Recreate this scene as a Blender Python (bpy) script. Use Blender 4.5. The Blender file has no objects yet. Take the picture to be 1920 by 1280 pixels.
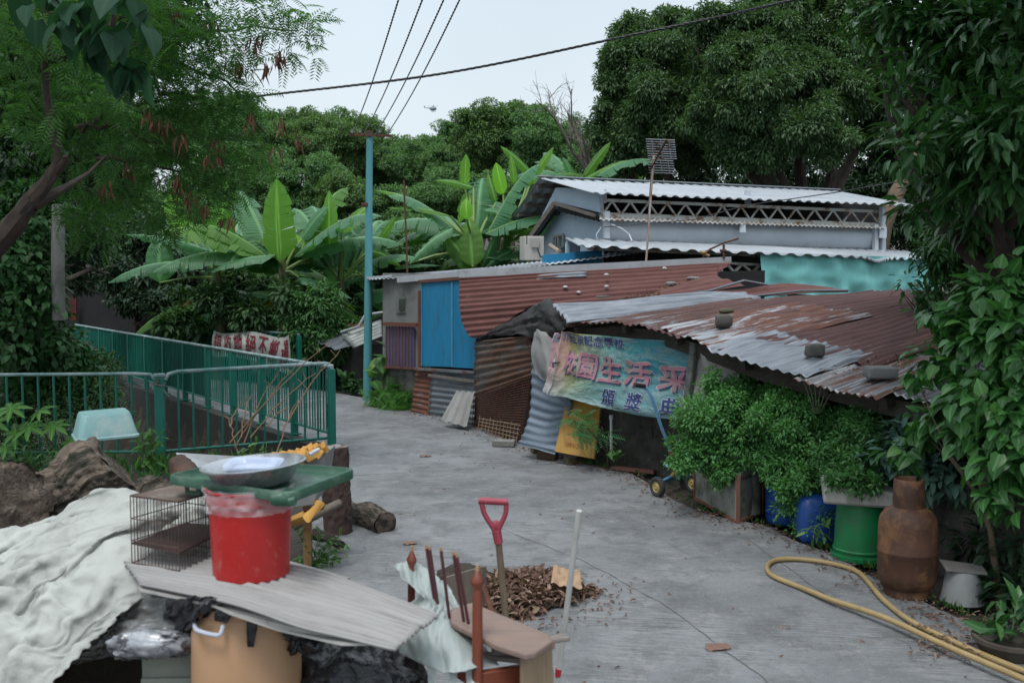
import bpy, bmesh, math, random
import numpy as np
from mathutils import Vector, Matrix, noise as mn

# ---------------------------------------------------------------- camera, world, sun, exposure
S = bpy.context.scene
COL = S.collection
CAMH, FPX, PITCH = 1.8, 1867.0, math.atan(120 / 1867.0)
cd = bpy.data.cameras.new('camera'); cam = bpy.data.objects.new('camera', cd); COL.objects.link(cam)
cam.location = (0, 0, CAMH); cam.rotation_euler = (math.pi / 2 - PITCH, 0, 0)
cd.sensor_width = 36; cd.lens = 35.0; cd.clip_start = 0.1; cd.clip_end = 3000
cd.dof.use_dof = True; cd.dof.focus_distance = 10.0; cd.dof.aperture_fstop = 4.0
S.camera = cam
W = bpy.data.worlds.new('World'); S.world = W; W.use_nodes = True
wn, wl = W.node_tree.nodes, W.node_tree.links
bg = wn['Background']
sky = wn.new('ShaderNodeTexSky'); sky.sky_type = 'NISHITA'; sky.sun_disc = False
SUN_EL, SUN_AZ = math.radians(62), math.radians(200)
sky.sun_elevation = SUN_EL; sky.sun_rotation = SUN_AZ; sky.air_density = 1.6; sky.dust_density = 4
# overcast: the clear sky seen through an even cloud layer, a little brighter overhead
geo = wn.new('ShaderNodeNewGeometry'); sep = wn.new('ShaderNodeSeparateXYZ')
tc = wn.new('ShaderNodeTexCoord'); wl.new(tc.outputs['Generated'], sep.inputs[0])
rmp = wn.new('ShaderNodeValToRGB'); wl.new(sep.outputs['Z'], rmp.inputs[0])
e_ = rmp.color_ramp.elements
e_[0].position = 0.0; e_[0].color = (7.9, 8.7, 9.2, 1); e_[1].position = 0.26; e_[1].color = (6.8, 7.8, 8.6, 1)
q_ = e_.new(.55); q_.color = (9.5, 10.5, 11.5, 1); q_ = e_.new(1.0); q_.color = (15, 16.4, 17.6, 1)
cn = wn.new('ShaderNodeTexNoise'); cn.inputs['Scale'].default_value = 2.2; cn.inputs['Detail'].default_value = 4
wl.new(tc.outputs['Generated'], cn.inputs['Vector'])
cm = wn.new('ShaderNodeMapRange'); cm.inputs[1].default_value = .3; cm.inputs[2].default_value = .7
cm.inputs[3].default_value = .93; cm.inputs[4].default_value = 1.05; wl.new(cn.outputs[0], cm.inputs[0])
vm = wn.new('ShaderNodeVectorMath'); vm.operation = 'SCALE'
wl.new(rmp.outputs[0], vm.inputs[0]); wl.new(cm.outputs[0], vm.inputs['Scale'])
mx = wn.new('ShaderNodeMixRGB'); mx.inputs[0].default_value = 0.9
wl.new(sky.outputs[0], mx.inputs[1]); wl.new(vm.outputs[0], mx.inputs[2]); wl.new(mx.outputs[0], bg.inputs[0])
bg.inputs[1].default_value = 0.1
sd = bpy.data.lights.new('sun', 'SUN'); sd.energy = 1.5; sd.angle = math.radians(18); sd.color = (1, .97, .93)
so = bpy.data.objects.new('sun', sd); COL.objects.link(so)
so.rotation_euler = (math.pi / 2 - SUN_EL, 0, math.pi - SUN_AZ)
S.view_settings.view_transform = 'Standard'; S.view_settings.look = 'None'
S.view_settings.exposure = 0.22; S.view_settings.gamma = 1
S.render.engine = 'CYCLES'
S.cycles.max_bounces = 6; S.cycles.transparent_max_bounces = 16

# ---------------------------------------------------------------- placing helpers
ct, st = math.cos(PITCH), math.sin(PITCH)
def ray(px, py):
    a, b = (px - 960) / FPX, (640 - py) / FPX
    return Vector((a, ct + b * st, -st + b * ct))
def P(px, py, Y):
    d = ray(px, py); return Vector((0, 0, CAMH)) + d * (Y / d.y)
def G(px, py, z=0.0):
    d = ray(px, py); return Vector((0, 0, CAMH)) + d * ((z - CAMH) / d.z)
def VP(px, py, A, B):
    """ray meets the upright plane through A and B"""
    d = ray(px, py); n = Vector((B[1] - A[1], A[0] - B[0], 0))
    return Vector((0, 0, CAMH)) + d * ((Vector((A[0], A[1], 0)).dot(n)) / d.dot(n))
def M(r, d): return r * d / FPX
V = Vector

# ---------------------------------------------------------------- objects, labels
def props(o, label=None, cat=None, group=None, kind=None):
    if label: o['label'] = label
    if cat: o['category'] = cat
    if group: o['group'] = group
    if kind: o['kind'] = kind
    return o
def T(name, label, cat, loc, group=None):
    o = bpy.data.objects.new(name, None); COL.objects.link(o); o.location = loc; o.empty_display_size = .1
    return props(o, label, cat, group)
def wloc(p):
    v = V((0, 0, 0))
    while p is not None: v += p.location; p = p.parent
    return v
def link(name, me, m, parent=None, label=None, cat=None, group=None, kind=None):
    o = bpy.data.objects.new(name, me); COL.objects.link(o)
    if m is not None and not me.materials:
        for q in (m if isinstance(m, (list, tuple)) else [m]): me.materials.append(q)
    if parent is not None:
        off = wloc(parent); me.transform(Matrix.Translation(-off)); o.parent = parent
    return props(o, label, cat, group, kind)
def copy_tree(o, parent=None):
    c = o.copy(); COL.objects.link(c)
    if parent is not None: c.parent = parent
    for ch in list(o.children): copy_tree(ch, c)
    return c

class MB:
    def __init__(s): s.v = []; s.f = []; s.uv = []; s.flat = False
    def add(s, vs, fs, uv=None):
        k = len(s.v); s.v += [tuple(x) for x in vs]; s.f += [tuple(i + k for i in f) for f in fs]
        s.uv += uv if uv else [(x[0] + x[1], x[2]) for x in vs]
        return s
    def box(s, c, size, rz=0, rx=0, ry=0, jit=0, taper=1.0):
        R = Matrix.Rotation(rz, 3, 'Z') @ Matrix.Rotation(ry, 3, 'Y') @ Matrix.Rotation(rx, 3, 'X')
        a, b, d = [q / 2 for q in size]; vs = []
        for z in (-1, 1):
            t = taper if z > 0 else 1
            for x, y in ((-1, -1), (1, -1), (1, 1), (-1, 1)):
                vs.append(V(c) + R @ V((x * a * t, y * b * t, z * d)) + V([random.uniform(-jit, jit) for _ in range(3)]))
        return s.add(vs, [(0, 3, 2, 1), (4, 5, 6, 7), (0, 1, 5, 4), (1, 2, 6, 5), (2, 3, 7, 6), (3, 0, 4, 7)])
    def beam(s, a, b, w, h, up=V((0, 0, 1))):
        a, b = V(a), V(b); d = (b - a).normalized(); sx = d.cross(up)
        if sx.length < 1e-4: sx = d.cross(V((1, 0, 0)))
        sx.normalize(); u = sx.cross(d).normalized(); vs = []
        for p in (a, b):
            for x, y in ((-1, -1), (1, -1), (1, 1), (-1, 1)): vs.append(p + sx * x * w / 2 + u * y * h / 2)
        return s.add(vs, [(0, 1, 2, 3), (7, 6, 5, 4), (0, 4, 5, 1), (1, 5, 6, 2), (2, 6, 7, 3), (3, 7, 4, 0)])
    def tube(s, pts, r, n=8, cap=True, amp=0, nsc=6, ring=0, lng=1):
        pts = [V(p) for p in pts]; m = len(pts); rs = r if isinstance(r, (list, tuple)) else [r] * m
        vs = []; uv = []; px = None; L = 0
        for i, p in enumerate(pts):
            d = (pts[min(i + 1, m - 1)] - pts[max(i - 1, 0)]).normalized()
            if px is None:
                px = d.cross(V((0, 0, 1)))
                if px.length < .1: px = d.cross(V((1, 0, 0)))
            px = (px - d * px.dot(d)).normalized(); py = d.cross(px)
            if i: L += (p - pts[i - 1]).length
            for k in range(n):
                t = 2 * math.pi * k / n; dv = px * math.cos(t) + py * math.sin(t); rr = rs[i]
                if amp:
                    q = V((math.cos(t) * 2.2, math.sin(t) * 2.2, L * nsc / max(rs[i], .01) * .12 * lng))
                    rr *= 1 + amp * (mn.fractal(q * 1.3 + V((ring, 0, 0)), 1, 2, 4))
                vs.append(p + dv * rr); uv.append((k / n, L))
        fs = [(i * n + k, i * n + (k + 1) % n, (i + 1) * n + (k + 1) % n, (i + 1) * n + k) for i in range(m - 1) for k in range(n)]
        if cap: fs += [tuple(range(n - 1, -1, -1)), tuple(range((m - 1) * n, m * n))]
        return s.add(vs, fs, uv)
    def lathe(s, prof, c, n=32, mat=None, a0=0, a1=2 * math.pi, wob=0):
        full = abs(a1 - a0 - 2 * math.pi) < 1e-6; nn = n if full else n + 1; vs = []; uv = []
        R = mat or Matrix.Identity(3); L = 0
        for j, (r, z) in enumerate(prof):
            if j: L += math.hypot(r - prof[j - 1][0], z - prof[j - 1][1])
            for k in range(nn):
                t = a0 + (a1 - a0) * k / n; q = r * (1 + wob * math.sin(3 * t + z * 9) + wob * .7 * math.sin(5 * t - z * 14))
                vs.append(V(c) + R @ V((q * math.cos(t), q * math.sin(t), z))); uv.append((k / n, L))
        fs = [(j * nn + k, j * nn + (k + 1) % nn, (j + 1) * nn + (k + 1) % nn, (j + 1) * nn + k) for j in range(len(prof) - 1) for k in range(n)]
        return s.add(vs, fs, uv)
    def poly(s, pts, thick, nrm):
        n = V(nrm).normalized(); m = len(pts); vs = [V(p) for p in pts] + [V(p) - n * thick for p in pts]
        fs = [tuple(range(m)), tuple(range(2 * m - 1, m - 1, -1))] + [(i, i + m, (i + 1) % m + m, (i + 1) % m) for i in range(m)]
        return s.add(vs, fs)
    def blob(s, c, r, amp=.2, sc=2.5, n=24, seed=0, sq=1, flat=None):
        vs = []; r = V(r)
        for i in range(n + 1):
            a = math.pi * i / n
            for k in range(2 * n):
                t = math.pi * k / n; d = V((math.sin(a) * math.cos(t), math.sin(a) * math.sin(t), math.cos(a)))
                if sq != 1: d = V([math.copysign(abs(q) ** sq, q) for q in d])
                q = 1 + amp * mn.fractal(d * sc + V((seed * 7.3, 0, seed)), 1, 2, 4)
                p = V((d.x * r.x, d.y * r.y, d.z * r.z)) * q
                if flat is not None and p.z < flat: p.z = flat
                vs.append(V(c) + p)
        m = 2 * n
        return s.add(vs, [(i * m + k, (i + 1) * m + k, (i + 1) * m + (k + 1) % m, i * m + (k + 1) % m) for i in range(n) for k in range(m)])
    def mesh(s, name='m', smooth=True, ang=None):
        me = bpy.data.meshes.new(name); me.from_pydata(s.v, [], s.f)
        uvl = me.uv_layers.new(name='UVMap')
        idx = np.zeros(len(me.loops), dtype=np.int32); me.loops.foreach_get('vertex_index', idx)
        uvl.data.foreach_set('uv', np.array(s.uv, dtype=np.float32)[idx].ravel())
        me.update()
        if smooth:
            me.polygons.foreach_set('use_smooth', [True] * len(me.polygons))
            try: me.set_sharp_from_angle(angle=math.radians(ang if ang else 40))
            except Exception: pass
        return me
    def go(s, name, m, parent=None, smooth=True, ang=None, bev=0, **kw):
        o = link(name, s.mesh(name, smooth, ang), m, parent, **kw)
        if bev:
            b = o.modifiers.new('bevel', 'BEVEL'); b.width = bev; b.segments = 2; b.limit_method = 'ANGLE'
        return o

# smooth surface through a grid of control points
def cr(a, t):
    n = len(a) - 1
    if n == 0: return a[0]
    x = max(0., min(1., t)) * n; i = min(int(x), n - 1); f = x - i
    p0, p1, p2, p3 = a[max(i - 1, 0)], a[i], a[i + 1], a[min(i + 2, n)]
    if n == 1: return p1 * (1 - f) + p2 * f
    return _cr(p0, p1, p2, p3, f)
def _cr(p0, p1, p2, p3, f):
    return (p1 * 2 + (p2 - p0) * f + (p0 * 2 - p1 * 5 + p2 * 4 - p3) * f * f + (p1 * 3 - p0 - p2 * 3 + p3) * f ** 3) * .5
class Pa:
    def __init__(s, rows, disp=None): s.r = rows; s.disp = disp
    def base(s, u, v): return cr([cr(r, u) for r in s.r], v)
    def nrm(s, u, v):
        e = .01; a = s.base(min(u + e, 1), v) - s.base(max(u - e, 0), v); b = s.base(u, min(v + e, 1)) - s.base(u, max(v - e, 0))
        n = a.cross(b); return n.normalized() if n.length > 0 else V((0, 0, 1))
    def __call__(s, u, v, off=0):
        d = off + (s.disp(u, v) if s.disp else 0)
        return s.base(u, v) + (s.nrm(u, v) * d if d else V((0, 0, 0)))
    def mb(s, nu, nv, mask=None, vedge=None, b=None):
        b = b or MB(); vs = []; uv = []
        lu = (s.base(1, .5) - s.base(0, .5)).length; lv = (s.base(.5, 1) - s.base(.5, 0)).length
        for j in range(nv + 1):
            for i in range(nu + 1):
                u, v = i / nu, j / nv
                if vedge: a0, a1 = vedge(u); v = a0 + (a1 - a0) * v
                vs.append(s(u, v)); uv.append((u * lu, v * lv))
        w = nu + 1
        fs = [(j * w + i, j * w + i + 1, (j + 1) * w + i + 1, (j + 1) * w + i) for j in range(nv) for i in range(nu) if not (mask and mask((i + .5) / nu, (j + .5) / nv))]
        return b.add(vs, fs, uv)
def corr(n, amp=.009, seed=0, wav=.012):
    return lambda u, v: amp * math.sin(2 * math.pi * n * u) + wav * mn.noise(V((u * 5 + seed, v * 3, seed)))
def sheet(name, rows, n, m, parent, amp=.009, nv=14, seed=0, wav=.012, ragged=0, th=.0015, vedge=None, mask=None, **kw):
    p = Pa(rows, corr(n, amp, seed, wav))
    ve = vedge
    if ragged and not ve:
        ve = lambda u: (ragged * mn.noise(V((round(u * n / 3) * .9 + seed, 0, 1))), 1 + ragged * mn.noise(V((round(u * n / 4) * .9, seed, 4))))
    o = p.mb(max(4, int(n * 6)), nv, vedge=ve, mask=mask).go(name, m, parent, ang=80, **kw)
    so = o.modifiers.new('solid', 'SOLIDIFY'); so.thickness = th; so.offset = 0
    return o, p

# ---------------------------------------------------------------- materials
MC = {}
def nd(nt, t, **kw):
    n = nt.nodes.new(t)
    for k, v in kw.items():
        if k in n.inputs: n.inputs[k].default_value = v
        else: setattr(n, k, v)
    return n
def mixc(nt, f, a, b, mode='MIX'):
    n = nt.nodes.new('ShaderNodeMixRGB'); n.blend_type = mode
    for i, q in ((0, f), (1, a), (2, b)):
        if isinstance(q, (int, float)): n.inputs[i].default_value = q if i == 0 else (q, q, q, 1)
        elif isinstance(q, (tuple, list)): n.inputs[i].default_value = (*q[:3], 1)
        else: nt.links.new(q, n.inputs[i])
    return n.outputs[0]
def ramp(nt, src, lo, hi, a=0., b=1.):
    n = nt.nodes.new('ShaderNodeMapRange'); nt.links.new(src, n.inputs[0])
    for i, q in enumerate((lo, hi, a, b)): n.inputs[i + 1].default_value = q
    return n.outputs[0]
def noise(nt, vec, sc, det=5, rough=.6, stretch=None, dist=0):
    if stretch:
        mp = nt.nodes.new('ShaderNodeMapping'); mp.inputs['Scale'].default_value = stretch; nt.links.new(vec, mp.inputs[0]); vec = mp.outputs[0]
    n = nd(nt, 'ShaderNodeTexNoise', Scale=sc, Detail=det, Roughness=rough, Distortion=dist); nt.links.new(vec, n.inputs['Vector'])
    return n.outputs[0]
def base(name):
    m = bpy.data.materials.new(name); m.use_nodes = True; nt = m.node_tree; bs = nt.nodes['Principled BSDF']
    return m, nt, bs, nt.nodes.new('ShaderNodeTexCoord')
def bump(nt, bs, h, strg, dist=.01):
    b = nd(nt, 'ShaderNodeBump', Strength=strg, Distance=dist); nt.links.new(h, b.inputs['Height']); nt.links.new(b.outputs[0], bs.inputs['Normal'])
    return b
def pm(name, c1, c2=None, sc=4, rough=.7, bmp=.2, bsc=60, metal=0, st=None, dirt=None, dsc=3, dlo=.55, dhi=.75, spec=.5, uv=False, alpha=1, trans=0, coat=0, bdist=.005, det=6, sheen=0):
    if name in MC: return MC[name]
    m, nt, bs, tc = base(name); vec = tc.outputs['UV' if uv else 'Object']
    c2 = c2 or tuple(q * .8 for q in c1)
    n1 = noise(nt, vec, sc, det, .65, st)
    col = mixc(nt, ramp(nt, n1, .35, .65), c1, c2)
    if dirt:
        n2 = noise(nt, vec, dsc, 8, .7, st); col = mixc(nt, ramp(nt, n2, dlo, dhi), col, dirt)
    nt.links.new(col, bs.inputs['Base Color'])
    n3 = noise(nt, vec, bsc, 6, .6, st)
    nt.links.new(ramp(nt, n3, .3, .7, max(.02, rough - .1), min(1, rough + .1)), bs.inputs['Roughness'])
    bs.inputs['Metallic'].default_value = metal; bs.inputs['Specular IOR Level'].default_value = spec
    bs.inputs['Alpha'].default_value = alpha; bs.inputs['Transmission Weight'].default_value = trans; bs.inputs['Coat Weight'].default_value = coat
    if bmp: bump(nt, bs, n3, bmp, bdist)
    MC[name] = m; return m

def rusty(name, amount=.5, zinc=(.30, .32, .35), rust=(.085, .032, .022), rust2=(.16, .06, .035), lines=0, moss=0):
    """galvanised sheet; rust runs along the ridges (uv.y)"""
    if name in MC: return MC[name]
    m, nt, bs, tc = base(name); uv = tc.outputs['UV']
    a = noise(nt, uv, 1, 7, .62, (7, 1.1, 1)); b = noise(nt, uv, 1, 6, .7, (42, 3, 1)); c = noise(nt, uv, 1, 3, .5, (1.1, .8, 1))
    s = nt.nodes.new('ShaderNodeMath'); s.operation = 'ADD'; s2 = nt.nodes.new('ShaderNodeMath'); s2.operation = 'ADD'
    h = nt.nodes.new('ShaderNodeMath'); h.operation = 'MULTIPLY'; h.inputs[1].default_value = .9; nt.links.new(b, h.inputs[0])
    nt.links.new(a, s.inputs[0]); nt.links.new(h.outputs[0], s.inputs[1]); nt.links.new(s.outputs[0], s2.inputs[0]); nt.links.new(c, s2.inputs[1])
    mask = ramp(nt, s2.outputs[0], 1.78 - amount * .75, 1.88 - amount * .75)
    zc = mixc(nt, ramp(nt, noise(nt, uv, 1, 4, .6, (16, 2, 1)), .35, .65), zinc, tuple(q * .62 for q in zinc))
    rc = mixc(nt, ramp(nt, noise(nt, uv, 1, 6, .7, (20, 4, 1)), .35, .65), rust, rust2)
    rc = mixc(nt, ramp(nt, noise(nt, uv, 6, 5), .6, .75, 0, .35), rc, (.20, .085, .05))
    col = mixc(nt, mask, zc, rc)
    if moss: col = mixc(nt, ramp(nt, noise(nt, uv, 3, 8, .7), .60 - moss * .1, .72, 0, .8), col, (.05, .055, .025))
    nt.links.new(col, bs.inputs['Base Color'])
    nt.links.new(ramp(nt, mask, 0, 1, .42, .85), bs.inputs['Roughness']); nt.links.new(ramp(nt, mask, 0, 1, .55, 0), bs.inputs['Metallic'])
    bump(nt, bs, noise(nt, uv, 1, 6, .7, (60, 12, 1)), .25, .004)
    MC[name] = m; return m

def leafm(name, c1, c2, c3=None, rough=.42, tr=.25, vein=0, old=0, oldc=(.28, .2, .02)):
    if name in MC: return MC[name]
    m, nt, bs, tc = base(name); at = nd(nt, 'ShaderNodeAttribute', attribute_name='rnd')
    col = mixc(nt, at.outputs['Fac'], c1, c2)
    if c3: col = mixc(nt, ramp(nt, at.outputs['Fac'], .86, .97), col, c3)
    if vein:
        sp = nt.nodes.new('ShaderNodeSeparateXYZ'); nt.links.new(tc.outputs['UV'], sp.inputs[0])
        ab = nt.nodes.new('ShaderNodeMath'); ab.operation = 'ABSOLUTE'; nt.links.new(sp.outputs[0], ab.inputs[0])
        col = mixc(nt, ramp(nt, ab.outputs[0], .02, .09, vein, 0), col, tuple(min(1, q * 2.2 + .03) for q in c2))
    if old: col = mixc(nt, ramp(nt, noise(nt, tc.outputs['Object'], 3.0, 5), .7 - old * .25, .78 - old * .25), col, oldc)
    nt.links.new(col, bs.inputs['Base Color']); bs.inputs['Roughness'].default_value = rough + .08; bs.inputs['Specular IOR Level'].default_value = .3
    tl = nt.nodes.new('ShaderNodeBsdfTranslucent'); nt.links.new(mixc(nt, 1, col, (1.5, 1.7, .7), 'MULTIPLY'), tl.inputs[0])
    ms = nt.nodes.new('ShaderNodeMixShader'); ms.inputs[0].default_value = tr
    nt.links.new(bs.outputs[0], ms.inputs[1]); nt.links.new(tl.outputs[0], ms.inputs[2])
    nt.links.new(ms.outputs[0], nt.nodes['Material Output'].inputs[0])
    MC[name] = m; return m

# ---------------------------------------------------------------- foliage (vectorised)
TPL = {
 'quad': ([(0, 0, 0), (.42, .5, .10), (1, 0, -.12), (.42, -.5, .10)], [(0, 2, 1), (0, 3, 2)]),
 'leaf': ([(0, 0, 0), (.5, 0, -.03), (1, 0, -.2), (.28, .42, .06), (.68, .36, -.02), (.28, -.42, .06), (.68, -.36, -.02)],
          [(0, 1, 4, 3), (1, 2, 4), (0, 5, 6, 1), (1, 6, 2)]),
 'heart': ([(0, 0, 0), (.45, 0, -.04), (1, 0, -.25), (-.08, .28, .04), (.22, .52, .06), (.6, .36, -.02), (-.08, -.28, .04), (.22, -.52, .06), (.6, -.36, -.02)],
           [(0, 1, 4, 3), (1, 5, 4), (1, 2, 5), (0, 6, 7, 1), (1, 7, 8), (1, 8, 2)]),
}
def norm(a): return a / np.maximum(np.linalg.norm(a, axis=1, keepdims=True), 1e-9)
def leaves(name, pos, dr, up, L, Wd, tpl='quad', rnd=None, rng=None, mat=None, parent=None, curl=1.0, **kw):
    n = len(pos); tv, tf = TPL[tpl]; tv = np.array(tv); k = len(tv)
    dr = norm(dr); sx = norm(np.cross(dr, up)); nz = np.cross(sx, dr)
    L = np.broadcast_to(np.asarray(L, float), (n,)); Wd = np.broadcast_to(np.asarray(Wd, float), (n,))
    vs = pos[:, None, :] + dr[:, None, :] * (tv[None, :, 0:1] * L[:, None, None]) + sx[:, None, :] * (tv[None, :, 1:2] * Wd[:, None, None]) + nz[:, None, :] * (tv[None, :, 2:3] * L[:, None, None] * curl)
    me = bpy.data.meshes.new(name); nf = len(tf)
    tot = np.array([len(f) for f in tf]); nl = tot.sum()
    me.vertices.add(n * k); me.vertices.foreach_set('co', vs.reshape(-1).astype(np.float32))
    fl = np.concatenate([np.array(f) for f in tf]); li = (fl[None, :] + (np.arange(n) * k)[:, None]).reshape(-1)
    me.loops.add(n * nl); me.loops.foreach_set('vertex_index', li.astype(np.int32))
    ls = (np.concatenate([[0], np.cumsum(tot)[:-1]])[None, :] + (np.arange(n) * nl)[:, None]).reshape(-1)
    me.polygons.add(n * nf); me.polygons.foreach_set('loop_start', ls.astype(np.int32)); me.polygons.foreach_set('loop_total', np.tile(tot, n).astype(np.int32))
    me.polygons.foreach_set('use_smooth', [True] * (n * nf))
    uvl = me.uv_layers.new(name='UVMap'); uvt = tv[fl][:, [1, 0]]; uvl.data.foreach_set('uv', np.tile(uvt, (n, 1)).astype(np.float32).ravel())
    r = rng.random(n) if rnd is None else rnd
    at = me.attributes.new('rnd', 'FLOAT', 'POINT'); at.data.foreach_set('value', np.repeat(np.clip(r, 0, 1), k).astype(np.float32))
    me.update(calc_edges=True); me.validate()
    return link(name, me, mat, parent, **kw)
def rdir(rng, n):
    return norm(rng.normal(size=(n, 3)))
def lobe_leaves(rng, lobes, n, per=6, shell=.22, spread=.12, up=.35, droop=.35, cut=None, fill=.12):
    """twigs spread through the shells of lobes; each twig carries a few leaves. lobes: (centre, (rx,ry,rz)) -> pos, dir, up, rnd"""
    c = np.array([l[0] for l in lobes]); r = np.array([l[1] if hasattr(l[1], '__len__') else (l[1],) * 3 for l in lobes])
    w = (r[:, 0] * r[:, 2]); w = w / w.sum(); m = max(1, n // per)
    i = rng.choice(len(lobes), m, p=w); d = rdir(rng, m); d[:, 2] += .15; d = norm(d)
    q = 1 - np.abs(rng.normal(size=m)) * shell; inner = rng.random(m) < fill; q[inner] = rng.random(inner.sum()) * .85
    q = np.clip(q, .05, 1.15)
    ph = c[i] * 3.1
    lump = 1 + .12 * np.sin(d[:, 0] * 7 + ph[:, 0]) * np.sin(d[:, 1] * 6 + ph[:, 1]) + .10 * np.sin(d[:, 2] * 9 + ph[:, 2] + d[:, 0] * 5)
    tp = c[i] + d * r[i] * (q * lump)[:, None]
    tone = rng.random(m)
    tp = np.repeat(tp, per, 0); td = np.repeat(d, per, 0); tone = np.repeat(tone, per)
    N = len(tp); rd = rdir(rng, N)
    pos = tp + rd * spread * rng.random((N, 1))
    dr = norm(td * .55 + rd + np.array([0, 0, -droop])); uu = norm(td * .5 + np.array([0, 0, 1.0]) * (up + .6) + rdir(rng, N) * .35)
    rn = np.clip(tone * .55 + rng.random(N) * .45, 0, 1)
    if cut is not None:
        k = cut(pos); pos, dr, uu, rn = pos[k], dr[k], uu[k], rn[k]
    return pos, dr, uu, rn
def sub(lobes, k=5, rs=.5, seed=1):
    r = np.random.default_rng(seed); out = [(c, np.array(s_) * .66) for c, s_ in lobes]
    for c, s_ in lobes:
        s_ = np.array(s_ if hasattr(s_, '__len__') else (s_,) * 3)
        for d in rdir(r, k):
            d[2] = d[2] * .85 + .12; out.append((c + d * s_ * r.uniform(.68, 1.08), s_ * rs * r.uniform(.6, 1.25) * np.array([1.15, 1.15, .75])))
    return out
def trunk(name, base_, tops, r0, mat, parent, seed=0, n=8):
    rnd = random.Random(seed); b = MB(); base_ = V(base_); tops = [V(t) for t in tops]
    mid = base_ + (sum(tops, V((0, 0, 0))) / len(tops) - base_) * .45
    def limb(a, c, ra, rb, k=7):
        pts = []; L = (c - a).length; o = V([rnd.uniform(-1, 1) for _ in range(3)]) * L * .09
        for i in range(k + 1):
            t = i / k; pts.append(a + (c - a) * t + o * math.sin(t * math.pi) + V([rnd.uniform(-1, 1) for _ in range(3)]) * L * .015)
        b.tube(pts, [ra + (rb - ra) * (i / k) for i in range(k + 1)], n, amp=.2)
    limb(base_, mid, r0, r0 * .62)
    for t in tops:
        limb(mid + V((0, 0, rnd.uniform(-.1, .05) * r0)), t, r0 * .5, r0 * .1)
        for _ in range(2):
            e = t + V([rnd.uniform(-1, 1) for _ in range(3)]) * (t - mid).length * .12; limb(mid + (t - mid) * .6, e, r0 * .2, r0 * .04, 4)
    return b.go(name, mat, parent)

BARK = pm('bark', (.10, .075, .055), (.05, .04, .032), 3, .9, .8, 12, st=(3, 3, .6), bdist=.03)
BARKD = pm('bark_dark', (.055, .04, .03), (.03, .024, .02), 3, .9, .8, 12, bdist=.03)

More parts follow.
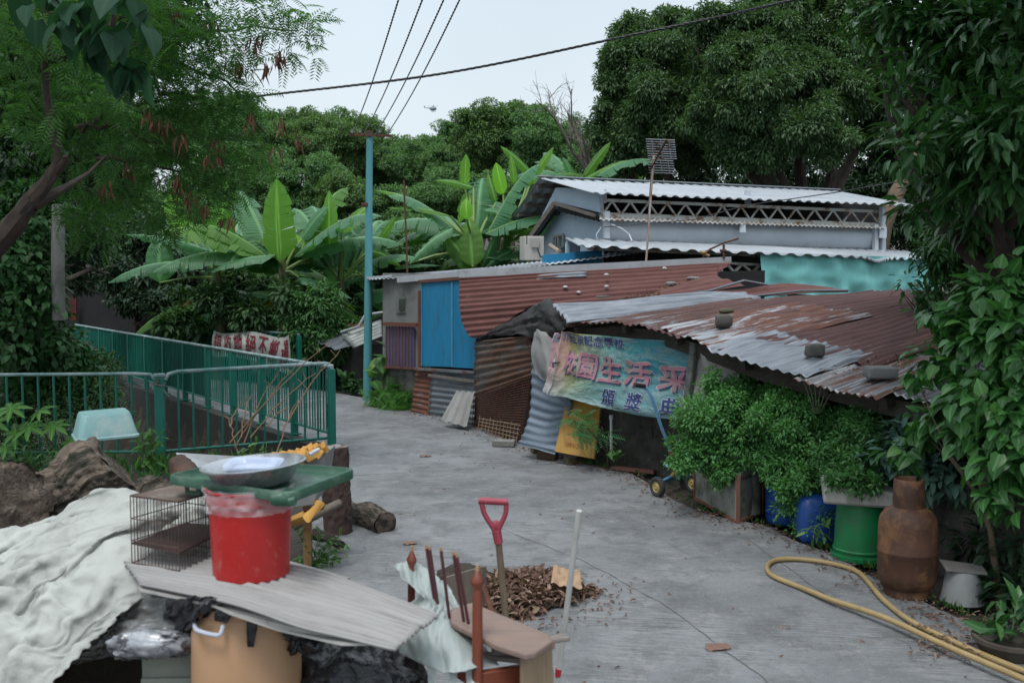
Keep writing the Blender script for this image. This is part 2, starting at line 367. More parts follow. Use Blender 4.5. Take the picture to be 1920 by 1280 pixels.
# the fleece sheet is dropped on the rubbish mound by the cloth solver, then frozen
def sim_cloth():
    cp = [
    [P(-120, 1400, 3.3), P(30, 1400, 3.3), P(100, 1330, 3.3), P(180, 1300, 3.25), P(250, 1200, 3.35), P(330, 1150, 3.45), P(420, 1130, 3.6)],
    [P(-80, 1220, 3.6), P(30, 1210, 3.55), P(100, 1170, 3.5), P(180, 1140, 3.5), P(250, 1100, 3.5), P(330, 1085, 3.6), P(430, 1085, 3.7)],
    [P(-80, 1120, 3.8), P(30, 1100, 3.8), P(100, 1070, 3.7), P(180, 1040, 3.7), P(250, 1020, 3.7), P(330, 1030, 3.8), P(430, 1030, 3.9)],
    [P(-80, 1060, 4.1), P(30, 1030, 4.1), P(95, 1000, 4.1), P(170, 975, 4.1), P(240, 965, 4.05), P(330, 960, 4.1), P(430, 960, 4.2)],
    [P(-80, 1090, 4.6), P(30, 1055, 4.6), P(95, 1030, 4.6), P(180, 1005, 4.6), P(260, 990, 4.6), P(340, 990, 4.6), P(430, 1000, 4.7)]]
    col = Pa(cp, lambda u, v: .05 * mn.noise(V((u * 5, v * 5, 3)))).mb(40, 34).go('collider', None)
    md = col.modifiers.new('c', 'COLLISION'); col.collision.cloth_friction = 60; col.collision.thickness_outer = .012
    n = 120; vs = []; fs = []
    for j in range(n + 1):
        for i in range(n + 1):
            u, v = i / n, j / n
            # a crumpled sheet gathered to about two thirds of its width, hanging just above the pile
            x = -2.85 + (1.84 - .30 * (1 - v)) * u + .05 * math.sin(v * 17 + 3 * math.sin(u * 5)); y = 3.22 + 1.2 * v + .04 * math.sin(u * 15 + 2 * math.sin(v * 4))
            q = V((x, y, 0)); z = 1.06 + .22 * mn.fractal(V((u * 4.2 + v * 2, v * 3.4 - u * 1.5, 2)), 1, 2, 3) - .45 * max(0, (3.75 - y)) - .38 * max(0, -1.55 - x)
            vs.append((x, y, z)); 
    w = n + 1; fs = [(j * w + i, j * w + i + 1, (j + 1) * w + i + 1, (j + 1) * w + i) for j in range(n) for i in range(n)]
    b = MB(); b.add(vs, fs, [(i / n * 2, j / n * 2) for j in range(w) for i in range(w)]); o = b.go('cloth_heap', None, ang=180)
    cm_ = o.modifiers.new('cloth', 'CLOTH'); s = cm_.settings; s.quality = 5; s.mass = .15; s.tension_stiffness = 8; s.compression_stiffness = 8; s.shear_stiffness = 3; s.bending_stiffness = .04
    s.shrink_min = -.30; s.air_damping = 2
    cm_.collision_settings.distance_min = .008; cm_.collision_settings.use_self_collision = True; cm_.collision_settings.self_distance_min = .006; cm_.collision_settings.collision_quality = 3
    cm_.point_cache.frame_start = 1; cm_.point_cache.frame_end = 60
    for fr in range(1, 20): S.frame_set(fr)
    dg = bpy.context.evaluated_depsgraph_get(); me = bpy.data.meshes.new_from_object(o.evaluated_get(dg)); o.modifiers.clear(); o.data = me
    S.frame_set(1); bpy.data.objects.remove(col)
    # the sheet ends in a torn lower edge
    ed = [(1000, 470), (1050, 400), (1110, 285), (1170, 215), (1230, 150), (1290, 100), (1400, 40)]
    def beyond(q):
        d = q - V((0, 0, CAMH)); z = d.y * ct - d.z * st; px, py = 960 + FPX * d.x / z, 640 - FPX * (d.y * st + d.z * ct) / z
        if q.x > -1.14 + .04 * mn.noise(q * 6): return True
        for (y0, x0), (y1, x1) in zip(ed, ed[1:]):
            if y0 <= py < y1: return q.y < 3.95 and px > x0 + (x1 - x0) * (py - y0) / (y1 - y0) + 14 * mn.noise(q * 7)
        return False
    bm_ = bmesh.new(); bm_.from_mesh(me); bmesh.ops.delete(bm_, geom=[v for v in bm_.verts if beyond(v.co)], context='VERTS'); bm_.to_mesh(me); bm_.free()
    me.polygons.foreach_set('use_smooth', [True] * len(me.polygons))
    return o
HEAP = sim_cloth()

# ================================================================ SETTING
# concrete of the lane: brushed, stained, damp-dark in places
def concrete_mat():
    m, nt, bs, tc = base('lane_concrete'); o = tc.outputs['Object']
    c = mixc(nt, ramp(nt, noise(nt, o, .8, 9, .7), .38, .62), (.228, .238, .248), (.145, .152, .160))
    c = mixc(nt, ramp(nt, noise(nt, o, 2.6, 9, .78), .48, .60, 0, .55), c, (.075, .078, .08))
    c = mixc(nt, ramp(nt, noise(nt, o, 4.5, 8, .75), .54, .66, 0, .6), c, (.31, .305, .295))
    mp = nt.nodes.new('ShaderNodeMapping'); mp.inputs['Rotation'].default_value = (0, 0, math.radians(8)); nt.links.new(o, mp.inputs[0])
    w = noise(nt, mp.outputs[0], 1, 3, .6, (5, 85, 1)); w2 = noise(nt, o, 1.1, 3, .6)
    c = mixc(nt, mixc(nt, 1, ramp(nt, w, .52, .66, 0, .7), ramp(nt, w2, .42, .58), 'MULTIPLY'), c, (.07, .07, .068))
    c = mixc(nt, mixc(nt, 1, ramp(nt, w, .46, .34, 0, .5), ramp(nt, w2, .42, .58), 'MULTIPLY'), c, (.38, .375, .365))
    g2 = noise(nt, o, 38, 5, .8); c = mixc(nt, ramp(nt, g2, .55, .68, 0, .6), c, (.075, .075, .073)); c = mixc(nt, ramp(nt, g2, .42, .32, 0, .5), c, (.36, .355, .345))
    g = noise(nt, o, 140, 3, .7); c = mixc(nt, ramp(nt, g, .58, .75, 0, .6), c, (.1, .1, .1))
    c = mixc(nt, ramp(nt, g, .25, .4, .5, 0), c, (.5, .5, .5))
    c = mixc(nt, ramp(nt, noise(nt, o, .45, 8, .8), .54, .66, 0, .4), c, (.08, .085, .075))
    nt.links.new(c, bs.inputs['Base Color']); bs.inputs['Specular IOR Level'].default_value = .3
    nt.links.new(ramp(nt, noise(nt, o, .8, 5), .3, .7, .6, .9), bs.inputs['Roughness'])
    bump(nt, bs, mixc(nt, .5, g2, w), .7, .008)
    return m
CONC = concrete_mat()
SOIL = pm('soil', (.060, .048, .036), (.035, .030, .024), 2, .95, .9, 25, dirt=(.05, .06, .03), dsc=1.2, bdist=.04)
WALLC = pm('old_concrete', (.19, .19, .185), (.13, .13, .125), 2.5, .85, .4, 60, dirt=(.055, .06, .05), dsc=1.6, dlo=.5, dhi=.68)
DSTONE = pm('dark_stone', (.075, .07, .06), (.03, .03, .027), 6, .9, 1.0, 14, dirt=(.04, .05, .028), dsc=5, bdist=.05)  # dark mottled stone with greenish patches

FA = [V((-7.5, 9.9, 0)), V((-3.44, 9.74, 0)), V((-1.88, 10.2, 0))]            # near railing line
FB0, FB1 = V((-1.88, 10.2, 0)), V((-8.6, 19.6, 0))                             # long railing beside the path
def inchan(x, y):
    # gully between the two railings
    t = (y - FB0.y) / (FB1.y - FB0.y); bx = FB0.x + (FB1.x - FB0.x) * t
    return max(0, min(1, (bx - .12 - x) / .25)) * max(0, min(1, (y - 9.95) / .35))
def gz(x, y):
    z = -.02 - .95 * inchan(x, y)
    z += .035 * mn.noise(V((x * .9, y * .9, 3))) * (1 if (x > 2.6 or x < -1.6) else 0) - .03
    if y > 24: z += min(7., ((y - 24) * .09)) + .4 * mn.noise(V((x * .05, y * .05, 0)))
    return z
gx = sorted(set([-400, -200, -100, -60, -40, -30, -24, -20] + [round(-18 + .25 * i, 3) for i in range(int(26 / .25))] + [8, 10, 14, 20, 30, 40, 60, 100, 200, 400]))
gy = sorted(set([-60, -20, -8, -3] + [round(.25 * i, 3) for i in range(int(24 / .25))] + [24, 26, 30, 36, 44, 55, 70, 90, 130, 200, 400, 900]))
b = MB(); b.add([(x, y, gz(x, y)) for y in gy for x in gx],
      [(j * len(gx) + i, j * len(gx) + i + 1, (j + 1) * len(gx) + i + 1, (j + 1) * len(gx) + i) for j in range(len(gy) - 1) for i in range(len(gx) - 1)])
b.go('ground', SOIL, kind='structure')
lane = [(-1.3, 1), (-1.1, 3), (-1.0, 4.6), (-1.45, 7.0), (-1.8, 10.1), (-8.55, 19.55), (-14, 26), (-11, 27), (-5.6, 19.0), (-3.6, 16.4), (-2.5, 15.2), (-1.75, 14.2),
        (-1.35, 13.4), (-.47, 12.05), (.06, 10.75), (.5, 9.75), (1.1, 9.05), (1.42, 7.6), (1.85, 7.1), (2.1, 6.25), (2.28, 5.5), (2.5, 4.7), (3.0, 3), (3.4, 1)]
def edge_jit(pts, n=8, a=.05):
    out = []
    for i in range(len(pts)):
        p, q = V((*pts[i], 0)), V((*pts[(i + 1) % len(pts)], 0))
        for k in range(n):
            r = p + (q - p) * k / n; out.append((r.x + a * mn.noise(r * 2.3), r.y + a * mn.noise(r * 2.1 + V((9, 9, 9))), 0))
    return out
b = MB(); lp = edge_jit(lane); k = len(lp)
b.add(lp + [(x, y, -.06) for x, y, z in lp], [tuple(range(k))] + [(i, i + k, (i + 1) % k + k, (i + 1) % k) for i in range(k)])
b.go('road', CONC, kind='structure', smooth=False)
# joints between the poured slabs
DARKJ = pm('joint_dirt', (.085, .085, .08), (.14, .14, .13), 30, .95, .3)
def joint(pxs, w, name='road_joint'):
    b = MB(); pts = [G(*q) for q in pxs]; c = []
    for i in range(len(pts) - 1):
        for t in range(14): c.append(pts[i] + (pts[i + 1] - pts[i]) * t / 14)
    c.append(pts[-1]); vs = []
    for i, p in enumerate(c):
        d = (c[min(i + 1, len(c) - 1)] - c[max(i - 1, 0)]).normalized(); s = V((-d.y, d.x, 0))
        p = p + s * .018 * mn.noise(p * 6); ww = w * (.35 + .9 * abs(mn.noise(p * 14)))
        vs += [p + s * ww + V((0, 0, .004)), p - s * ww + V((0, 0, .004))]
    b.add(vs, [(2 * i, 2 * i + 1, 2 * i + 3, 2 * i + 2) for i in range(len(c) - 1)]); b.go(name, DARKJ, kind='structure')
joint([(640, 893), (860, 880), (1150, 862)], .008)
joint([(925, 985), (1090, 1050), (1240, 1130), (1420, 1265), (1500, 1330)], .004)
joint([(1400, 1010), (1540, 1110), (1620, 1160)], .003)
joint([(700, 800), (900, 812)], .005)
joint([(1385, 1015), (1450, 1030)], .002); joint([(1130, 985), (1240, 1010), (1330, 1060)], .002); joint([(700, 1095), (930, 1075)], .003)
# concrete kerb wall that carries the long railing above the gully
def seg(a, b_, t): return a + (b_ - a) * t
b = MB()
n_ = (FB1 - FB0).normalized(); sN = V((n_.y, -n_.x, 0))
pts = [seg(FB0, FB1, i / 30) for i in range(31)]
vs = []
for p in pts:
    j = .02 * mn.noise(p * 3)
    vs += [p + sN * .10 + V((0, 0, .03 + j)), p - sN * .12 + V((0, 0, .05 + j)), p - sN * .14 + V((0, 0, -1.1))]
b.add(vs, [(3 * i + a, 3 * i + a + 1, 3 * i + a + 4, 3 * i + a + 3) for i in range(30) for a in range(2)])
b.go('retaining_wall', pm('dark_concrete', (.035, .035, .033), (.02, .02, .019), 3, .9, .5, 40, dirt=(.12, .12, .11), dsc=3), label='dark concrete retaining wall under the long green railing', cat='wall')  # near-black concrete with scattered paler patches

# ---------------------------------------------------------------- green railings
GREEN = pm('green_paint', (.010, .165, .122), (.012, .13, .10), 3, .42, .25, 60, dirt=(.30, .34, .33), dsc=11, dlo=.66, dhi=.72)
GREENC = pm('chipped_green_paint', (.012, .13, .10), (.010, .10, .08), 3, .5, .25, 60, dirt=(.42, .44, .44), dsc=7, dlo=.46, dhi=.54)
RAILW = pm('worn_rail_paint', (.07, .20, .18), (.36, .42, .44), 5, .4, .25, 60, dirt=(.06, .13, .10), dsc=9)
MESHM, _nt, _bs, _tc = base('green_wire_mesh')
_bs.inputs['Base Color'].default_value = (.012, .10, .08, 1); _bs.inputs['Roughness'].default_value = .5
MESHG = MESHM
def railing(name, label, A, B, bays, h=.97, bars=9, post=.05, mesh=False, group=None, first=True, last=True, ftop=RAILW):
    t = T(name, label, 'railing', A, group)
    for i in range(bays + 1):
        if (i == 0 and not first) or (i == bays and not last): continue
        p = seg(A, B, i / bays); b = MB(); b.box(p + V((0, 0, h / 2 - .02)), (post, post * 1.4, h), rz=math.atan2((B - A).y, (B - A).x))
        b.box(p + V((0, 0, .012)), (post * 2.4, post * 2.4, .014), rz=math.atan2((B - A).y, (B - A).x)); b.go('post', GREEN, t, bev=.003)
    b = MB(); b.tube([A + V((0, 0, h)), B + V((0, 0, h))], .020, 8); b.go('top_rail', ftop, t)
    b = MB(); b.tube([A + V((0, 0, .13)), B + V((0, 0, .13))], .014, 8); b.go('bottom_rail', GREEN, t)
    for i in range(bays):
        b = MB(); a0, a1 = seg(A, B, i / bays), seg(A, B, (i + 1) / bays)
        for k in range(1, bars + 1):
            q = seg(a0, a1, k / (bars + 1)) + V((random.uniform(-.004, .004), 0, 0)); b.tube([q + V((0, 0, .13)), q + V((random.uniform(-.004, .004), 0, h))], .0085, 6)
        b.go('bar_panel', GREEN, t)
        if mesh and i >= mesh:
            b = MB(); L = (a1 - a0).length; off = sN * .03; nv = int(L / .02)
            for k in range(nv + 1):
                q = seg(a0, a1, k / nv) + off; b.beam(q + V((0, 0, .14)), q + V((0, 0, h - .02)), .0105, .002)
            for k in range(38):
                z = .14 + (h - .16) * k / 37; b.beam(a0 + off + V((0, 0, z)), a1 + off + V((0, 0, z)), .009, .009)
            b.go('wire_mesh', MESHG, t, smooth=False)
    return t
random.seed(3)
railing('railing', 'long green railing rising left along the path, wire mesh on its far end', FB0 + V((0, .12, .04)), FB1 + V((0, 0, .04)), 12, bars=13, mesh=4, h=.83)
railing('railing', 'green railing behind the painted cloth banner across the path', V((-3.45, 16.1, 0)), V((-5.8, 18.6, 0)), 4, bars=9, h=.88, mesh=2)
# near railing in two panels with round-cornered top rail
t = T('railing', 'near green railing between the logs and the gully, padlocked post in its middle', 'railing', (-3.4, 9.7, 0))
H0, H1, H2 = G(-160, 870), G(302, 865), G(620, 838)
def topz(p, z): return V((p.x, p.y, z))
b = MB(); b.box(H1 + V((0, 0, .41)), (.09, .07, .84), rz=.1); b.go('post', GREEN, t, bev=.006)
b = MB(); b.box(H1 + V((0, 0, .85)), (.10, .08, .03), rz=.1); b.go('post_cap', RAILW, t, bev=.004)
b = MB(); b.box(H2 + V((0, 0, .43)), (.07, .07, .90), rz=.3); b.go('post', GREENC, t, bev=.006)
ra = [topz(H0, .86), topz(seg(H0, H1, .9), .865), topz(seg(H0, H1, .965), .855), topz(seg(H0, H1, .985), .80)]
b = MB(); b.tube(ra, .017, 8); b.go('top_rail', RAILW, t)
rb = [topz(seg(H1, H2, .03), .80), topz(seg(H1, H2, .05), .855), topz(seg(H1, H2, .1), .875), topz(seg(H1, H2, .97), .895), topz(H2, .88)]
b = MB(); b.tube(rb, .020, 8); b.go('top_rail', RAILW, t)
for A_, B_ in ((H0, H1), (H1, H2)):
    b = MB(); b.tube([topz(A_, .10), topz(B_, .10)], .015, 8); b.go('bottom_rail', GREEN, t)
nA = 15
for k in range(1, nA + 1):
    q = seg(H0, H1, k / (nA + .8)); b = MB(); b.tube([topz(q, .10), topz(q, .862)], .0115, 7); b.go('bar', GREEN, t)
for k in range(1, 12):
    q = seg(H1, H2, k / 12.2 + .02); b = MB(); b.tube([topz(q, .10), topz(q, .885)], .0115, 7); b.go('bar', GREEN, t)
LOCKM = pm('lock_steel', (.25, .24, .23), (.12, .08, .06), 30, .4, .2, metal=.8)
b = MB(); b.tube([H1 + V((.055 * math.cos(a), .05 * math.sin(a), .76 + .01 * math.sin(2 * a))) for a in [i * math.pi / 8 for i in range(17)]], .007, 6); b.box(H1 + V((0, -.06, .80)), (.03, .02, .035))
b.tube([H1 + V((.02, 0, .76)), H1 + V((.05, -.02, .70)), H1 + V((.09, 0, .64))], .006, 6)
b.go('chain_lock', LOCKM, t)

# painted cloth banner on the far railing
CLOTH = pm('banner_cotton', (.42, .42, .39), (.33, .34, .32), 3, .9, .3, 120, dirt=(.2, .2, .18), dsc=2.5)
REDP = pm('red_brush_paint', (.20, .012, .03), (.14, .01, .02), 20, .8, .1)
def text_mesh(body, bold=.0):
    c = bpy.data.curves.new('lettering', 'FONT'); c.body = body; c.offset = bold; c.resolution_u = 3
    o = bpy.data.objects.new('lettering', c); COL.objects.link(o)
    dg = bpy.context.evaluated_depsgraph_get(); dg.update()
    me = bpy.data.meshes.new_from_object(o.evaluated_get(dg)); bpy.data.objects.remove(o); bpy.data.curves.remove(c)
    return me
def text_on(pa, body, box, off, mat, parent, bold=0, warp=None, char_gap=1.0, name='lettering', shift=(0, 0)):
    """letters laid on surface pa(u,v); box = (u0, v_bottom, u1, v_top); bold = stroke growth in em"""
    mb = MB(); n = len(body); u0, v0, u1, v1 = box; cw = (u1 - u0) / n
    sh = [(0, 0)] + [(bold * math.cos(k * math.pi / 4), bold * math.sin(k * math.pi / 4)) for k in range(8)] if bold else [(0, 0)]
    if bold > .045: sh += [(bold * .5 * math.cos(k * math.pi / 3), bold * .5 * math.sin(k * math.pi / 3)) for k in range(6)]
    for i, ch in enumerate(body):
        if ch == ' ': continue
        me = text_mesh(ch, 0); bm_ = bmesh.new(); bm_.from_mesh(me); bmesh.ops.triangulate(bm_, faces=bm_.faces)
        for _ in range(2): bmesh.ops.subdivide_edges(bm_, edges=[e for e in bm_.edges if e.calc_length() > .14], cuts=1)
        bmesh.ops.triangulate(bm_, faces=bm_.faces); bm_.to_mesh(me); bm_.free(); co = np.array([tuple(v.co) for v in me.vertices])
        if not len(co): bpy.data.meshes.remove(me); continue
        mn_, mx_ = co.min(0), co.max(0); wch = max(mx_[0] - mn_[0], .3); fs = [tuple(p.vertices) for p in me.polygons]
        for k, (dx, dy) in enumerate(sh):
            vs = []
            for x, y, z in co:
                a = (x - mn_[0]) / wch + dx + shift[0]; c = (y - mn_[1]) / max(mx_[1] - mn_[1], .3) + dy + shift[1]
                if mx_[0] - mn_[0] < .3: a += .35
                uu = u0 + cw * (i + (1 - char_gap) / 2 + a * char_gap); vv = v0 + (v1 - v0) * c
                if warp: uu, vv = warp(uu, vv, i)
                vs.append(pa(uu, vv, off + k * .00018))
            mb.add(vs, fs)
        bpy.data.meshes.remove(me)
    return mb.go(name, mat, parent, smooth=False)
Bt = T('banner', 'off-white cloth banner with red brushed characters tied on the railing', 'banner', P(470, 650, 16.6))
bp = Pa([[P(400, 668, 17.2), P(470, 674, 16.6), P(540, 702, 16.0)], [P(399, 640, 17.1), P(470, 646, 16.5), P(544, 665, 15.9)], [P(401, 619, 17.2), P(430, 626, 17.1), P(470, 621, 16.6), P(520, 632, 16.2), P(543, 628, 16.0)]],
        lambda u, v: .02 * math.sin(u * 17 + v * 3))
bp.r[0] = [cr(bp.r[0], i / 4) for i in range(5)]; bp.r[1] = [cr(bp.r[1], i / 4) for i in range(5)]
bp.mb(40, 12).go('cloth', CLOTH, Bt)
text_on(bp, '錯收地絕不搬遷', (.03, .18, .97, .84), .012, REDP, Bt, .012, char_gap=.72)

# ---------------------------------------------------------------- utility pole, cables
TEAL = pm('teal_pole_paint', (.055, .24, .27), (.10, .30, .33), 3, .55, .3, 40, st=(1, 1, .5), dirt=(.07, .06, .05), dsc=9, dlo=.60, dhi=.68)
RUSTM = pm('rust_brown', (.12, .045, .028), (.06, .028, .02), 8, .85, .5, 60)
pb = G(689, 750)
t = T('utility_pole', 'teal painted steel pole with rusty crossarm standing at the lane bend', 'pole', pb)
b = MB(); top = P(693, 250, pb.y); b.tube([pb, top], [.066, .046], 16); b.go('shaft', TEAL, t)
b = MB(); b.tube([top, top + V((0, 0, .03))], .055, 16); b.go('cap', RUSTM, t)
b = MB(); b.beam(P(655, 252, pb.y), P(735, 255, pb.y - .1), .03, .035); b.go('crossarm', RUSTM, t)
for q in (660, 675, 712, 728):
    b = MB(); b.lathe([(0, 0), (.02, 0), (.026, .02), (.014, .035), (.022, .05), (0, .06)], P(q, 250, pb.y - .03), 10); b.go('insulator', WALLC, t)
b = MB(); b.lathe([(.062, 0), (.066, .01), (.066, .05), (.062, .06)], pb + V((0, 0, (P(690, 388, pb.y) - pb).z)), 14); b.go('clamp', RUSTM, t)
CABLE = pm('cable_black', (.018, .018, .022), (.03, .03, .035), 30, .6)
CABLEG = pm('cable_grey', (.10, .10, .11), (.16, .16, .16), 20, .6)
def twisted(pts, r, pitch, m, name, label, nseg=260, strands=2):
    t = T(name, label, 'cable', pts[0]); pa = [V(p) for p in pts]
    for s in range(strands):
        c = []; L = sum((pa[i + 1] - pa[i]).length for i in range(len(pa) - 1))
        for i in range(nseg + 1):
            q = cr(pa, i / nseg); d = (cr(pa, min(1, i / nseg + .01)) - cr(pa, max(0, i / nseg - .01))).normalized(); a = d.cross(V((0, 0, 1))).normalized(); e = d.cross(a)
            w = 2 * math.pi * (i / nseg * L / pitch + s / strands); c.append(q + (a * math.cos(w) + e * math.sin(w)) * r * .8)
        b = MB(); b.tube(c, r, 5, cap=False); b.go('strand', m, t)
twisted([P(300, 205, 11.5), P(480, 181, 11.2), P(830, 138, 10.6), P(1190, 65, 10), P(1500, -2, 9.3), P(1750, -60, 8.8)], .008, .18, CABLE, 'cable', 'thick black twisted cable crossing the sky from left to upper right', 420, 3)
for i, (a, c, l) in enumerate((((672, 215), (745, -10), 'leftmost'), ((692, 220), (788, -10), 'second from left'), ((720, 243), (834, -10), 'third from left'), ((738, 249), (863, -10), 'rightmost'))):
    s0 = P(660 + i * 22, 252, pb.y)
    e0 = P(c[0] + (c[0] - a[0]) * .8, c[1] + (c[1] - a[1]) * .8, 6.0)
    twisted([s0.lerp(e0, k_ / 5) - V((0, 0, .10 * math.sin(k_ / 5 * math.pi))) for k_ in range(6)],
            .0048, .16, CABLEG, 'cable', f'thin twisted grey cable fanning up from the teal pole, {l} of four', 300)

# tiny helicopter far off
hp = P(812, 204, 420); HM = pm('helicopter_paint', (.20, .23, .28), (.15, .18, .22), 1, .4)
t = T('helicopter', 'tiny distant helicopter flying in the pale sky', 'helicopter', hp)
b = MB(); b.blob(hp, (1.5, .8, .85), .03, n=10); b.go('fuselage', HM, t)
b = MB(); b.tube([hp + V((-1, 0, .2)), hp + V((-3.6, .2, .5))], [.3, .1], 6); b.box(hp + V((-3.6, .2, .8)), (.4, .05, .9)); b.go('tail_boom', HM, t)
b = MB(); b.box(hp + V((0, 0, 1.1)), (5, .16, .05), rz=.3); b.box(hp + V((0, 0, 1.1)), (.16, 5, .05), rz=.3); b.tube([hp + V((0, 0, .7)), hp + V((0, 0, 1.1))], .08, 6); b.go('rotor', HM, t)
b = MB()
for s_ in (-.6, .6): b.tube([hp + V((-1, s_, -1.1)), hp + V((1.2, s_, -1.1))], .05, 5); b.tube([hp + V((0, s_, -1.1)), hp + V((0, s_ * .6, -.6))], .05, 5)
b.go('skid', HM, t)

# ================================================================ WHITE AND BLUE HOUSE
WHITE = pm('white_paint', (.50, .54, .59), (.42, .46, .51), 2, .55, .15, 50, dirt=(.25, .27, .29), dsc=3.5, dlo=.60, dhi=.78)
BLUEW = pm('pale_blue_paint', (.33, .41, .50), (.29, .37, .46), 2, .6, .15, 50, dirt=(.18, .22, .27), dsc=3, dlo=.58, dhi=.75)
DARK = pm('dark_interior', (.018, .018, .020), (.010, .010, .012), 3, .9)  # near-black: the shade inside the buildings put into the wall colour
TRUSSM = pm('truss_paint', (.48, .48, .46), (.40, .40, .37), 6, .6, .2, 60, dirt=(.22, .11, .05), dsc=6, dlo=.52, dhi=.62)
ROOFW = pm('white_roof_sheet', (.36, .39, .42), (.29, .32, .35), 1.5, .45, .1, 50, uv=True, dirt=(.30, .32, .33), dsc=2.5, dlo=.55, dhi=.75)
eL, eR = P(1112, 362, 14.4), P(1717, 385, 16.9); ev = eR - eL
rL = P(1010, 334, 16.2); rR = P(1600, 361, 18.2); rR = rL + (ev * 1.0)
bL = P(955, 414, 17.2); bR = bL + ev
eh = V((ev.x, ev.y, 0)).normalized(); nh = V((eh.y, -eh.x, 0))      # along, towards the lane
house = T('house', 'white and pale blue metal house with lattice truss and corrugated gable roof', 'house', (eL.x, eL.y, 0))
def trap(n, a=.015, s=0):                                            # box-rib profile
    return lambda u, v: a * max(-1, min(1, 2.2 * math.sin(2 * math.pi * n * u))) + .004 * mn.noise(V((u * 9 + s, v * 2, s)))
p_ = Pa([[eL, eR], [rL, rR]], trap(32)); o = p_.mb(32 * 8, 6).go('roof', ROOFW, house, ang=35); o['label'] = 'white ribbed front roof slope'
q = o.modifiers.new('s', 'SOLIDIFY'); q.thickness = .003
p2_ = Pa([[rL, rR], [bL, bR]], trap(32)); o2 = p2_.mb(32 * 8, 6).go('roof', WHITE, house, ang=35); o2['label'] = 'white rear roof slope with rusty purlins below'
q = o2.modifiers.new('s', 'SOLIDIFY'); q.thickness = .003
b = MB(); b.beam(rL - eh * .03 + V((0, 0, .03)), rR + V((0, 0, .03)), .16, .012); b.go('ridge_cap', ROOFW, house)
for k in range(5):
    f = .1 + .22 * k; a = rL + (bL - rL) * f - V((0, 0, .06)); b = MB(); b.beam(a + eh * .03, a + eh * 1.3, .05, .05)
    for m_ in range(5): b.beam(a + eh * (.1 + .2 * m_) + V((0, 0, .03)), a + eh * (.15 + .2 * m_) + V((0, 0, .05)), .06, .03)
    b.go('purlin', pm('dirty_purlin', (.10, .08, .07), (.16, .14, .13), 12, .8), house)
# walls: front plane F (along the eave) and gable plane Gp (running back)
FAp = VP(1124, 400, eL + eh * .05 - nh * .28, eR - nh * .28); FBp = FAp + eh * 6.2
GAp, GBp = FAp, FAp - nh * 3.2
def wallpoly(name, pts, A, B, mat, parent, th=.04, **kw):
    q = [VP(x, y, A, B) for x, y in pts]; d = V((B[0] - A[0], B[1] - A[1], 0)).normalized(); n = V((d.y, -d.x, 0))
    if n.dot(V((0, -1, 0))) < 0: n = -n
    b = MB(); b.poly(q, th, n); return b.go(name, mat, parent, smooth=False, **kw)
# gable end
gp = lambda x, y: VP(x, y, GAp, GBp)
wallpoly('gable_panel', [(1124, 361), (1122, 398), (1049, 380), (1006, 442), (1004, 428), (1042, 352), (1062, 352)], GAp - eh * .05, GBp - eh * .05, BLUEW, house)
wallpoly('gable_wall', [(1124, 398), (1140, 412), (1128, 470), (1128, 560), (1012, 560), (1013, 446), (1062, 386), (1120, 402)], GAp + eh * .1, GBp + eh * .1, BLUEW, house)
b = MB(); b.beam(gp(1049, 381) - eh * .10, gp(1127, 404) - eh * .10, .04, .05); b.beam(gp(1049, 384) - eh * .10, gp(1004, 446) - eh * .10, .05, .09)
b.go('barge_board', pm('weathered_wood', (.17, .15, .13), (.10, .085, .07), 4, .9, .6, 30, st=(1, 1, 8)), house)
b = MB()
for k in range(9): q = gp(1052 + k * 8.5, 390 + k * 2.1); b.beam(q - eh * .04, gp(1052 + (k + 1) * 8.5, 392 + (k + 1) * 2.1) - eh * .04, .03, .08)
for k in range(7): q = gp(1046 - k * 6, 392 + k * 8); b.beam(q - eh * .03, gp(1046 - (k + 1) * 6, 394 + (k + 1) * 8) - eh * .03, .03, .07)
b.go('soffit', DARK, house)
# window in the gable
wf = MB()
for a_, c_ in (((1040, 444), (1058, 439)), ((1040, 467), (1058, 463)), ((1040, 444), (1040, 467)), ((1058, 439), (1058, 463)), ((1049, 442), (1049, 465))): wf.beam(gp(*a_) - eh * .02, gp(*c_) - eh * .02, .03, .03)
w = wf.go('window', pm('window_frame_grey', (.16, .17, .17), (.1, .1, .1), 9, .5), house)
b = MB(); b.poly([gp(1040, 444) + eh * .02, gp(1058, 439) + eh * .02, gp(1058, 463) + eh * .02, gp(1040, 467) + eh * .02], .01, nh)
b.go('pane', pm('window_glass', (.16, .28, .30), (.12, .22, .24), 3, .15, 0), w)
# front: dark clerestory opening, truss, lower wall
fp = lambda x, y, o=0: VP(x, y, FAp + nh * o, FBp + nh * o)
def fpoly(name, pts, o, mat, th=.04, **kw): return wallpoly(name, pts, FAp + nh * o, FBp + nh * o, mat, house, th, **kw)
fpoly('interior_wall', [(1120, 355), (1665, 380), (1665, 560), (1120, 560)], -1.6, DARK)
b = MB()
def tb(a, c, w=.045, o=0): b.beam(fp(*a, o), fp(*c, o), w, w)
tb((1126, 375), (1655, 397)); tb((1126, 401), (1655, 421)); tb((1128, 364), (1128, 402), .05); tb((1652, 392), (1652, 421), .05); tb((1130, 404), (1655, 424), .04, .05)
nz = 15
for k in range(nz):
    x0 = 1130 + (1648 - 1130) * k / nz; x1 = 1130 + (1648 - 1130) * (k + 1) / nz; xm = (x0 + x1) / 2
    yt = lambda x: 376 + (x - 1126) * .0416; yb = lambda x: 401 + (x - 1126) * .038
    tb((x0, yb(x0)), (xm, yt(xm)), .026); tb((xm, yt(xm)), (x1, yb(x1)), .026)
b.go('truss', TRUSSM, house, smooth=False)
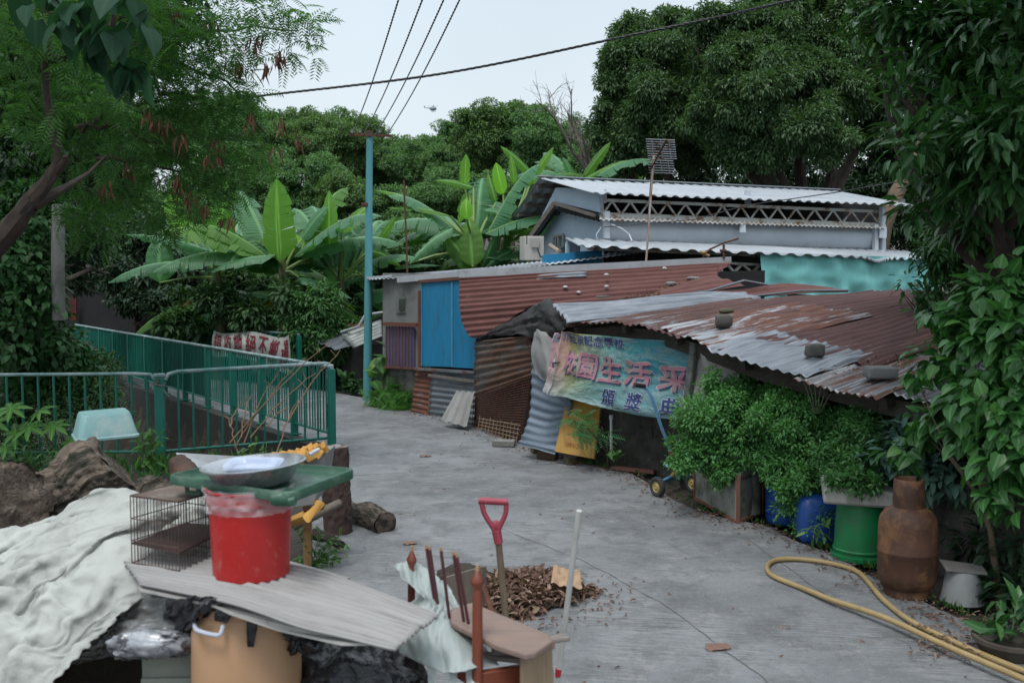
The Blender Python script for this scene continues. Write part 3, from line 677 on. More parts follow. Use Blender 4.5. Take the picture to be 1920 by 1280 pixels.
b = MB(); b.box(fp(1402, 372, -.2), (.09, .09, .25)); b.box(fp(1135, 368, 0), (.04, .04, .2)); b.go('strut', WHITE, house)
# lower front wall: a bulging sheet under a small corrugated drip strip
lw = Pa([[fp(1134, 462, .0), fp(1645, 470, .0)], [fp(1134, 452, .05), fp(1645, 462, .05)], [fp(1134, 430, .10), fp(1645, 440, .10)], [fp(1134, 406, .02), fp(1645, 425, .02)]], lambda u, v: .006 * mn.noise(V((u * 12, v * 4, 1))))
lw.mb(60, 16).go('lower_wall', WHITE, house)
dr = Pa([[fp(1124, 412, .24), fp(1660, 428, .24)], [fp(1124, 403, .0), fp(1660, 423, .0)]], lambda u, v: .012 * math.sin(u * 2 * math.pi * 60)); dr.mb(480, 2).go('drip_strip', TRUSSM, house)
for x, y0, y1 in ((1137, 396, 447), (1641, 421, 470), (1655, 388, 470)):
    b = MB(); b.beam(fp(x, y0, .12), fp(x, y1, .12), .075, .075); b.go('wall_post', WHITE, house)
b = MB(); b.box(fp(1392, 428, .2), (.10, .06, .13), taper=.8); b.tube([fp(1392, 428, .15), fp(1392, 420, .05)], .02, 6); b.go('wall_lamp', WHITE, house)
b = MB(); b.box(fp(1655, 436, .2), (.12, .05, .18)); b.go('meter_box', WHITE, house)
b = MB(); b.tube([fp(1145, 420, .2), fp(1165, 428, .25), fp(1180, 440, .3), fp(1185, 452, .5)], .012, 6); b.tube([fp(1128, 425, .1), fp(1118, 440, .1), fp(1120, 450, .1)], .010, 6); b.go('conduit', WHITE, house)
# lean-to roof below it, teal tarpaulin and lattice
ll, lr = fp(1060, 447, 0), fp(1700, 471, 0)
l0, l1 = fp(1086, 461, 1.1), fp(1765, 488, 1.1)
def dip(u, v): return trap(34, .018, 3)(u, v)
lt = Pa([[l0, seg(l0, l1, .25), seg(l0, l1, .5), seg(l0, l1, .74), seg(l0, l1, .80) - V((0, 0, .06)), seg(l0, l1, .85), l1], [seg(ll, lr, k / 6) for k in range(7)]], dip)
o = lt.mb(34 * 8, 5).go('lean_to_roof', ROOFW, house, ang=35); q = o.modifiers.new('s', 'SOLIDIFY'); q.thickness = .003
b = MB(); b.beam(fp(1115, 462, .7), fp(1330, 474, .7), .04, .05); b.beam(fp(1100, 466, .8), fp(1770, 492, .8), .04, .04); b.go('eave_beam', TRUSSM, house)
b = MB()
for a_, c_ in (((1340, 492), (1440, 497)), ((1340, 510), (1440, 514)), ((1362, 494), (1376, 510)), ((1376, 510), (1392, 495)), ((1392, 495), (1410, 512)), ((1410, 512), (1424, 497))): b.beam(fp(*a_, .85), fp(*c_, .85), .035, .035)
b.beam(fp(1351, 490, .85), fp(1351, 560, .85), .05, .05); b.go('lattice_beam', TRUSSM, house)
TARP = pm('teal_tarpaulin', (.26, .66, .65), (.22, .60, .59), 1.5, .6, .25, 30, st=(6, 6, .8), dirt=(.07, .22, .22), dsc=1.2, dlo=.62, dhi=.8, bdist=.02)
tp = Pa([[fp(1432, 560, .95), fp(1760, 560, .95)], [fp(1428, 520, 1.0), fp(1760, 520, 1.0)], [fp(1424, 474, 1.02), fp(1770, 484, 1.02)]],
        lambda u, v: .03 * math.sin(u * 34 + v * 2.2 + 3 * mn.noise(V((u * 4, v, 0)))) * (1.2 - v) + .03 * mn.noise(V((u * 14, v * 4, 2))))
tp.mb(110, 20).go('tarpaulin', TARP, house)
b = MB(); b.beam(fp(1064, 455, .1), fp(1064, 560, .1), .05, .05); b.go('wall_post', BLUEW, house)
fpoly('side_panel', [(1064, 452), (1088, 458), (1088, 540), (1064, 540)], .08, BLUEW)
# blue panel and low beams between house and long shed
PANB = pm('bright_blue_panel', (.012, .20, .38), (.010, .17, .33), 1.6, .5, .15, 50, dirt=(.03, .12, .20), dsc=5, dlo=.5, dhi=.75, st=(3, 3, .6))
fpoly('blue_panel', [(1019, 478), (1129, 468), (1129, 540), (1019, 540)], .55, PANB)
# air conditioner on the gable side
acp = P(997, 466, 15.0)
t = T('air_conditioner', 'cream outdoor air conditioner box beside the gable window', 'air conditioner', acp)
b = MB(); b.box(acp, (.30, .30, .36), rz=.25); b.go('casing', pm('ac_cream', (.42, .40, .37), (.36, .35, .32), 3, .5), t, bev=.01)
b = MB(); b.box(acp + V((.05, -.17, .08)), (.12, .02, .14), rz=.25); b.go('cover', pm('ac_cream2', (.36, .34, .31), (.30, .29, .27), 3, .5), t, bev=.005)
b = MB(); b.box(acp + V((-.08, -.165, .12)), (.015, .02, .12), rz=.25); b.go('handle', DARK, t)
b = MB(); b.tube([acp + V((.08, -.2, 0)), acp + V((.12, -.24, -.12)), acp + V((.3, -.2, -.22)), gp(1048, 478) - eh * .1], .012, 6); b.go('cable', CABLE, t)
b = MB(); b.tube([acp + V((.25, -.15, -.3)), acp + V((.4, -.2, -.05)), gp(1040, 460) - eh * .08], .035, 8); b.go('pipe', pm('lagging', (.33, .27, .2), (.3, .25, .2), 5, .8), t)
# rooftop antenna
aB, aT = P(1208, 490, 13.2), P(1226, 290, 13.2)
t = T('antenna', 'television antenna with grid reflector on a slim rusty mast', 'antenna', aB)
MAST = pm('mast_paint', (.40, .38, .36), (.33, .16, .08), 5, .6, st=(1, 1, 2))
b = MB(); b.tube([aB - V((0, 0, .4)), aT], .014, 8); b.go('mast', MAST, t)
AL = pm('aluminium', (.42, .44, .46), (.3, .31, .32), 9, .4, metal=.6)
for (cx_, cy_, w_, h_, nn) in ((1240, 279, 50, 36, 9), (1240, 312, 44, 24, 6)):
    b = MB(); a0 = P(cx_ - w_ / 2 - 4, cy_ - h_ / 2, 13.1); a1 = P(cx_ + w_ / 2, cy_ - h_ / 2 + 2, 13.5); d0 = P(cx_ - w_ / 2, cy_ + h_ / 2, 13.2) - a0
    for k in range(nn): f = k / (nn - 1); b.tube([a0 + d0 * f, a1 + d0 * f], .006, 5)
    for f in (.2, .5, .8): b.tube([seg(a0, a1, f), seg(a0, a1, f) + d0], .007, 5)
    b.go('reflector', AL, t)
b = MB(); b.tube([P(1222, 314, 13.2), P(1250, 262, 12.7)], .012, 6)
for f in (.3, .5, .7, .9): q = seg(P(1222, 314, 13.2), P(1250, 262, 12.7), f); b.tube([q - V((.12, 0, .02)), q + V((.12, 0, .02))], .006, 5)
b.go('boom', RUSTM, t)
b = MB(); b.tube([P(1226, 300, 13.2), P(1221, 330, 13.2), P(1219, 350, 13.2), P(1215, 420, 13.2), P(1212, 480, 13.2)], .006, 5); b.go('lead', CABLEG, t)
# black service wire from the house towards the right
b = MB(); b.tube([P(1128, 426, 14.3), P(1300, 412, 14), P(1400, 385, 13.5), P(1560, 362, 12.5), P(1720, 335, 11), P(1900, 300, 9)], .007, 5)
b.go('wire', CABLE, label='thin black wire sagging in front of the white house roof', cat='wire')
# a rusty water tap assembly on the long roof
t = T('tap_pipe', 'rusty branching pipe with tap sticking up over the rust-red roof', 'pipe', P(1340, 480, 12.9))
b = MB(); b.tube([P(1318, 482, 12.9), P(1330, 468, 12.9), P(1358, 455, 12.9), P(1385, 447, 12.9)], .012, 7); b.go('arm', RUSTM, t)
b = MB(); b.tube([P(1357, 484, 12.9), P(1357, 458, 12.9)], .016, 7); b.tube([P(1350, 470, 12.9), P(1362, 470, 12.9)], .02, 7); b.go('riser', RUSTM, t)
b = MB(); b.tube([P(1312, 472, 12.9), P(1330, 480, 12.9)], .02, 7); b.blob(P(1320, 474, 12.9), (.035, .035, .03), .1, n=8); b.go('valve', pm('brass', (.3, .2, .09), (.2, .13, .06), 9, .5, metal=.5), t)
# rusty rod behind the shed
b = MB(); b.tube([P(764, 520, 14.6), P(762, 450, 14.6), P(757, 338, 14.6)], .014, 7); b.go('iron_rod', RUSTM, label='thin rusty iron rod standing behind the shed roof', cat='rod')

# ================================================================ LONG SHED (concrete wall, blue door, rust roof)
SA, SB = V((-1.80, 14.0, 0)), V((-.42, 12.35, 0)); sd_ = (SB - SA).normalized(); sn = V((sd_.y, -sd_.x, 0))
sp = lambda x, y, o=0: VP(x, y, SA + sn * o, SB + sn * o)
shed = T('shed', 'long low shed with grey wall, bright blue door and rust-red roof', 'shed', SA)
def spoly(name, pts, o, mat, th=.05, parent=None, **kw): return wallpoly(name, pts, SA + sn * o, SB + sn * o, mat, parent or shed, th, **kw)
PLAST = pm('grey_plaster', (.20, .205, .20), (.15, .155, .15), 2.5, .85, .35, 70, dirt=(.075, .08, .075), dsc=2.2, dlo=.55, dhi=.75)
spoly('wall', [(719, 512), (794, 512), (794, 692), (719, 690)], 0, PLAST, .12)
# side wall running back from the left corner
wallpoly('wall', [(720, 512), (760, 512), (760, 690), (720, 690)], SA, SA - sn * 3 + V((.4, 0, 0)), PLAST, shed)
fr = spoly('window', [(742, 556), (759, 556), (759, 587), (742, 587)], .02, WALLC, .03)
spoly('pane', [(748, 560), (757, 560), (757, 582), (748, 582)], .035, pm('dusty_pane', (.05, .07, .05), (.03, .04, .03), 6, .4), .02, fr)
BROWN = pm('brown_paint', (.15, .055, .035), (.10, .04, .028), 5, .6, .2, 50, dirt=(.05, .03, .02), dsc=6)
b = MB(); b.beam(sp(788, 545, .03), sp(788, 690, .03), .05, .05); b.beam(sp(786, 528, .03), sp(870, 521, .03), .04, .04); b.go('door_frame', BROWN, shed)
d = spoly('door', [(790.5, 529), (847, 526), (847, 688), (790.5, 686)], .02, PANB, .03); d['label'] = 'left bright blue door panel'
spoly('door', [(848.5, 526), (893, 523), (893, 691), (848.5, 688.5)], .02, PANB, .03)['label'] = 'right bright blue door panel'
b = MB(); b.beam(sp(847.8, 526, .03), sp(847.8, 688, .03), .012, .012); b.beam(sp(790, 529, .03), sp(790, 686, .03), .012, .012); b.go('door_trim', pm('blue_trim', (.12, .36, .5), (.1, .3, .45), 5, .5), shed)
# barred gate with purple-blue boards behind
g_ = T('gate', 'small brown barred gate over faded purple boards beside the blue door', 'gate', sp(750, 690, .05))
for k, x in enumerate(range(724, 776, 6)):
    b = MB(); b.beam(sp(x, 611, .07), sp(x, 690, .07), .014, .014); b.go('bar', BROWN, g_)
b = MB(); b.beam(sp(720, 607, .07), sp(782, 609, .07), .05, .05); b.beam(sp(721, 688, .07), sp(778, 690, .07), .03, .03); b.go('rail', BROWN, g_)
wallpoly('board', [(723, 612), (776, 613), (776, 690), (723, 689)], SA + sn * .03, SB + sn * .03, pm('purple_board', (.10, .10, .20), (.13, .13, .26), 6, .7, st=(6, 1, .5), dirt=(.12, .06, .05), dsc=4), g_, .02)
# stone plinth and corrugated skirt
spoly('plinth', [(719, 690), (780, 690), (775, 775), (719, 762)], -.01, pm('plinth_stone', (.12, .12, .11), (.06, .06, .055), 5, .9, .8, 18, dirt=(.2, .2, .19), dsc=4, bdist=.03), .2)
SKIRT = rusty('skirt_sheet', .30, (.20, .225, .25))
GALV = rusty('plain_galvanised', .22, (.24, .265, .30))
sheet('skirt_sheet', [[sp(780, 692, .03), sp(770, 775, .12)], [sp(812, 694, .03), sp(805, 785, .12)]], 9, rusty('skirt_rusted', .85), shed, .008, 10, 4)
sheet('skirt_sheet', [[sp(810, 694, .04), sp(800, 790, .13)], [sp(893, 702, .04), sp(888, 802, .13)]], 9, SKIRT, shed, .008, 14, 5)
b = MB(); b.beam(sp(780, 691, .09), sp(893, 698, .09), .07, .03); b.go('sill_board', rusty('sill_rust', .7), shed)
b = MB(); b.beam(sp(803, 703, .12), sp(890, 715, .1), .02, .035); b.go('plank', pm('grey_plank', (.18, .16, .145), (.11, .10, .09), 5, .9, .5, 40, st=(6, 1, 6)), shed)
# roof: thin white fascia and steep rust-red sheets with level ridges
WHT = pm('fascia_grey', (.42, .44, .47), (.34, .36, .39), 3, .55, .2, 50, dirt=(.2, .2, .2), dsc=4)
b = MB(); b.beam(P(746, 524, 13.55), P(860, 515, 12.9), .04, .085); b.go('fascia', WHT, shed)
b = MB(); b.beam(P(860, 513.5, 12.3), P(1370, 487.5, 12.95), .05, .09); b.go('fascia', WHT, shed)
rf = Pa([[P(690, 524, 14.0), P(860, 513, 13.0), P(1020, 497, 13.2), P(1210, 471, 14.0)], [P(688, 519, 15.4), P(860, 507, 15), P(1020, 488, 15), P(1212, 467, 15)]], lambda u, v: .008 * math.sin(u * 2 * math.pi * 55))
o = rf.mb(440, 4).go('roof_sheet', ROOFW, shed); q = o.modifiers.new('s', 'SOLIDIFY'); q.thickness = .004
b = MB(); b.beam(P(1000, 497.5, 13.1), P(1024, 493.5, 13.1), .04, .03); b.beam(P(688, 521, 14), P(1024, 494.5, 13.05), .03, .03); b.go('roof_edge', WHT, shed)
RR = rusty('rust_red_roof', .93, (.33, .35, .38), (.095, .037, .034), (.142, .057, .049))
# rows run along the level ridges; u goes from fascia down to the ragged eave
c_top = [P(861, 521, 12.22), P(1000, 513, 12.4), P(1120, 507, 12.6), P(1345, 494, 12.8)]
c_bot = [P(861, 645, 11.8), P(1000, 630, 11.9), P(1120, 616, 11.9), P(1345, 592, 12.0)]
rows = []
for k in range(9):
    t_ = k / 8; a_, d_ = cr(c_top, t_), cr(c_bot, t_); rows.append([a_, seg(a_, d_, .5) + V((0, -.04, .03)), d_])
_ev = [(0, .42), (.02, .66), (.066, .88), (.10, .91), (.16, .86), (.21, .76), (.256, .66), (.33, .56), (.40, .60), (1, .7)]
def rr_mask(u, v):
    for (x0, y0), (x1, y1) in zip(_ev, _ev[1:]):
        if v <= x1: return u > y0 + (y1 - y0) * (v - x0) / (x1 - x0)
    return False
sheet('rust_sheet', rows, 13, RR, shed, .013, 300, 7, .02, th=.002, mask=rr_mask)
sheet('rust_sheet', [[P(905, 519, 12.42), P(905, 529, 12.34)], [P(1010, 514, 12.42), P(1006, 524, 12.36)], [P(1100, 509, 12.5), P(1100, 519, 12.45)]], 1.4, GALV, shed, .010, 14, 9, .01)
sheet('rust_sheet', [[P(1345, 493, 12.85), P(1335, 516, 12.7)], [P(1375, 492, 12.85), P(1345, 512, 12.7)]], 2, RR, shed, .01, 6, 3)
b = MB()
for x, y in ((1085, 548), (1137, 515), (1137, 537), (1246, 503), (930, 570), (1060, 538), (990, 560)):
    b.blob(P(x, y, 12.45 - (y - 500) * .0048), (.03, .02, .018), .2, n=6, seed=x)
b.go('roof_washer', pm('washer_pale', (.5, .5, .5), (.4, .4, .4), 9, .6), shed)
# near-black rear wall, the shade inside the shed put into its colour
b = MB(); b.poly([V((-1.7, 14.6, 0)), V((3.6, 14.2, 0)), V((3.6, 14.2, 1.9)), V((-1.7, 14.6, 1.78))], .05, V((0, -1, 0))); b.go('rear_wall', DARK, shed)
# leaves caught in the roof valley
random.seed(11)

# ================================================================ LOW LANE-SIDE SHACK
shack = T('shack', 'low patched shack of rusty corrugated sheets leaning along the lane', 'shack', (.6, 9.6, 0))
WOODD = pm('dark_old_wood', (.055, .045, .038), (.03, .026, .022), 5, .9, .7, 40, st=(2, 2, 8), dirt=(.11, .09, .07), dsc=6)
eave = [P(1058, 612, 9.35), P(1130, 606, 9.0), P(1200, 612, 8.6), P(1290, 640, 8.0), P(1400, 680, 7.4), P(1530, 714, 6.8), P(1620, 737, 6.4), P(1728, 757, 6.0), P(1830, 780, 5.6)]
bk = V((.87, .5, 0))
ridge = []
for i, e in enumerate(eave):
    q = e + bk * (3.25 if i < 6 else 3.1 - .1 * (i - 5)); z = [1.63, 1.66, 1.665, 1.66, 1.645, 1.62, 1.60, 1.58, 1.56][i]; ridge.append(V((q.x, q.y, z)))
RB = rusty('shack_roof_rust', .90, (.26, .275, .30), (.064, .030, .030), (.100, .046, .042))
RG = rusty('shack_roof_mixed', .72, (.26, .275, .30), (.062, .030, .028), (.104, .050, .042))
RGR = rusty('shack_roof_grey', .34, (.27, .28, .30), (.10, .04, .025), (.19, .085, .04), moss=.6)
def strip(u0, u1, v0, v1, lift, n, mat, seed, ragged=.02, label=None, amp=.0095):
    rows = []
    for k in range(4):
        v = v0 + (v1 - v0) * k / 3; rows.append([cr(eave, u0 + (u1 - u0) * i / 6).lerp(cr(ridge, u0 + (u1 - u0) * i / 6), v) + V((0, 0, lift + .05 * math.sin(v * math.pi) * .6)) for i in range(7)])
    o, p = sheet('roof_sheet', rows, n, mat, shack, amp, 26, seed, .03, ragged, th=.0015)
    if label: o['label'] = label
    return p
strip(.18, .47, .24, 1.0, .0, 15, RB, 1)
strip(.0, .22, .0, .62, .006, 12, RG, 2, .015)
strip(.16, .36, -.01, .42, .014, 11, RG, 3, .02)
strip(.30, .46, .0, .50, .026, 9, rusty('roof_white_rust', .62, (.40, .43, .47), (.09, .038, .03), (.15, .068, .048)), 4, .03)
strip(.43, .62, -.02, .20, .034, 10, GALV, 5, .03, 'bright galvanised eave sheet')
strip(.43, .66, .12, .62, .018, 13, rusty('roof_red_patch', .80, (.40, .43, .47), (.060, .027, .027), (.098, .042, .038)), 6, .02)
strip(.44, .74, .5, 1.0, .008, 16, RB, 8)
strip(.60, .80, -.03, .5, .010, 11, rusty('roof_orange_grey', .60, (.32, .33, .35), (.10, .045, .034), (.16, .075, .052)), 9, .03)
strip(.70, 1.0, .02, .55, -.004, 16, RGR, 10, .03, 'mossy grey eave sheet')
strip(.70, 1.0, .45, 1.0, .004, 15, RB, 11, .02)
# bright curled sheet and the two lifted sheets above it
def lsheet(cp, n, mat, seed, amp=.010, wav=.012, label=None, nv=26):
    o, p = sheet('roof_sheet', cp, n, mat, shack, amp, nv, seed, wav, th=.002)
    if label: o['label'] = label
SIL = pm('silver_curled_sheet', (.27, .295, .33), (.15, .17, .20), 3, .45, .6, 30, metal=.35, uv=True, st=(9, 1.2, 1), dirt=(.25, .27, .3), dsc=2)
lsheet([[P(1064, 604, 9.15), P(1050, 586, 9.4), P(1035, 571, 9.6)], [P(1200, 590, 9.5), P(1190, 572, 9.8), P(1180, 563, 10.1)], [P(1330, 575, 10.1), P(1330, 560, 10.4), P(1330, 549, 10.7)], [P(1428, 561, 10.4), P(1415, 555, 10.6), P(1380, 548, 10.9)]], 5, SIL, 3, .016, .03, 'bright silver curled sheet')
lsheet([[P(1160, 598, 9.4), P(1160, 590, 9.5)], [P(1300, 585, 10.0), P(1300, 576, 10.1)], [P(1460, 567, 10.6), P(1450, 559, 10.7)]], 1, SIL, 5, .01)
lsheet([[P(1240, 556, 10.6), P(1235, 545, 10.9)], [P(1330, 545, 11.0), P(1320, 520, 11.4)], [P(1400, 535, 11.3), P(1340, 517, 11.6)]], 3, rusty('maroon_sheet', .85, (.38, .41, .46), (.09, .032, .03), (.13, .05, .04)), 6)
lsheet([[P(1300, 560, 10.7), P(1300, 549, 10.9)], [P(1410, 556, 11), P(1400, 542, 11.3)], [P(1520, 548, 11.4), P(1470, 532, 11.8)], [P(1590, 546, 11.6), P(1560, 540, 12)]], 4, rusty('maroon_sheet', .9), 7)
b = MB(); b.tube([P(1235, 559, 10.55), P(1330, 545, 10.9), P(1395, 526, 11.2), P(1440, 534, 11.4)], .014, 6); b.go('roof_edge', GALV, shack)
b = MB(); b.tube([P(1405, 556, 10.7), P(1500, 545, 11.1), P(1590, 544, 11.4)], .013, 6); b.go('roof_edge', GALV, shack)
# beams under the eave
b = MB(); ep = [q + V((.16, .10, -.085)) for q in eave]
for i in range(len(ep) - 1): b.beam(ep[i], ep[i + 1], .09, .11)
b.go('eave_beam', WOODD, shack)
for k in range(7):
    f = .03 + k * .15; b = MB(); b.beam(cr(eave, f) + V((.05, .03, -.05)), cr(ridge, f) + V((0, 0, -.07)), .06, .07); b.go('rafter', WOODD, shack)
for k, (x, y, d_) in enumerate(((1010, 845, 10.15), (1270, 900, 8.6), (1392, 960, 7.9), (1620, 1000, 6.9))):
    q = G(x, y); q = P(x, 700, d_); b = MB(); b.beam(V((q.x + .08, q.y + .05, 0)), V((q.x + .08, q.y + .05, 1.32 if k < 2 else 1.1)), .08, .08); b.go('wall_post', WOODD, shack)
# walls of the shack, dark behind
WL = [V((-.42, 12.2, 0)), V((.10, 10.95, 0)), V((.62, 10.05, 0)), V((1.30, 9.15, 0)), V((1.75, 8.0, 0)), V((2.35, 6.9, 0)), V((2.75, 5.8, 0)), V((3.1, 4.4, 0))]
LOWW = DSTONE
for i in range(2, 7):
    a_, c_ = WL[i], WL[i + 1]; n = V(((c_ - a_).y, -(c_ - a_).x, 0)).normalized(); n = -n if n.x > 0 else n
    p = Pa([[a_ + V((0, 0, -.05)), c_ + V((0, 0, -.05))], [a_ + V((0, 0, .62)), c_ + V((0, 0, .56))]], lambda u, v, i=i: .03 * mn.noise(V((u * 9, v * 6, i))))
    p.mb(24, 14).go('stone_wall', LOWW, shack)
back = [q + V((.35, .22, 0)) for q in WL]
b = MB()
for i in range(len(back) - 1): b.poly([back[i], back[i + 1], back[i + 1] + V((0, 0, 1.1)), back[i] + V((0, 0, 1.25))], .03, V((-1, -.5, 0)))
b.go('back_boards', pm('shade_dark_boards', (.03, .028, .026), (.018, .017, .016), 4, .9), shack, smooth=False)  # boards coloured near-black, the darkness inside the shack put into their colour
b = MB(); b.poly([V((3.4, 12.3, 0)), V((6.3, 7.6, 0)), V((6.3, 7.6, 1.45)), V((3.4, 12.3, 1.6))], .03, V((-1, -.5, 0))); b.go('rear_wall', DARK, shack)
# patched left end: dark sheets above, rusty mesh below
LA, LB = V((-.46, 12.05, 0)), V((.42, 10.25, 0)); lp_ = lambda x, y, o=0: VP(x, y, LA + V((-.9, -.44, 0)) * o, LB + V((-.9, -.44, 0)) * o)
OLDR = rusty('dark_rust_sheet', .62, (.15, .14, .13), (.07, .03, .02), (.12, .06, .035))  # dark grey-brown sheet with rust streaks
sheet('side_sheet', [[lp_(890, 640), lp_(890, 690), lp_(891, 745)], [lp_(998, 628), lp_(998, 670), lp_(998, 706)]], 8, OLDR, shack, .010, 12, 21, .02)
RM = pm('rust_mesh', (.13, .055, .035), (.07, .035, .025), 12, .9)
wallpoly('side_panel', [(889, 735), (1002, 700), (985, 838), (889, 806)], LA + V((.12, .06, 0)), LB + V((.12, .06, 0)), pm('dark_red_board', (.06, .028, .022), (.035, .02, .017), 4, .85, dirt=(.02, .02, .02), dsc=3), shack, .02)
wallpoly('side_panel', [(889, 640), (1002, 600), (1002, 720), (889, 745)], LA + V((.16, .06, 0)), LB + V((.16, .06, 0)), DARK, shack, .02)
b = MB()
for k in range(30):
    f = k / 29; b.tube([lp_(889 + 108 * f, 738 - 36 * f, .03), lp_(885 + 90 * f, 806 + 32 * f, .05)], .0035, 4, cap=False)
for k in range(26):
    f = k / 25; b.tube([lp_(889 - 4 * f, 738 + 68 * f, .03), lp_(997 - 22 * f, 702 + 136 * f, .05)], .0035, 4, cap=False)
b.go('wire_mesh', RM, shack)
b = MB(); 
for k in range(12): b.tube([lp_(900 + k * 6.5, 778 + k * 1.4 + (k % 3) * 3, .10), lp_(896 + k * 6.5, 806 + k * 2.3, .13)], .005, 4)
for k in range(5): b.tube([lp_(897 + k, 784 + k * 6, .10), lp_(976 - k * 2, 797 + k * 8, .12)], .005, 4)
b.go('grille', pm('pale_grille', (.28, .22, .15), (.16, .10, .06), 9, .8), shack)
# dark tarpaulin bunched under the rust-red eave
BT = pm('black_tarpaulin', (.010, .010, .011), (.018, .018, .019), 5, .8, .6, 20, bdist=.02)
bt = Pa([[P(893, 640, 12.0), P(930, 632, 11.6), P(975, 628, 10.8), P(1015, 640, 9.9), P(1045, 640, 9.5)], [P(892, 634, 11.9), P(935, 618, 11.5), P(985, 606, 10.8), P(1015, 605, 9.9), P(1055, 622, 9.4)], [P(893, 634, 11.9), P(950, 612, 11.5), P(1000, 582, 10.8), P(1020, 570, 10), P(1062, 606, 9.4)], [P(900, 625, 12.1), P(960, 600, 11.9), P(1010, 568, 11.2), P(1040, 566, 10.4), P(1070, 600, 9.6)]],
        lambda u, v: .05 * mn.fractal(V((u * 7, v * 5, 3)), 1, 2, 4))
bt.mb(60, 26).go('tarpaulin', BT, shack)
b = MB(); b.beam(P(1005, 640, 10.0), P(1052, 628, 9.6), .06, .10); b.beam(P(1040, 610, 10.0), P(1300, 628, 8.55), .06, .10); b.go('lintel', pm('brown_lintel', (.10, .075, .055), (.05, .04, .03), 4, .9, .6, 30, st=(1, 1, 8)), shack)
# leaning blue-grey sheet, yellow board, fibre board : separate things
t = T('corrugated_sheet', 'blue-grey corrugated sheet leaning beside the yellow board', 'metal sheet', G(1030, 845))
sheet('sheet', [[P(1000, 640, 10.1), P(997, 700, 10.05), P(992, 780, 9.95), P(970, 833, 9.86)], [P(1030, 645, 9.9), P(1040, 720, 9.8), P(1030, 790, 9.8), P(1010, 843, 9.68)], [P(1062, 655, 9.75), P(1071, 745, 9.65), P(1066, 780, 9.62), P(1040, 852, 9.60)]], 13, pm('blue_grey_sheet', (.16, .20, .25), (.12, .155, .195), 2, .5, .25, 40, metal=.3, dirt=(.09, .10, .11), dsc=4), t, .010, 16, 2, .012)
t = T('board', 'weathered yellow board leaning on the shack beneath the school banner', 'board', G(1080, 858))
b = MB(); b.poly([P(1066, 735, 9.75), P(1127, 755, 9.6), P(1113, 860, 9.30), P(1040, 846, 9.5)], .02, V((-.7, -.7, 0))); b.go('panel', pm('yellow_board', (.38, .22, .035), (.30, .16, .025), 3, .6, .25, 50, st=(4, 1, 1), dirt=(.14, .09, .04), dsc=3, dlo=.55, dhi=.75), t, smooth=False)
bq = Pa([[P(1040, 846, 9.49), P(1113, 860, 9.29)], [P(1066, 735, 9.74), P(1127, 755, 9.59)]])
text_on(bq, 'OFFICE', (.22, .12, .62, .19), .006, pm('faded_red', (.28, .09, .04), (.22, .08, .04), 8, .8), t, .0)
t = T('fibre_sheet', 'pale fibre-cement sheet leaning against the skirt beneath the blue door', 'sheet', G(860, 795))
b = MB(); pr = []
for k in range(8): f = k / 7; pr.append((f, .018 * (1 if k in (0, 3, 4, 7) else -1)))
pp = Pa([[P(828, 787, 11.9), P(876, 801, 11.6)], [P(858, 733, 12.15), P(891, 735, 11.85)]], lambda u, v: .014 * max(-1, min(1, 3 * math.cos(u * 3 * 2 * math.pi))))
pp.mb(36, 6).go('sheet', pm('fibre_cement', (.27, .27, .26), (.21, .21, .20), 4, .85, .3, 60, dirt=(.16, .13, .09), dsc=3), t)

# school banner (cloth with a colour wash from pink through yellow and green to teal)
def banner_mat():
    m, nt, bs, tc = base('banner_print'); uv = tc.outputs['UV']
    sp_ = nt.nodes.new('ShaderNodeSeparateXYZ'); nt.links.new(uv, sp_.inputs[0])
    a = nt.nodes.new('ShaderNodeMath'); a.operation = 'MULTIPLY_ADD'; nt.links.new(noise(nt, uv, 2.2, 4), a.inputs[0]); a.inputs[1].default_value = .28; nt.links.new(sp_.outputs[0], a.inputs[2])
    r = nt.nodes.new('ShaderNodeValToRGB'); nt.links.new(a.outputs[0], r.inputs[0]); e = r.color_ramp.elements
    e[0].position = .12; e[0].color = (.52, .22, .27, 1); e[1].position = 1.55 / 1.6; e[1].color = (.03, .22, .28, 1)
    for p, c in ((.22, (.50, .36, .36)), (.33, (.42, .37, .20)), (.45, (.40, .36, .10)), (.58, (.22, .33, .20)), (.72, (.09, .29, .29))):
        q = e.new(p); q.color = (*c, 1)
    c = r.outputs[0]
    v = sp_.outputs[1]
    c = mixc(nt, ramp(nt, v, .40, .02, 0, .75), c, (.24, .38, .40))
    pale = ramp(nt, noise(nt, uv, 1, 6, .65, (3, 6, 1), .6), .5, .72, 0, .65); c = mixc(nt, pale, c, (.40, .44, .42))
    c = mixc(nt, ramp(nt, sp_.outputs[0], .30, .20, 0, .55), c, mixc(nt, ramp(nt, v, .1, .45), (.46, .44, .44), (.45, .20, .25)))
    c = mixc(nt, ramp(nt, noise(nt, uv, 5, 9, .8), .52, .66, 0, .7), c, (.10, .10, .085))
    c = mixc(nt, ramp(nt, noise(nt, uv, 1, 6, .7, (4, 9, 1), 1.5), .5, .68, 0, .5), c, (.34, .33, .27))
    c = mixc(nt, ramp(nt, noise(nt, uv, 1, 5, .6, (14, 1.5, 1)), .56, .7, 0, .35), c, (.12, .12, .11))
    nt.links.new(c, bs.inputs['Base Color']); bs.inputs['Roughness'].default_value = .6
    bump(nt, bs, noise(nt, uv, 1, 6, .6, (12, 7, 1), 1.5), .9, .035)
    return m
bn = T('banner', 'faded pink to teal school banner with big pink characters under the rusty eave', 'banner', P(1165, 700, 9.2))
D0, D1 = 9.55, 8.25
bx = lambda x: D0 + (D1 - D0) * (x - 1030) / 270
def bpnt(x, y, o=0): q = P(x, y, bx(x)); return q + V((-.8, -.6, 0)) * o
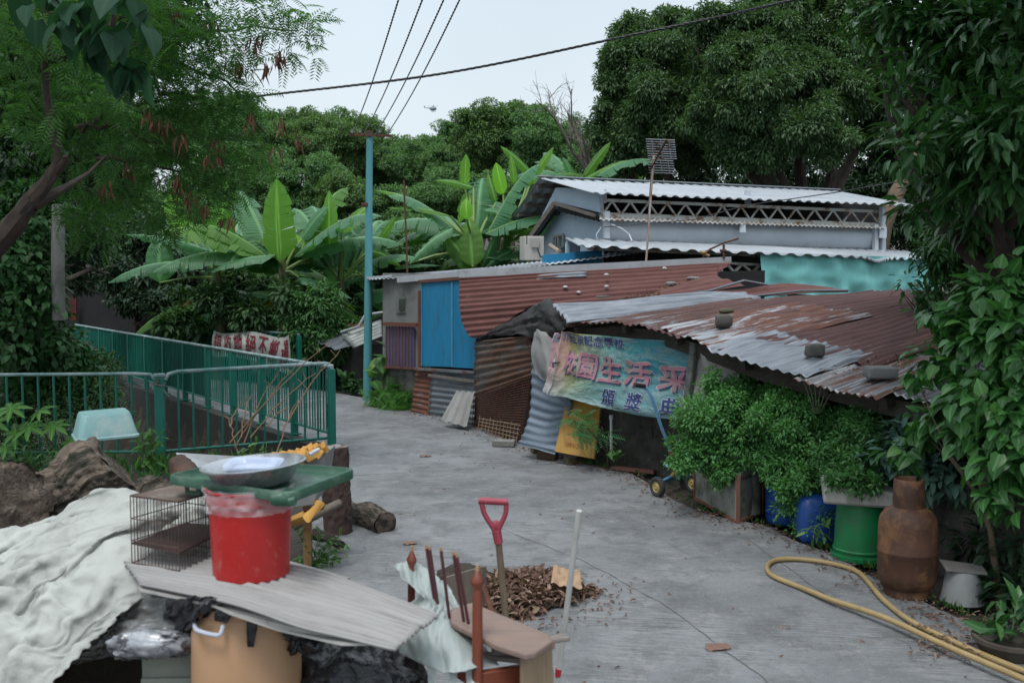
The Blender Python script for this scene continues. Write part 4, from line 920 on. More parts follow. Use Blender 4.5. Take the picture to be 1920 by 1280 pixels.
def folds(u, v):
    f = .018 * math.sin(u * 46 + 2 * mn.noise(V((u * 3, v, 0)))) * max(0, 1 - u * 2.4) + .012 * mn.fractal(V((u * 9, v * 6, 0)), 1, 2, 3)
    f += .014 * math.sin(v * 11 + u * 7 + 3 * mn.noise(V((u * 4, v * 2, 4)))) * (.4 + u)
    f += .035 * math.exp(-((u - .17) / .035) ** 2) * (1 if u < .17 else .3)
    return f + .02 * mn.noise(V((u * 4 + v * 3, v * 3 - u * 3, 5)))
br = [[bpnt(1028, 735, .05), bpnt(1048, 741, .08), bpnt(1072, 745, .06), bpnt(1130, 764), bpnt(1200, 778, .03), bpnt(1290, 789)],
      [bpnt(1033, 690, .03), bpnt(1060, 693, .05), bpnt(1090, 700, .02), bpnt(1140, 706), bpnt(1205, 712), bpnt(1294, 722)],
      [bpnt(1040, 624), bpnt(1062, 622), bpnt(1090, 626), bpnt(1145, 630), bpnt(1210, 636), bpnt(1304, 640)]]
bp = Pa(br, folds)
m_ = bp.mb(120, 50)
# plain 0..1 uv for the colour wash
m_.uv = [(i / 120 * 1.0, j / 50 * .68) for j in range(51) for i in range(121)]
o = m_.go('cloth', banner_mat(), bn); q = o.modifiers.new('s', 'SOLIDIFY'); q.thickness = .002; q.offset = -1
PK = pm('pink_print', (.42, .16, .22), (.36, .14, .19), 14, .6, .1, dirt=(.26, .20, .20), dsc=9, dlo=.42, dhi=.62); PW = pm('pale_outline', (.40, .38, .40), (.32, .33, .34), 14, .6, .1)
NV = pm('navy_print', (.025, .04, .14), (.03, .05, .16), 14, .6, .1, dirt=(.12, .14, .2), dsc=9); WP = pm('white_print', (.46, .52, .56), (.38, .44, .48), 14, .6, .1)
def arch(u, v, i): return u, v - .10 * (u - .2)
def arch0(u, v, i): return u, v - .02 * math.sin(max(0, (u - .25)) / .45 * math.pi) * 0 - .06 * (u - .2)
for (bd, off, mt, sh_) in ((.075, .006, PW, (0, -.02)), (.03, .0095, NV, (.03, -.05)), (.028, .013, PK, (0, 0))):
    text_on(bp, '校園生活', (.225, .475, .845, .76), off, mt, bn, bd, arch, .84, shift=sh_)
mb = None
for (bd, off, mt, sh_) in ((.075, .006, PW, (0, -.02)), (.03, .0095, NV, (.03, -.05)), (.028, .013, PK, (0, 0))):
    text_on(bp, '采', (.865, .475, .99, .76), off, mt, bn, bd, lambda u, v, i: (min(u, .995), v - .10 * (u - .2)), .98, shift=sh_)
for (bd, off, mt) in ((.055, .002, WP), (.02, .006, NV)):
    text_on(bp, '介古王宗紀念學校', (.17, .85, .70, .99), off + .004, mt, bn, bd, lambda u, v, i: (u, v - .05 * (u - .2)), .86)
    text_on(bp, '頒獎典', (.55, .09, 1.00, .34), off + .004, mt, bn, bd, lambda u, v, i: (min(u, .995), v - .06 * (u - .6)), .52)
# round emblem at the upper left and a few worn colour blotches
def disc(cu, cv, r, off, mat, r0=0):
    b = MB(); vs = []; n = 24
    for k in range(n):
        a = 2 * math.pi * k / n; vs.append(bp(cu + r * math.cos(a), cv + r * 1.9 * math.sin(a), off))
    for k in range(n):
        a = 2 * math.pi * k / n; vs.append(bp(cu + r0 * math.cos(a), cv + r0 * 1.9 * math.sin(a), off))
    b.add(vs, [(k, (k + 1) % n, n + (k + 1) % n, n + k) for k in range(n)]); b.go('emblem', mat, bn, smooth=False)
disc(.085, .91, .036, .008, pm('emblem_blue', (.10, .17, .24), (.15, .2, .28), 20, .7), .016)
disc(.085, .90, .012, .009, pm('emblem_red', (.45, .10, .08), (.4, .12, .1), 20, .7))
disc(.115, .60, .030, .008, WP)
disc(.098, .57, .012, .010, pm('blot_blue', (.03, .13, .22), (.04, .2, .3), 20, .7)); disc(.130, .64, .011, .010, pm('blot_brown', (.3, .14, .08), (.25, .12, .08), 20, .7))
b = MB(); b.tube([bp(.14, .52, .02), bp(.15, .58, .04), bp(.19, .60, .02)], .006, 5); b.go('tear', DARK, bn)
# second, dark blue banner under the right eave
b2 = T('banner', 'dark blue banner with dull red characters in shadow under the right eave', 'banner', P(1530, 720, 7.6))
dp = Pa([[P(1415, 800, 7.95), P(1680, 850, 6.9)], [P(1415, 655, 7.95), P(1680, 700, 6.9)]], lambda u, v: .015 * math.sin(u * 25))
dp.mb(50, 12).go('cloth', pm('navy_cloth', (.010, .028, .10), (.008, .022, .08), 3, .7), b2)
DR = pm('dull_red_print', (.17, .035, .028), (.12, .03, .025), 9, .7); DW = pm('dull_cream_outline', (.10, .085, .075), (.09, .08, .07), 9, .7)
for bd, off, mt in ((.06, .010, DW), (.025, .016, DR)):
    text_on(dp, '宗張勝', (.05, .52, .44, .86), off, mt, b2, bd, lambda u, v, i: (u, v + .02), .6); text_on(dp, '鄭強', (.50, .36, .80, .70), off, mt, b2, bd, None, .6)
# pale cloths hung beside the banner
HES = pm('grey_canvas', (.27, .27, .27), (.21, .21, .21), 2.5, .85, .5, 160, dirt=(.14, .135, .12), dsc=3, bdist=.004)
hp_ = Pa([[P(1003, 700, 9.9), P(1020, 715, 9.75), P(1036, 722, 9.6)], [P(996, 665, 9.95), P(1015, 685, 9.7), P(1034, 700, 9.55)], [P(1000, 630, 9.95), P(1014, 640, 9.7), P(1032, 660, 9.6)], [P(1006, 618, 9.95), P(1022, 622, 9.8), P(1042, 618, 9.6)]], lambda u, v: .04 * mn.noise(V((u * 3, v * 4, 8))))
hp_.mb(24, 30).go('canvas', HES, label='folded pale canvas hung at the left end of the school banner', cat='canvas')
cp_ = Pa([[P(1262, 800, 8.3), P(1330, 800, 8.0), P(1388, 800, 7.7)], [P(1286, 730, 8.22), P(1330, 720, 8.0), P(1388, 715, 7.7)], [P(1305, 645, 8.2), P(1330, 672, 8.0), P(1392, 690, 7.7)]], lambda u, v: .03 * math.sin(u * 12 + v * 3) * (1 - v * .5) + .02 * mn.noise(V((u * 5, v * 4, 1))))
cp_.mb(40, 30).go('canvas', pm('cream_canvas', (.30, .29, .28), (.25, .24, .23), 2.5, .85, .4, 160, dirt=(.17, .165, .15), dsc=3), label='plain cream canvas sheet right of the school banner, above the bush', cat='canvas')
b = MB(); b.tube([P(1302, 642, 8.15), P(1296, 700, 8.15), P(1285, 770, 8.15), P(1275, 800, 8.2)], .035, 10, amp=.25); b.go('pillar', pm('lichen_post', (.13, .15, .14), (.05, .06, .055), 20, .9, .5), label='lichen-spotted dark post beside the school banner', cat='post')
# slim pipe by the wall
b = MB(); b.tube([P(1146, 785, 9.15), P(1146, 855, 9.15)], .013, 8); b.lathe([(.02, 0), (.02, .04)], P(1146, 786, 9.15), 8); b.go('standpipe', WHT, label='short white standpipe against the dark stone wall', cat='pipe')

# low hut with corrugated roof behind the teal pole
hut = T('hut', 'small low hut with patched tin roof behind the teal pole', 'hut', P(680, 740, 16.5))
HA, HB = P(640, 700, 16.6), P(720, 700, 15.6)
wallpoly('wall', [(642, 645), (725, 645), (725, 745), (642, 742)], HA, HB, pm('hut_plaster', (.13, .125, .115), (.08, .078, .072), 3, .9, .4, 40, dirt=(.05, .05, .045), dsc=3), hut, .1)
sheet('roof_sheet', [[P(592, 640, 16.2), P(630, 656, 15.4)], [P(640, 615, 16.8), P(680, 640, 15.6)]], 3, GALV, hut, .012, 6, 3, .02)
sheet('roof_sheet', [[P(640, 628, 16.0), P(662, 652, 15.3)], [P(715, 600, 16.2), P(716, 630, 15.2)]], 5, rusty('hut_roof_grey', .25, (.28, .30, .28)), hut, .02, 6, 4, .02)
sheet('roof_sheet', [[P(592, 634, 16.6), P(640, 630, 16.4)], [P(655, 608, 17), P(722, 604, 16.4)]], 5, rusty('hut_roof_red', .8), hut, .02, 6, 5, .03)
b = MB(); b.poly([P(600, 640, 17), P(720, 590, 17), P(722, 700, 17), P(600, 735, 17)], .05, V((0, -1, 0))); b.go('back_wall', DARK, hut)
b = MB(); b.tube([P(640, 622, 16), P(672, 612, 15.8), P(685, 590, 15.8), P(720, 585, 15.8)], .02, 6); b.go('gutter', WHT, hut)
# dark shack among the trees on the far left
fs = T('shack', 'dark tin shack half hidden under trees beyond the mesh railing', 'shack', P(190, 600, 21))
wallpoly('wall', [(130, 520), (240, 520), (240, 640), (130, 640)], P(130, 600, 21.5), P(300, 600, 20.5), rusty('dark_tin', .2, (.05, .06, .07)), fs)
wallpoly('wall', [(185, 492), (226, 490), (226, 535), (185, 535)], P(130, 600, 21.0), P(300, 600, 20.0), rusty('brown_tin', .3, (.12, .11, .09)), fs)
b = MB(); b.beam(P(176, 490, 21), P(228, 488, 20.4), .5, .05); b.beam(P(170, 478, 21.6), P(210, 465, 21.6), .6, .03); b.go('roof', WHT, fs)
b = MB(); b.poly([P(155, 495, 20.8), P(185, 492, 20.8), P(185, 515, 20.8), P(155, 512, 20.8)], .03, V((0, -1, 0))); b.go('panel', pm('mauve_board', (.28, .22, .24), (.22, .18, .2), 3, .8), fs)
b = MB(); b.poly([P(130, 555, 20.7), P(143, 555, 20.7), P(143, 600, 20.7), P(130, 600, 20.7)], .04, V((0, -1, 0))); b.go('door', pm('dark_red_door', (.10, .012, .012), (.07, .01, .01), 3, .6), fs)
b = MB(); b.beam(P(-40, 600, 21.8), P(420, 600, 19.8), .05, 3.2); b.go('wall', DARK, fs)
b = MB(); b.poly([P(1840, 470, 12), P(1990, 430, 11), P(1990, 700, 11), P(1840, 700, 12)], .1, V((-.5, -1, 0))); b.go('outbuilding_wall', pm('taupe_wall', (.14, .13, .135), (.11, .10, .105), 2, .85), label='taupe rendered wall glimpsed between the right-hand leaves', cat='wall')

# ================================================================ OBJECTS ON THE RIGHT OF THE LANE
# blue handled two-wheel trolley
t = T('hand_trolley', 'blue tubular hand trolley with black grip and small pneumatic wheels', 'trolley', G(1240, 912))
BL = pm('trolley_blue', (.16, .36, .58), (.12, .30, .50), 8, .45, .1, dirt=(.3, .3, .3), dsc=14, dlo=.6)
hb = [P(1205, 723, 8.25), P(1213, 727, 8.25), P(1222, 745, 8.27), P(1240, 800, 8.35), P(1258, 845, 8.42)]
b = MB(); b.tube(hb, .014, 10); b.go('handle_tube', BL, t)
b = MB(); b.tube([P(1258, 845, 8.42), P(1262, 868, 8.44)], .015, 10); b.go('red_tube', pm('trolley_red', (.35, .04, .06), (.25, .03, .05), 8, .5), t)
b = MB(); b.tube([P(1190, 721, 8.2), P(1209, 724, 8.25)], .019, 10); b.go('grip', CABLE, t)
b = MB(); b.tube([P(1262, 868, 8.44), P(1268, 880, 8.46), P(1258, 893, 8.4)], .015, 10); b.go('yellow_tube', pm('trolley_yellow', (.42, .24, .03), (.3, .18, .03), 8, .5), t)
axl = P(1233, 906, 8.1)
b = MB(); b.tube([P(1258, 893, 8.4), axl], .012, 8); b.tube([P(1250, 872, 8.3), P(1290, 880, 8.7)], .014, 8); b.tube([P(1250, 897, 8.35), P(1310, 893, 8.9)], .011, 8)
b.tube([axl, P(1262, 898, 8.5), P(1310, 905, 8.95)], .01, 8); b.go('frame', BL, t)
def wheel(c, ax, r, w, t, col):
    ax = V(ax).normalized(); q = ax.to_track_quat('Z', 'Y').to_matrix(); T_ = MB()
    prof = [(r * .55, -w * .35), (r * .8, -w * .5), (r * .96, -w * .38), (r, -w * .15), (r, w * .15), (r * .96, w * .38), (r * .8, w * .5), (r * .55, w * .35)]
    wo = MB().lathe(prof, c, 28, q).go('wheel', pm('tyre_rubber', (.022, .022, .024), (.035, .035, .035), 9, .8), t)
    MB().lathe([(0, -w * .3), (r * .2, -w * .42), (r * .3, -w * .25), (r * .5, -w * .2), (r * .57, -w * .36), (r * .57, w * .36), (r * .5, w * .2), (r * .3, w * .25), (r * .2, w * .42), (0, w * .3)], c, 20, q).go('rim', col, wo)
YR = pm('rim_yellow', (.38, .30, .10), (.30, .22, .08), 8, .6)
wc = axl; wc.z = .083
wheel(wc, (-.85, -.5, 0), .083, .05, t, YR); wheel(wc + V((.32, .14, 0)), (-.85, -.5, 0), .083, .05, t, YR)
b = MB(); b.box(G(1190, 884) + V((0, 0, .02)), (.42, .12, .03), rz=-.5, jit=.01); b.go('scrap_board', pm('red_scrap', (.16, .05, .045), (.10, .06, .05), 5, .8), label='flat reddish scrap board on the ground at the foot of the stone wall', cat='board')
# tiled concrete planter
t = T('planter', 'stained square planter of broken tiles with orange edges under the first bush', 'planter', G(1365, 965))
pc = [G(1303, 935), G(1383, 981), G(1428, 962), G(1345, 925)]
MOSS = pm('mossy_tile', (.26, .26, .235), (.17, .175, .15), 5, .8, .4, 40, dirt=(.07, .08, .05), dsc=6, dlo=.5, dhi=.66)
ORG = pm('terracotta', (.22, .08, .05), (.15, .06, .04), 9, .8)
for i in range(4):
    a_, c_ = pc[i], pc[(i + 1) % 4]; n = V(((c_ - a_).y, -(c_ - a_).x, 0)).normalized(); b = MB()
    b.poly([a_ + V((0, 0, .02)), c_ + V((0, 0, .02)), c_ + V((0, 0, .37)), a_ + V((0, 0, .37))], .02, n); b.go('side_panel', MOSS, t, smooth=False)
    b = MB(); b.beam(a_, a_ + V((0, 0, .36)), .022, .022); b.beam(a_ + V((0, 0, .01)), c_ + V((0, 0, .01)), .022, .022); b.go('corner_strip', ORG, t, smooth=False)
b = MB(); b.poly([q + V((0, 0, .33)) for q in pc], .02, V((0, 0, 1))); b.go('soil_fill', SOIL, t)
c0 = G(1400, 968)
b = MB(); b.lathe([(.15, 0), (.165, .02), (.15, .2), (.17, .38), (.155, .38), (.13, .3), (0, .3)], c0 + V((-.02, .12, 0)), 24, wob=.02); b.go('plant_pot', MOSS, label='round mossy cement pot standing beside the tiled planter', cat='plant pot')
# blue drum, blue jug, green drum, white basin
def drum(name, label, cat, c, r0, r1, h, mat, ribs=(), n=40, lid=None):
    t = T(name, label, cat, c); pr = [(0, 0), (r0 * .96, 0), (r0, .012)]
    zs = sorted([.015 + (h - .03) * i / 14 for i in range(15)] + [z + d_ for z in ribs for d_ in (-.012, -.004, .004, .012)])
    for z in zs:
        r = r0 + (r1 - r0) * z / h
        if any(abs(z - q) < .006 for q in ribs): r += .007
        pr.append((r, z))
    pr += [(r1 + .008, h - .012), (r1 + .008, h), (r1 - .004, h), (r1 - .01, h - .03), (r0 - .01, .02), (0, .02)]
    MB().lathe(pr, c, n).go('body', mat, t); return t
BLU = pm('blue_plastic', (.010, .06, .26), (.009, .05, .21), 4, .4, .1, 40, dirt=(.03, .06, .12), dsc=4)
drum('drum', 'tall blue plastic drum half hidden under the trailing bush', 'drum', G(1478, 985) + V((.02, .12, 0)), .15, .165, .62, BLU, (.08, .5))
jc = G(1540, 1018); t = T('jerrycan', 'squat dark blue plastic can beside the green drum', 'jerrycan', jc)
b = MB(); b.blob(jc + V((0, .08, .15)), (.15, .12, .17), .02, n=14, sq=.45, flat=None); b.go('body', BLU, t)
b = MB(); b.lathe([(.03, 0), (.03, .04), (0, .04)], jc + V((-.06, .08, .30)), 12); b.go('cap', BLU, t)
GRN = pm('green_plastic', (.004, .17, .05), (.004, .13, .04), 3, .45, .15, 40, dirt=(.035, .10, .05), dsc=7, dlo=.48, dhi=.7)
gc = G(1622, 1052) + V((0, .10, 0)); gt = drum('drum', 'bright green plastic drum carrying the white stone basin', 'drum', gc, .165, .145, .42, GRN, (.06,))
b = MB(); b.lathe([(.168, 0), (.18, .005), (.18, .03), (.168, .035)], gc, 36); b.go('rim', GRN, gt)
t = T('basin', 'white weathered stone basin of greenery resting on the green drum', 'basin', gc + V((0, 0, .42)))
bc = P(1608, 922, gc.y - .02)
b = MB(); b.box(bc, (.42, .32, .115), rz=-.25, ry=.08, jit=.014, taper=1.06); o = b.go('bowl', pm('stone_basin', (.34, .335, .31), (.26, .255, .235), 6, .85, .5, 40, dirt=(.13, .14, .10), dsc=5), t, bev=.02)
# rusty gas cylinder
cc = G(1718, 1128) + V((0, .14, 0))
t = T('gas_cylinder', 'rust-brown gas cylinder with collar standing beside the green drum', 'gas cylinder', cc)
RC = pm('cylinder_rust', (.080, .033, .017), (.040, .019, .013), 4, .7, .5, 60, dirt=(.16, .075, .03), dsc=5, dlo=.48, dhi=.62)
MB().lathe([(0, .03), (.09, .03), (.135, .05), (.155, .09), (.16, .13), (.16, .245), (.163, .25), (.163, .262), (.16, .267), (.16, .40), (.152, .445), (.125, .485), (.085, .505), (.03, .512), (0, .512)], cc, 48).go('tank', RC, t)
MB().lathe([(.118, 0), (.125, .003), (.122, .05), (.112, .05), (.11, .002)], cc, 36).go('foot_ring', RC, t)
MB().lathe([(.082, .50), (.084, .50), (.086, .56), (.082, .66), (.078, .665), (.076, .655), (.079, .56), (.077, .50)], cc, 32, a0=-.9 + math.pi * .5, a1=-.9 + math.pi * 2.32).go('collar', RC, t)
MB().lathe([(.02, .51), (.02, .55), (.03, .555), (.03, .59), (.012, .595), (.012, .61), (0, .61)], cc, 14).go('valve', LOCKM, t)
# pale bucket with board on top
bc_ = G(1822, 1140) + V((0, .12, 0)); t = T('bucket', 'upturned pale grey bucket near the gas cylinder under the vine', 'bucket', bc_)
PG = pm('grey_plastic', (.22, .23, .23), (.16, .17, .17), 4, .7, .2, 40, dirt=(.07, .07, .06), dsc=4)
MB().lathe([(.115, 0), (.118, .005), (.11, .02), (.085, .175), (.08, .18), (0, .18)], bc_, 32).go('body', PG, t)
b = MB(); b.poly([bc_ + V((-.12, -.06, .20)), bc_ + V((.09, -.1, .19)), bc_ + V((.13, .05, .19)), bc_ + V((-.09, .10, .21))], .012, V((0, 0, 1))); b.go('lid', pm('grey_board', (.18, .17, .16), (.12, .115, .11), 5, .8), t, smooth=False)
pq = G(1895, 1225); t = T('plant_pot', 'low dark clay pot with broad-leaved seedling in the bottom right corner', 'plant pot', pq)
MB().lathe([(0, 0), (.13, 0), (.16, .06), (.175, .065), (.175, .085), (.155, .085), (.14, .05), (0, .05)], pq, 28).go('body', pm('dark_clay', (.08, .065, .05), (.05, .04, .033), 6, .85), t)
# hose
HOSE = pm('hose_yellow', (.36, .26, .12), (.30, .21, .09), 6, .5, .15, 60, dirt=(.16, .13, .07), dsc=9)
hpx = [(2000, 1290), (1920, 1264), (1840, 1232), (1760, 1196), (1700, 1165), (1655, 1128), (1630, 1098), (1610, 1078), (1580, 1066), (1530, 1056), (1480, 1052), (1448, 1057), (1438, 1070), (1452, 1086), (1500, 1106), (1560, 1134), (1620, 1158), (1690, 1188), (1760, 1222), (1850, 1262), (1960, 1310)]
hq = [G(*q) + V((0, 0, .017)) for q in hpx]; hh = [cr(hq, i / 160) for i in range(161)]
for i, q in enumerate(hh):
    if 20 < i < 56: pass
b = MB(); b.tube([q + V((0, 0, .03 * max(0, min(1, (i - 112) / 20)))) for i, q in enumerate(hh)], .0155, 10); b.go('hose', HOSE, label='yellow garden hose looped on the lane by the gas cylinder', cat='hose')
# stones on the roof
random.seed(5)
STN = pm('roof_stone', (.10, .095, .09), (.06, .058, .055), 5, .9, .6, 30, dirt=(.06, .065, .03), dsc=4)
MST = pm('mossy_stone', (.09, .085, .05), (.05, .05, .03), 7, .95, .8, 30, dirt=(.13, .12, .04), dsc=5)
def proj(q):
    d = q - V((0, 0, CAMH)); z = d.y * ct - d.z * st; return 960 + FPX * d.x / z, 640 - FPX * (d.y * st + d.z * ct) / z
def roofpt(px, py):
    best = None
    for i in range(81):
        for j in range(61):
            q = cr(eave, i / 80).lerp(cr(ridge, i / 80), j / 60) + V((0, 0, .045)); x, y = proj(q); e = (x - px) ** 2 + (y - py) ** 2
            if best is None or e < best[0]: best = (e, q)
    return best[1]
def stone(px, py, d, w, h, lab, mat=STN, sq=.55, name='stone', seed=1, dz=0):
    c = P(px, py, d)
    if d < 11: c = roofpt(px, py + h * .5); c.z += M(h, c.y) * .42; d = c.y
    b = MB(); b.blob(c + V((0, 0, dz)), (M(w, d) * .42, M(w, d) * .38, M(h, d) * .44), .12, 1.6, 14, seed, sq); b.go(name, mat, label=lab, cat='stone', group='stones weighing down the shack roof')
stone(1352, 598, 9.0, 36, 27, 'grey squarish stone near the silver sheet on the shack roof', seed=2, sq=.45)
stone(1362, 581, 9.2, 32, 12, 'flat mossy yellow-green stone behind the first roof stone', MST, .8, seed=3)
stone(1526, 656, 8.1, 40, 30, 'dark angular stone in the middle of the shack roof', seed=4, sq=.45)
stone(1652, 694, 7.2, 64, 26, 'long grey paving block near the right eave of the shack', pm('paver_grey', (.13, .135, .135), (.10, .105, .105), 8, .85, .3, 60), .3, seed=9)
stone(1708, 716, 6.9, 28, 22, 'small mossy lump at the eave right of the grey block', MST, .9, seed=6)
stone(1126, 558, 12.3, 44, 12, 'flat pale stone on the lower edge of the rust-red roof', WALLC, .6, seed=7)
stone(1258, 532, 12.2, 24, 10, 'pale rubble lump in the valley beside roof litter', WALLC, .8, seed=8)
stone(1300, 522, 12.2, 30, 9, 'low rubble lump at the far end of the rust-red roof', WALLC, .8, seed=10)
# bricks and blocks at the wall foot
BRK = pm('old_brick', (.14, .06, .04), (.09, .045, .035), 8, .9, .5, 50, dirt=(.05, .06, .025), dsc=5, dlo=.45, dhi=.6)
def brick(px, py, size, rz, lab, mat=BRK, name='brick', tilt=0):
    g = G(px, py); b = MB(); b.box(g + V((0, .05, size[2] / 2)), size, rz=rz, rx=tilt, jit=.006); b.go(name, mat, label=lab, cat='brick', bev=.008, group='loose bricks along the shack foot')
brick(945, 838, (.24, .12, .07), -.2, 'pale hollow concrete block lying by the rusty mesh', pm('pale_block', (.24, .24, .22), (.17, .17, .155), 7, .9, .5, 50), 'concrete_block')
brick(1010, 850, (.15, .11, .09), .3, 'mossy brick standing at the foot of the blue-grey sheet')
brick(1028, 862, (.20, .10, .075), -.5, 'mossy green brick lying below the yellow board corner')
brick(1080, 866, (.20, .11, .06), .1, 'dark brick against the yellow board bottom')
brick(1070, 872, (.11, .10, .075), .4, 'broken red brick end in front of the yellow board')

# ================================================================ FOREGROUND LEFT JUNK PILE
# corrugated board laid across the tub, with the red bucket on it
BRD = pm('grey_fibre_board', (.33, .325, .32), (.27, .265, .26), 2, .75, .3, 60, uv=True, st=(14, 1, 1), dirt=(.20, .18, .17), dsc=3, dlo=.5, dhi=.75)
t = T('corrugated_board', 'weathered grey corrugated board bridging the peach tub and cloth pile', 'board', P(560, 1130, 3.4))
zA = .765
r0 = [G(215, 1030, .772), G(420, 1045, .78), G(600, 1072, .765), G(822, 1152, .70)]
r1 = [G(262, 1092, .765), G(420, 1125, .765), G(580, 1175, .735), G(742, 1214, .70)]
pp = Pa([[r0[i], r0[i].lerp(r1[i], .5), r1[i]] for i in range(4)], lambda u, v: .0065 * math.sin(2 * math.pi * 13 * u) + .006 * mn.noise(V((u * 3, v * 4, 1))))
ve = lambda u: (.012 * mn.noise(V((u * 14, 0, 0))), 1 + .02 * mn.noise(V((u * 13, 3, 0))))
o = pp.mb(104, 30, vedge=ve).go('panel', BRD, t, ang=80); q = o.modifiers.new('s', 'SOLIDIFY'); q.thickness = .006; q.offset = -1
t = T('white_board', 'chipped white board edge poking out under the corrugated board', 'board', G(330, 1100, .74))
wb = [(256, 1086), (290, 1080), (420, 1112), (600, 1172), (700, 1205), (640, 1205), (520, 1178), (430, 1147), (405, 1135), (350, 1122), (300, 1112), (262, 1104)]
b = MB(); b.poly([G(x, y, .745 if x < 450 else .70) for x, y in wb], .008, V((0, 0, 1))); b.go('panel', pm('white_chipboard', (.46, .45, .43), (.36, .35, .33), 6, .8, .4, 40, dirt=(.15, .14, .12), dsc=7), t, smooth=False)
b = MB(); b.poly([G(540, 1050, .70), G(655, 1082, .68), G(640, 1094, .68), G(520, 1075, .70)], .02, V((0, 0, 1))); b.go('foam_board', pm('foam_white', (.48, .46, .42), (.40, .38, .35), 9, .8), label='cream foam board edge behind the red bucket', cat='board', smooth=False)
REDB = pm('red_bucket_plastic', (.46, .022, .022), (.38, .018, .018), 3, .38, .15, 60, dirt=(.42, .13, .11), dsc=16, dlo=.58, dhi=.74)
bk_ = P(472, 1090, 3.42); bk_.z = .768; t = T('bucket', 'red plastic bucket with clear film round its rim on the corrugated board', 'bucket', bk_)
H_ = .305
MB().lathe([(0, .012), (.118, .012), (.124, 0), (.130, .004), (.131, .02), (.1335, .10), (.138, .19), (.142, .26), (.147, .262), (.148, .30), (.152, .303), (.152, .31), (.142, .31), (.13, .1), (.12, .02), (0, .02)], bk_, 64).go('body', REDB, t)
FILM = pm('clear_film', (.75, .77, .80), (.6, .62, .66), 8, .18, .5, 20, alpha=.28, bdist=.02, spec=.9)
fl = MB(); vs = []
nA_ = 90
for j in range(9):
    for k in range(nA_ + 1):
        a = 2 * math.pi * k / nA_; z = .235 + .085 * j / 8; r = .150 + .006 * j / 8 + .012 * mn.fractal(V((math.cos(a) * 5, math.sin(a) * 5, z * 45)), 1, 2, 3) + (.012 if j < 2 else 0) * mn.noise(V((a * 6, 0, 0)))
        vs.append(bk_ + V((r * math.cos(a), r * math.sin(a), z)))
fl.add(vs, [(j * (nA_ + 1) + k, j * (nA_ + 1) + k + 1, (j + 1) * (nA_ + 1) + k + 1, (j + 1) * (nA_ + 1) + k) for j in range(8) for k in range(nA_)])
fl.go('film', FILM, t)
# green tray
TG = pm('green_tray_plastic', (.030, .095, .06), (.022, .075, .048), 4, .42, .2, 60, dirt=(.10, .16, .12), dsc=9, dlo=.5, dhi=.66)
zt = 1.083
cs = [V((-1.235, 3.50, zt)), V((-.72, 3.19, zt)), V((-.562, 3.60, zt + .005)), V((-1.07, 3.80, zt))]
ctr = sum(cs, V((0, 0, 0))) / 4
def rring(s, dz, rad=.12, k=8):
    out = []; q = [ctr + (c - ctr) * s for c in cs]
    for i in range(4):
        a, c, e = q[i - 1], q[i], q[(i + 1) % 4]; p0 = c.lerp(a, rad); p1 = c.lerp(e, rad)
        for m_ in range(k + 1):
            f = m_ / k; out.append(p0 * (1 - f) ** 2 + c * 2 * f * (1 - f) + p1 * f * f + V((0, 0, dz)))
    return out
rings = [rring(.90, -.006), rring(.92, -.004), rring(.945, .014), rring(.955, .018), rring(.985, .018), rring(1.0, .012), rring(1.0, -.014), rring(.985, -.014), rring(.96, -.012), rring(.90, -.014)]
t = T('tray', 'dull green plastic tray balanced on top of the red bucket', 'tray', ctr)
b = MB(); n_r = len(rings[0]); vs = [v for r in rings for v in r]
b.add(vs, [(j * n_r + k, j * n_r + (k + 1) % n_r, (j + 1) * n_r + (k + 1) % n_r, (j + 1) * n_r + k) for j in range(len(rings) - 1) for k in range(n_r)] + [tuple(range(n_r)), tuple(range(len(rings) * n_r - 1, (len(rings) - 1) * n_r - 1, -1))])
b.go('body', TG, t, ang=50)
b = MB(); q = cs[0].lerp(cs[1], .93) + V((0, 0, -.006)); b.blob(q, (.035, .02, .022), .15, 2, 10, 2, .7); b.blob(q + V((.03, .0, -.006)), (.025, .016, .016), .2, 2, 8, 5, .8); b.go('latch', TG, t)
b = MB(); q = cs[0].lerp(cs[1], .12); b.beam(q + V((.02, .03, -.01)), q + V((.02, .03, -.045)), .012, .012); b.beam(q + V((.07, 0, -.01)), q + V((.07, 0, -.045)), .012, .012); b.beam(q + V((.02, .03, -.043)), q + V((.07, 0, -.043)), .012, .012); b.go('handle', TG, t)
# steel basin with small plastic tray in it
bs_ = P(478, 905, 3.46); bs_.z = zt - .004; t = T('basin', 'dull stainless steel basin tilted on the green tray', 'basin', bs_)
R_ = Matrix.Rotation(-.07, 3, 'Y')
STEEL = pm('dull_steel', (.46, .49, .52), (.34, .36, .38), 6, .28, .2, 40, metal=.6, dirt=(.07, .08, .07), dsc=5)
MB().lathe([(0, 0), (.118, 0), (.128, .006), (.165, .062), (.180, .066), (.183, .072), (.178, .074), (.163, .068), (.124, .010), (.11, .006), (0, .006)], bs_, 56, R_).go('bowl', STEEL, t)
bs2 = bs_ + V((.0, -.01, .045)); t = T('plastic_tray', 'small pale blue-white plastic tray lying inside the steel basin', 'tray', bs2)
b = MB(); cx_ = [(-.10, -.06), (.10, -.06), (.10, .07), (-.10, .07)]
def rr(sx, sy, z, k=6, rad=.035):
    o = []
    for i, (x, y) in enumerate([(-1, -1), (1, -1), (1, 1), (-1, 1)]):
        for m_ in range(k + 1):
            a = math.pi + i * math.pi / 2 + m_ / k * math.pi / 2; o.append(bs2 + Matrix.Rotation(.1, 3, 'X') @ V((x * (sx - rad) + rad * math.cos(a), y * (sy - rad) + rad * math.sin(a), z)))
    return o
rs_ = [rr(.07, .05, .012), rr(.08, .058, .028), rr(.098, .07, .030), rr(.10, .072, .022), rr(.085, .062, .008), rr(.07, .05, .004)]
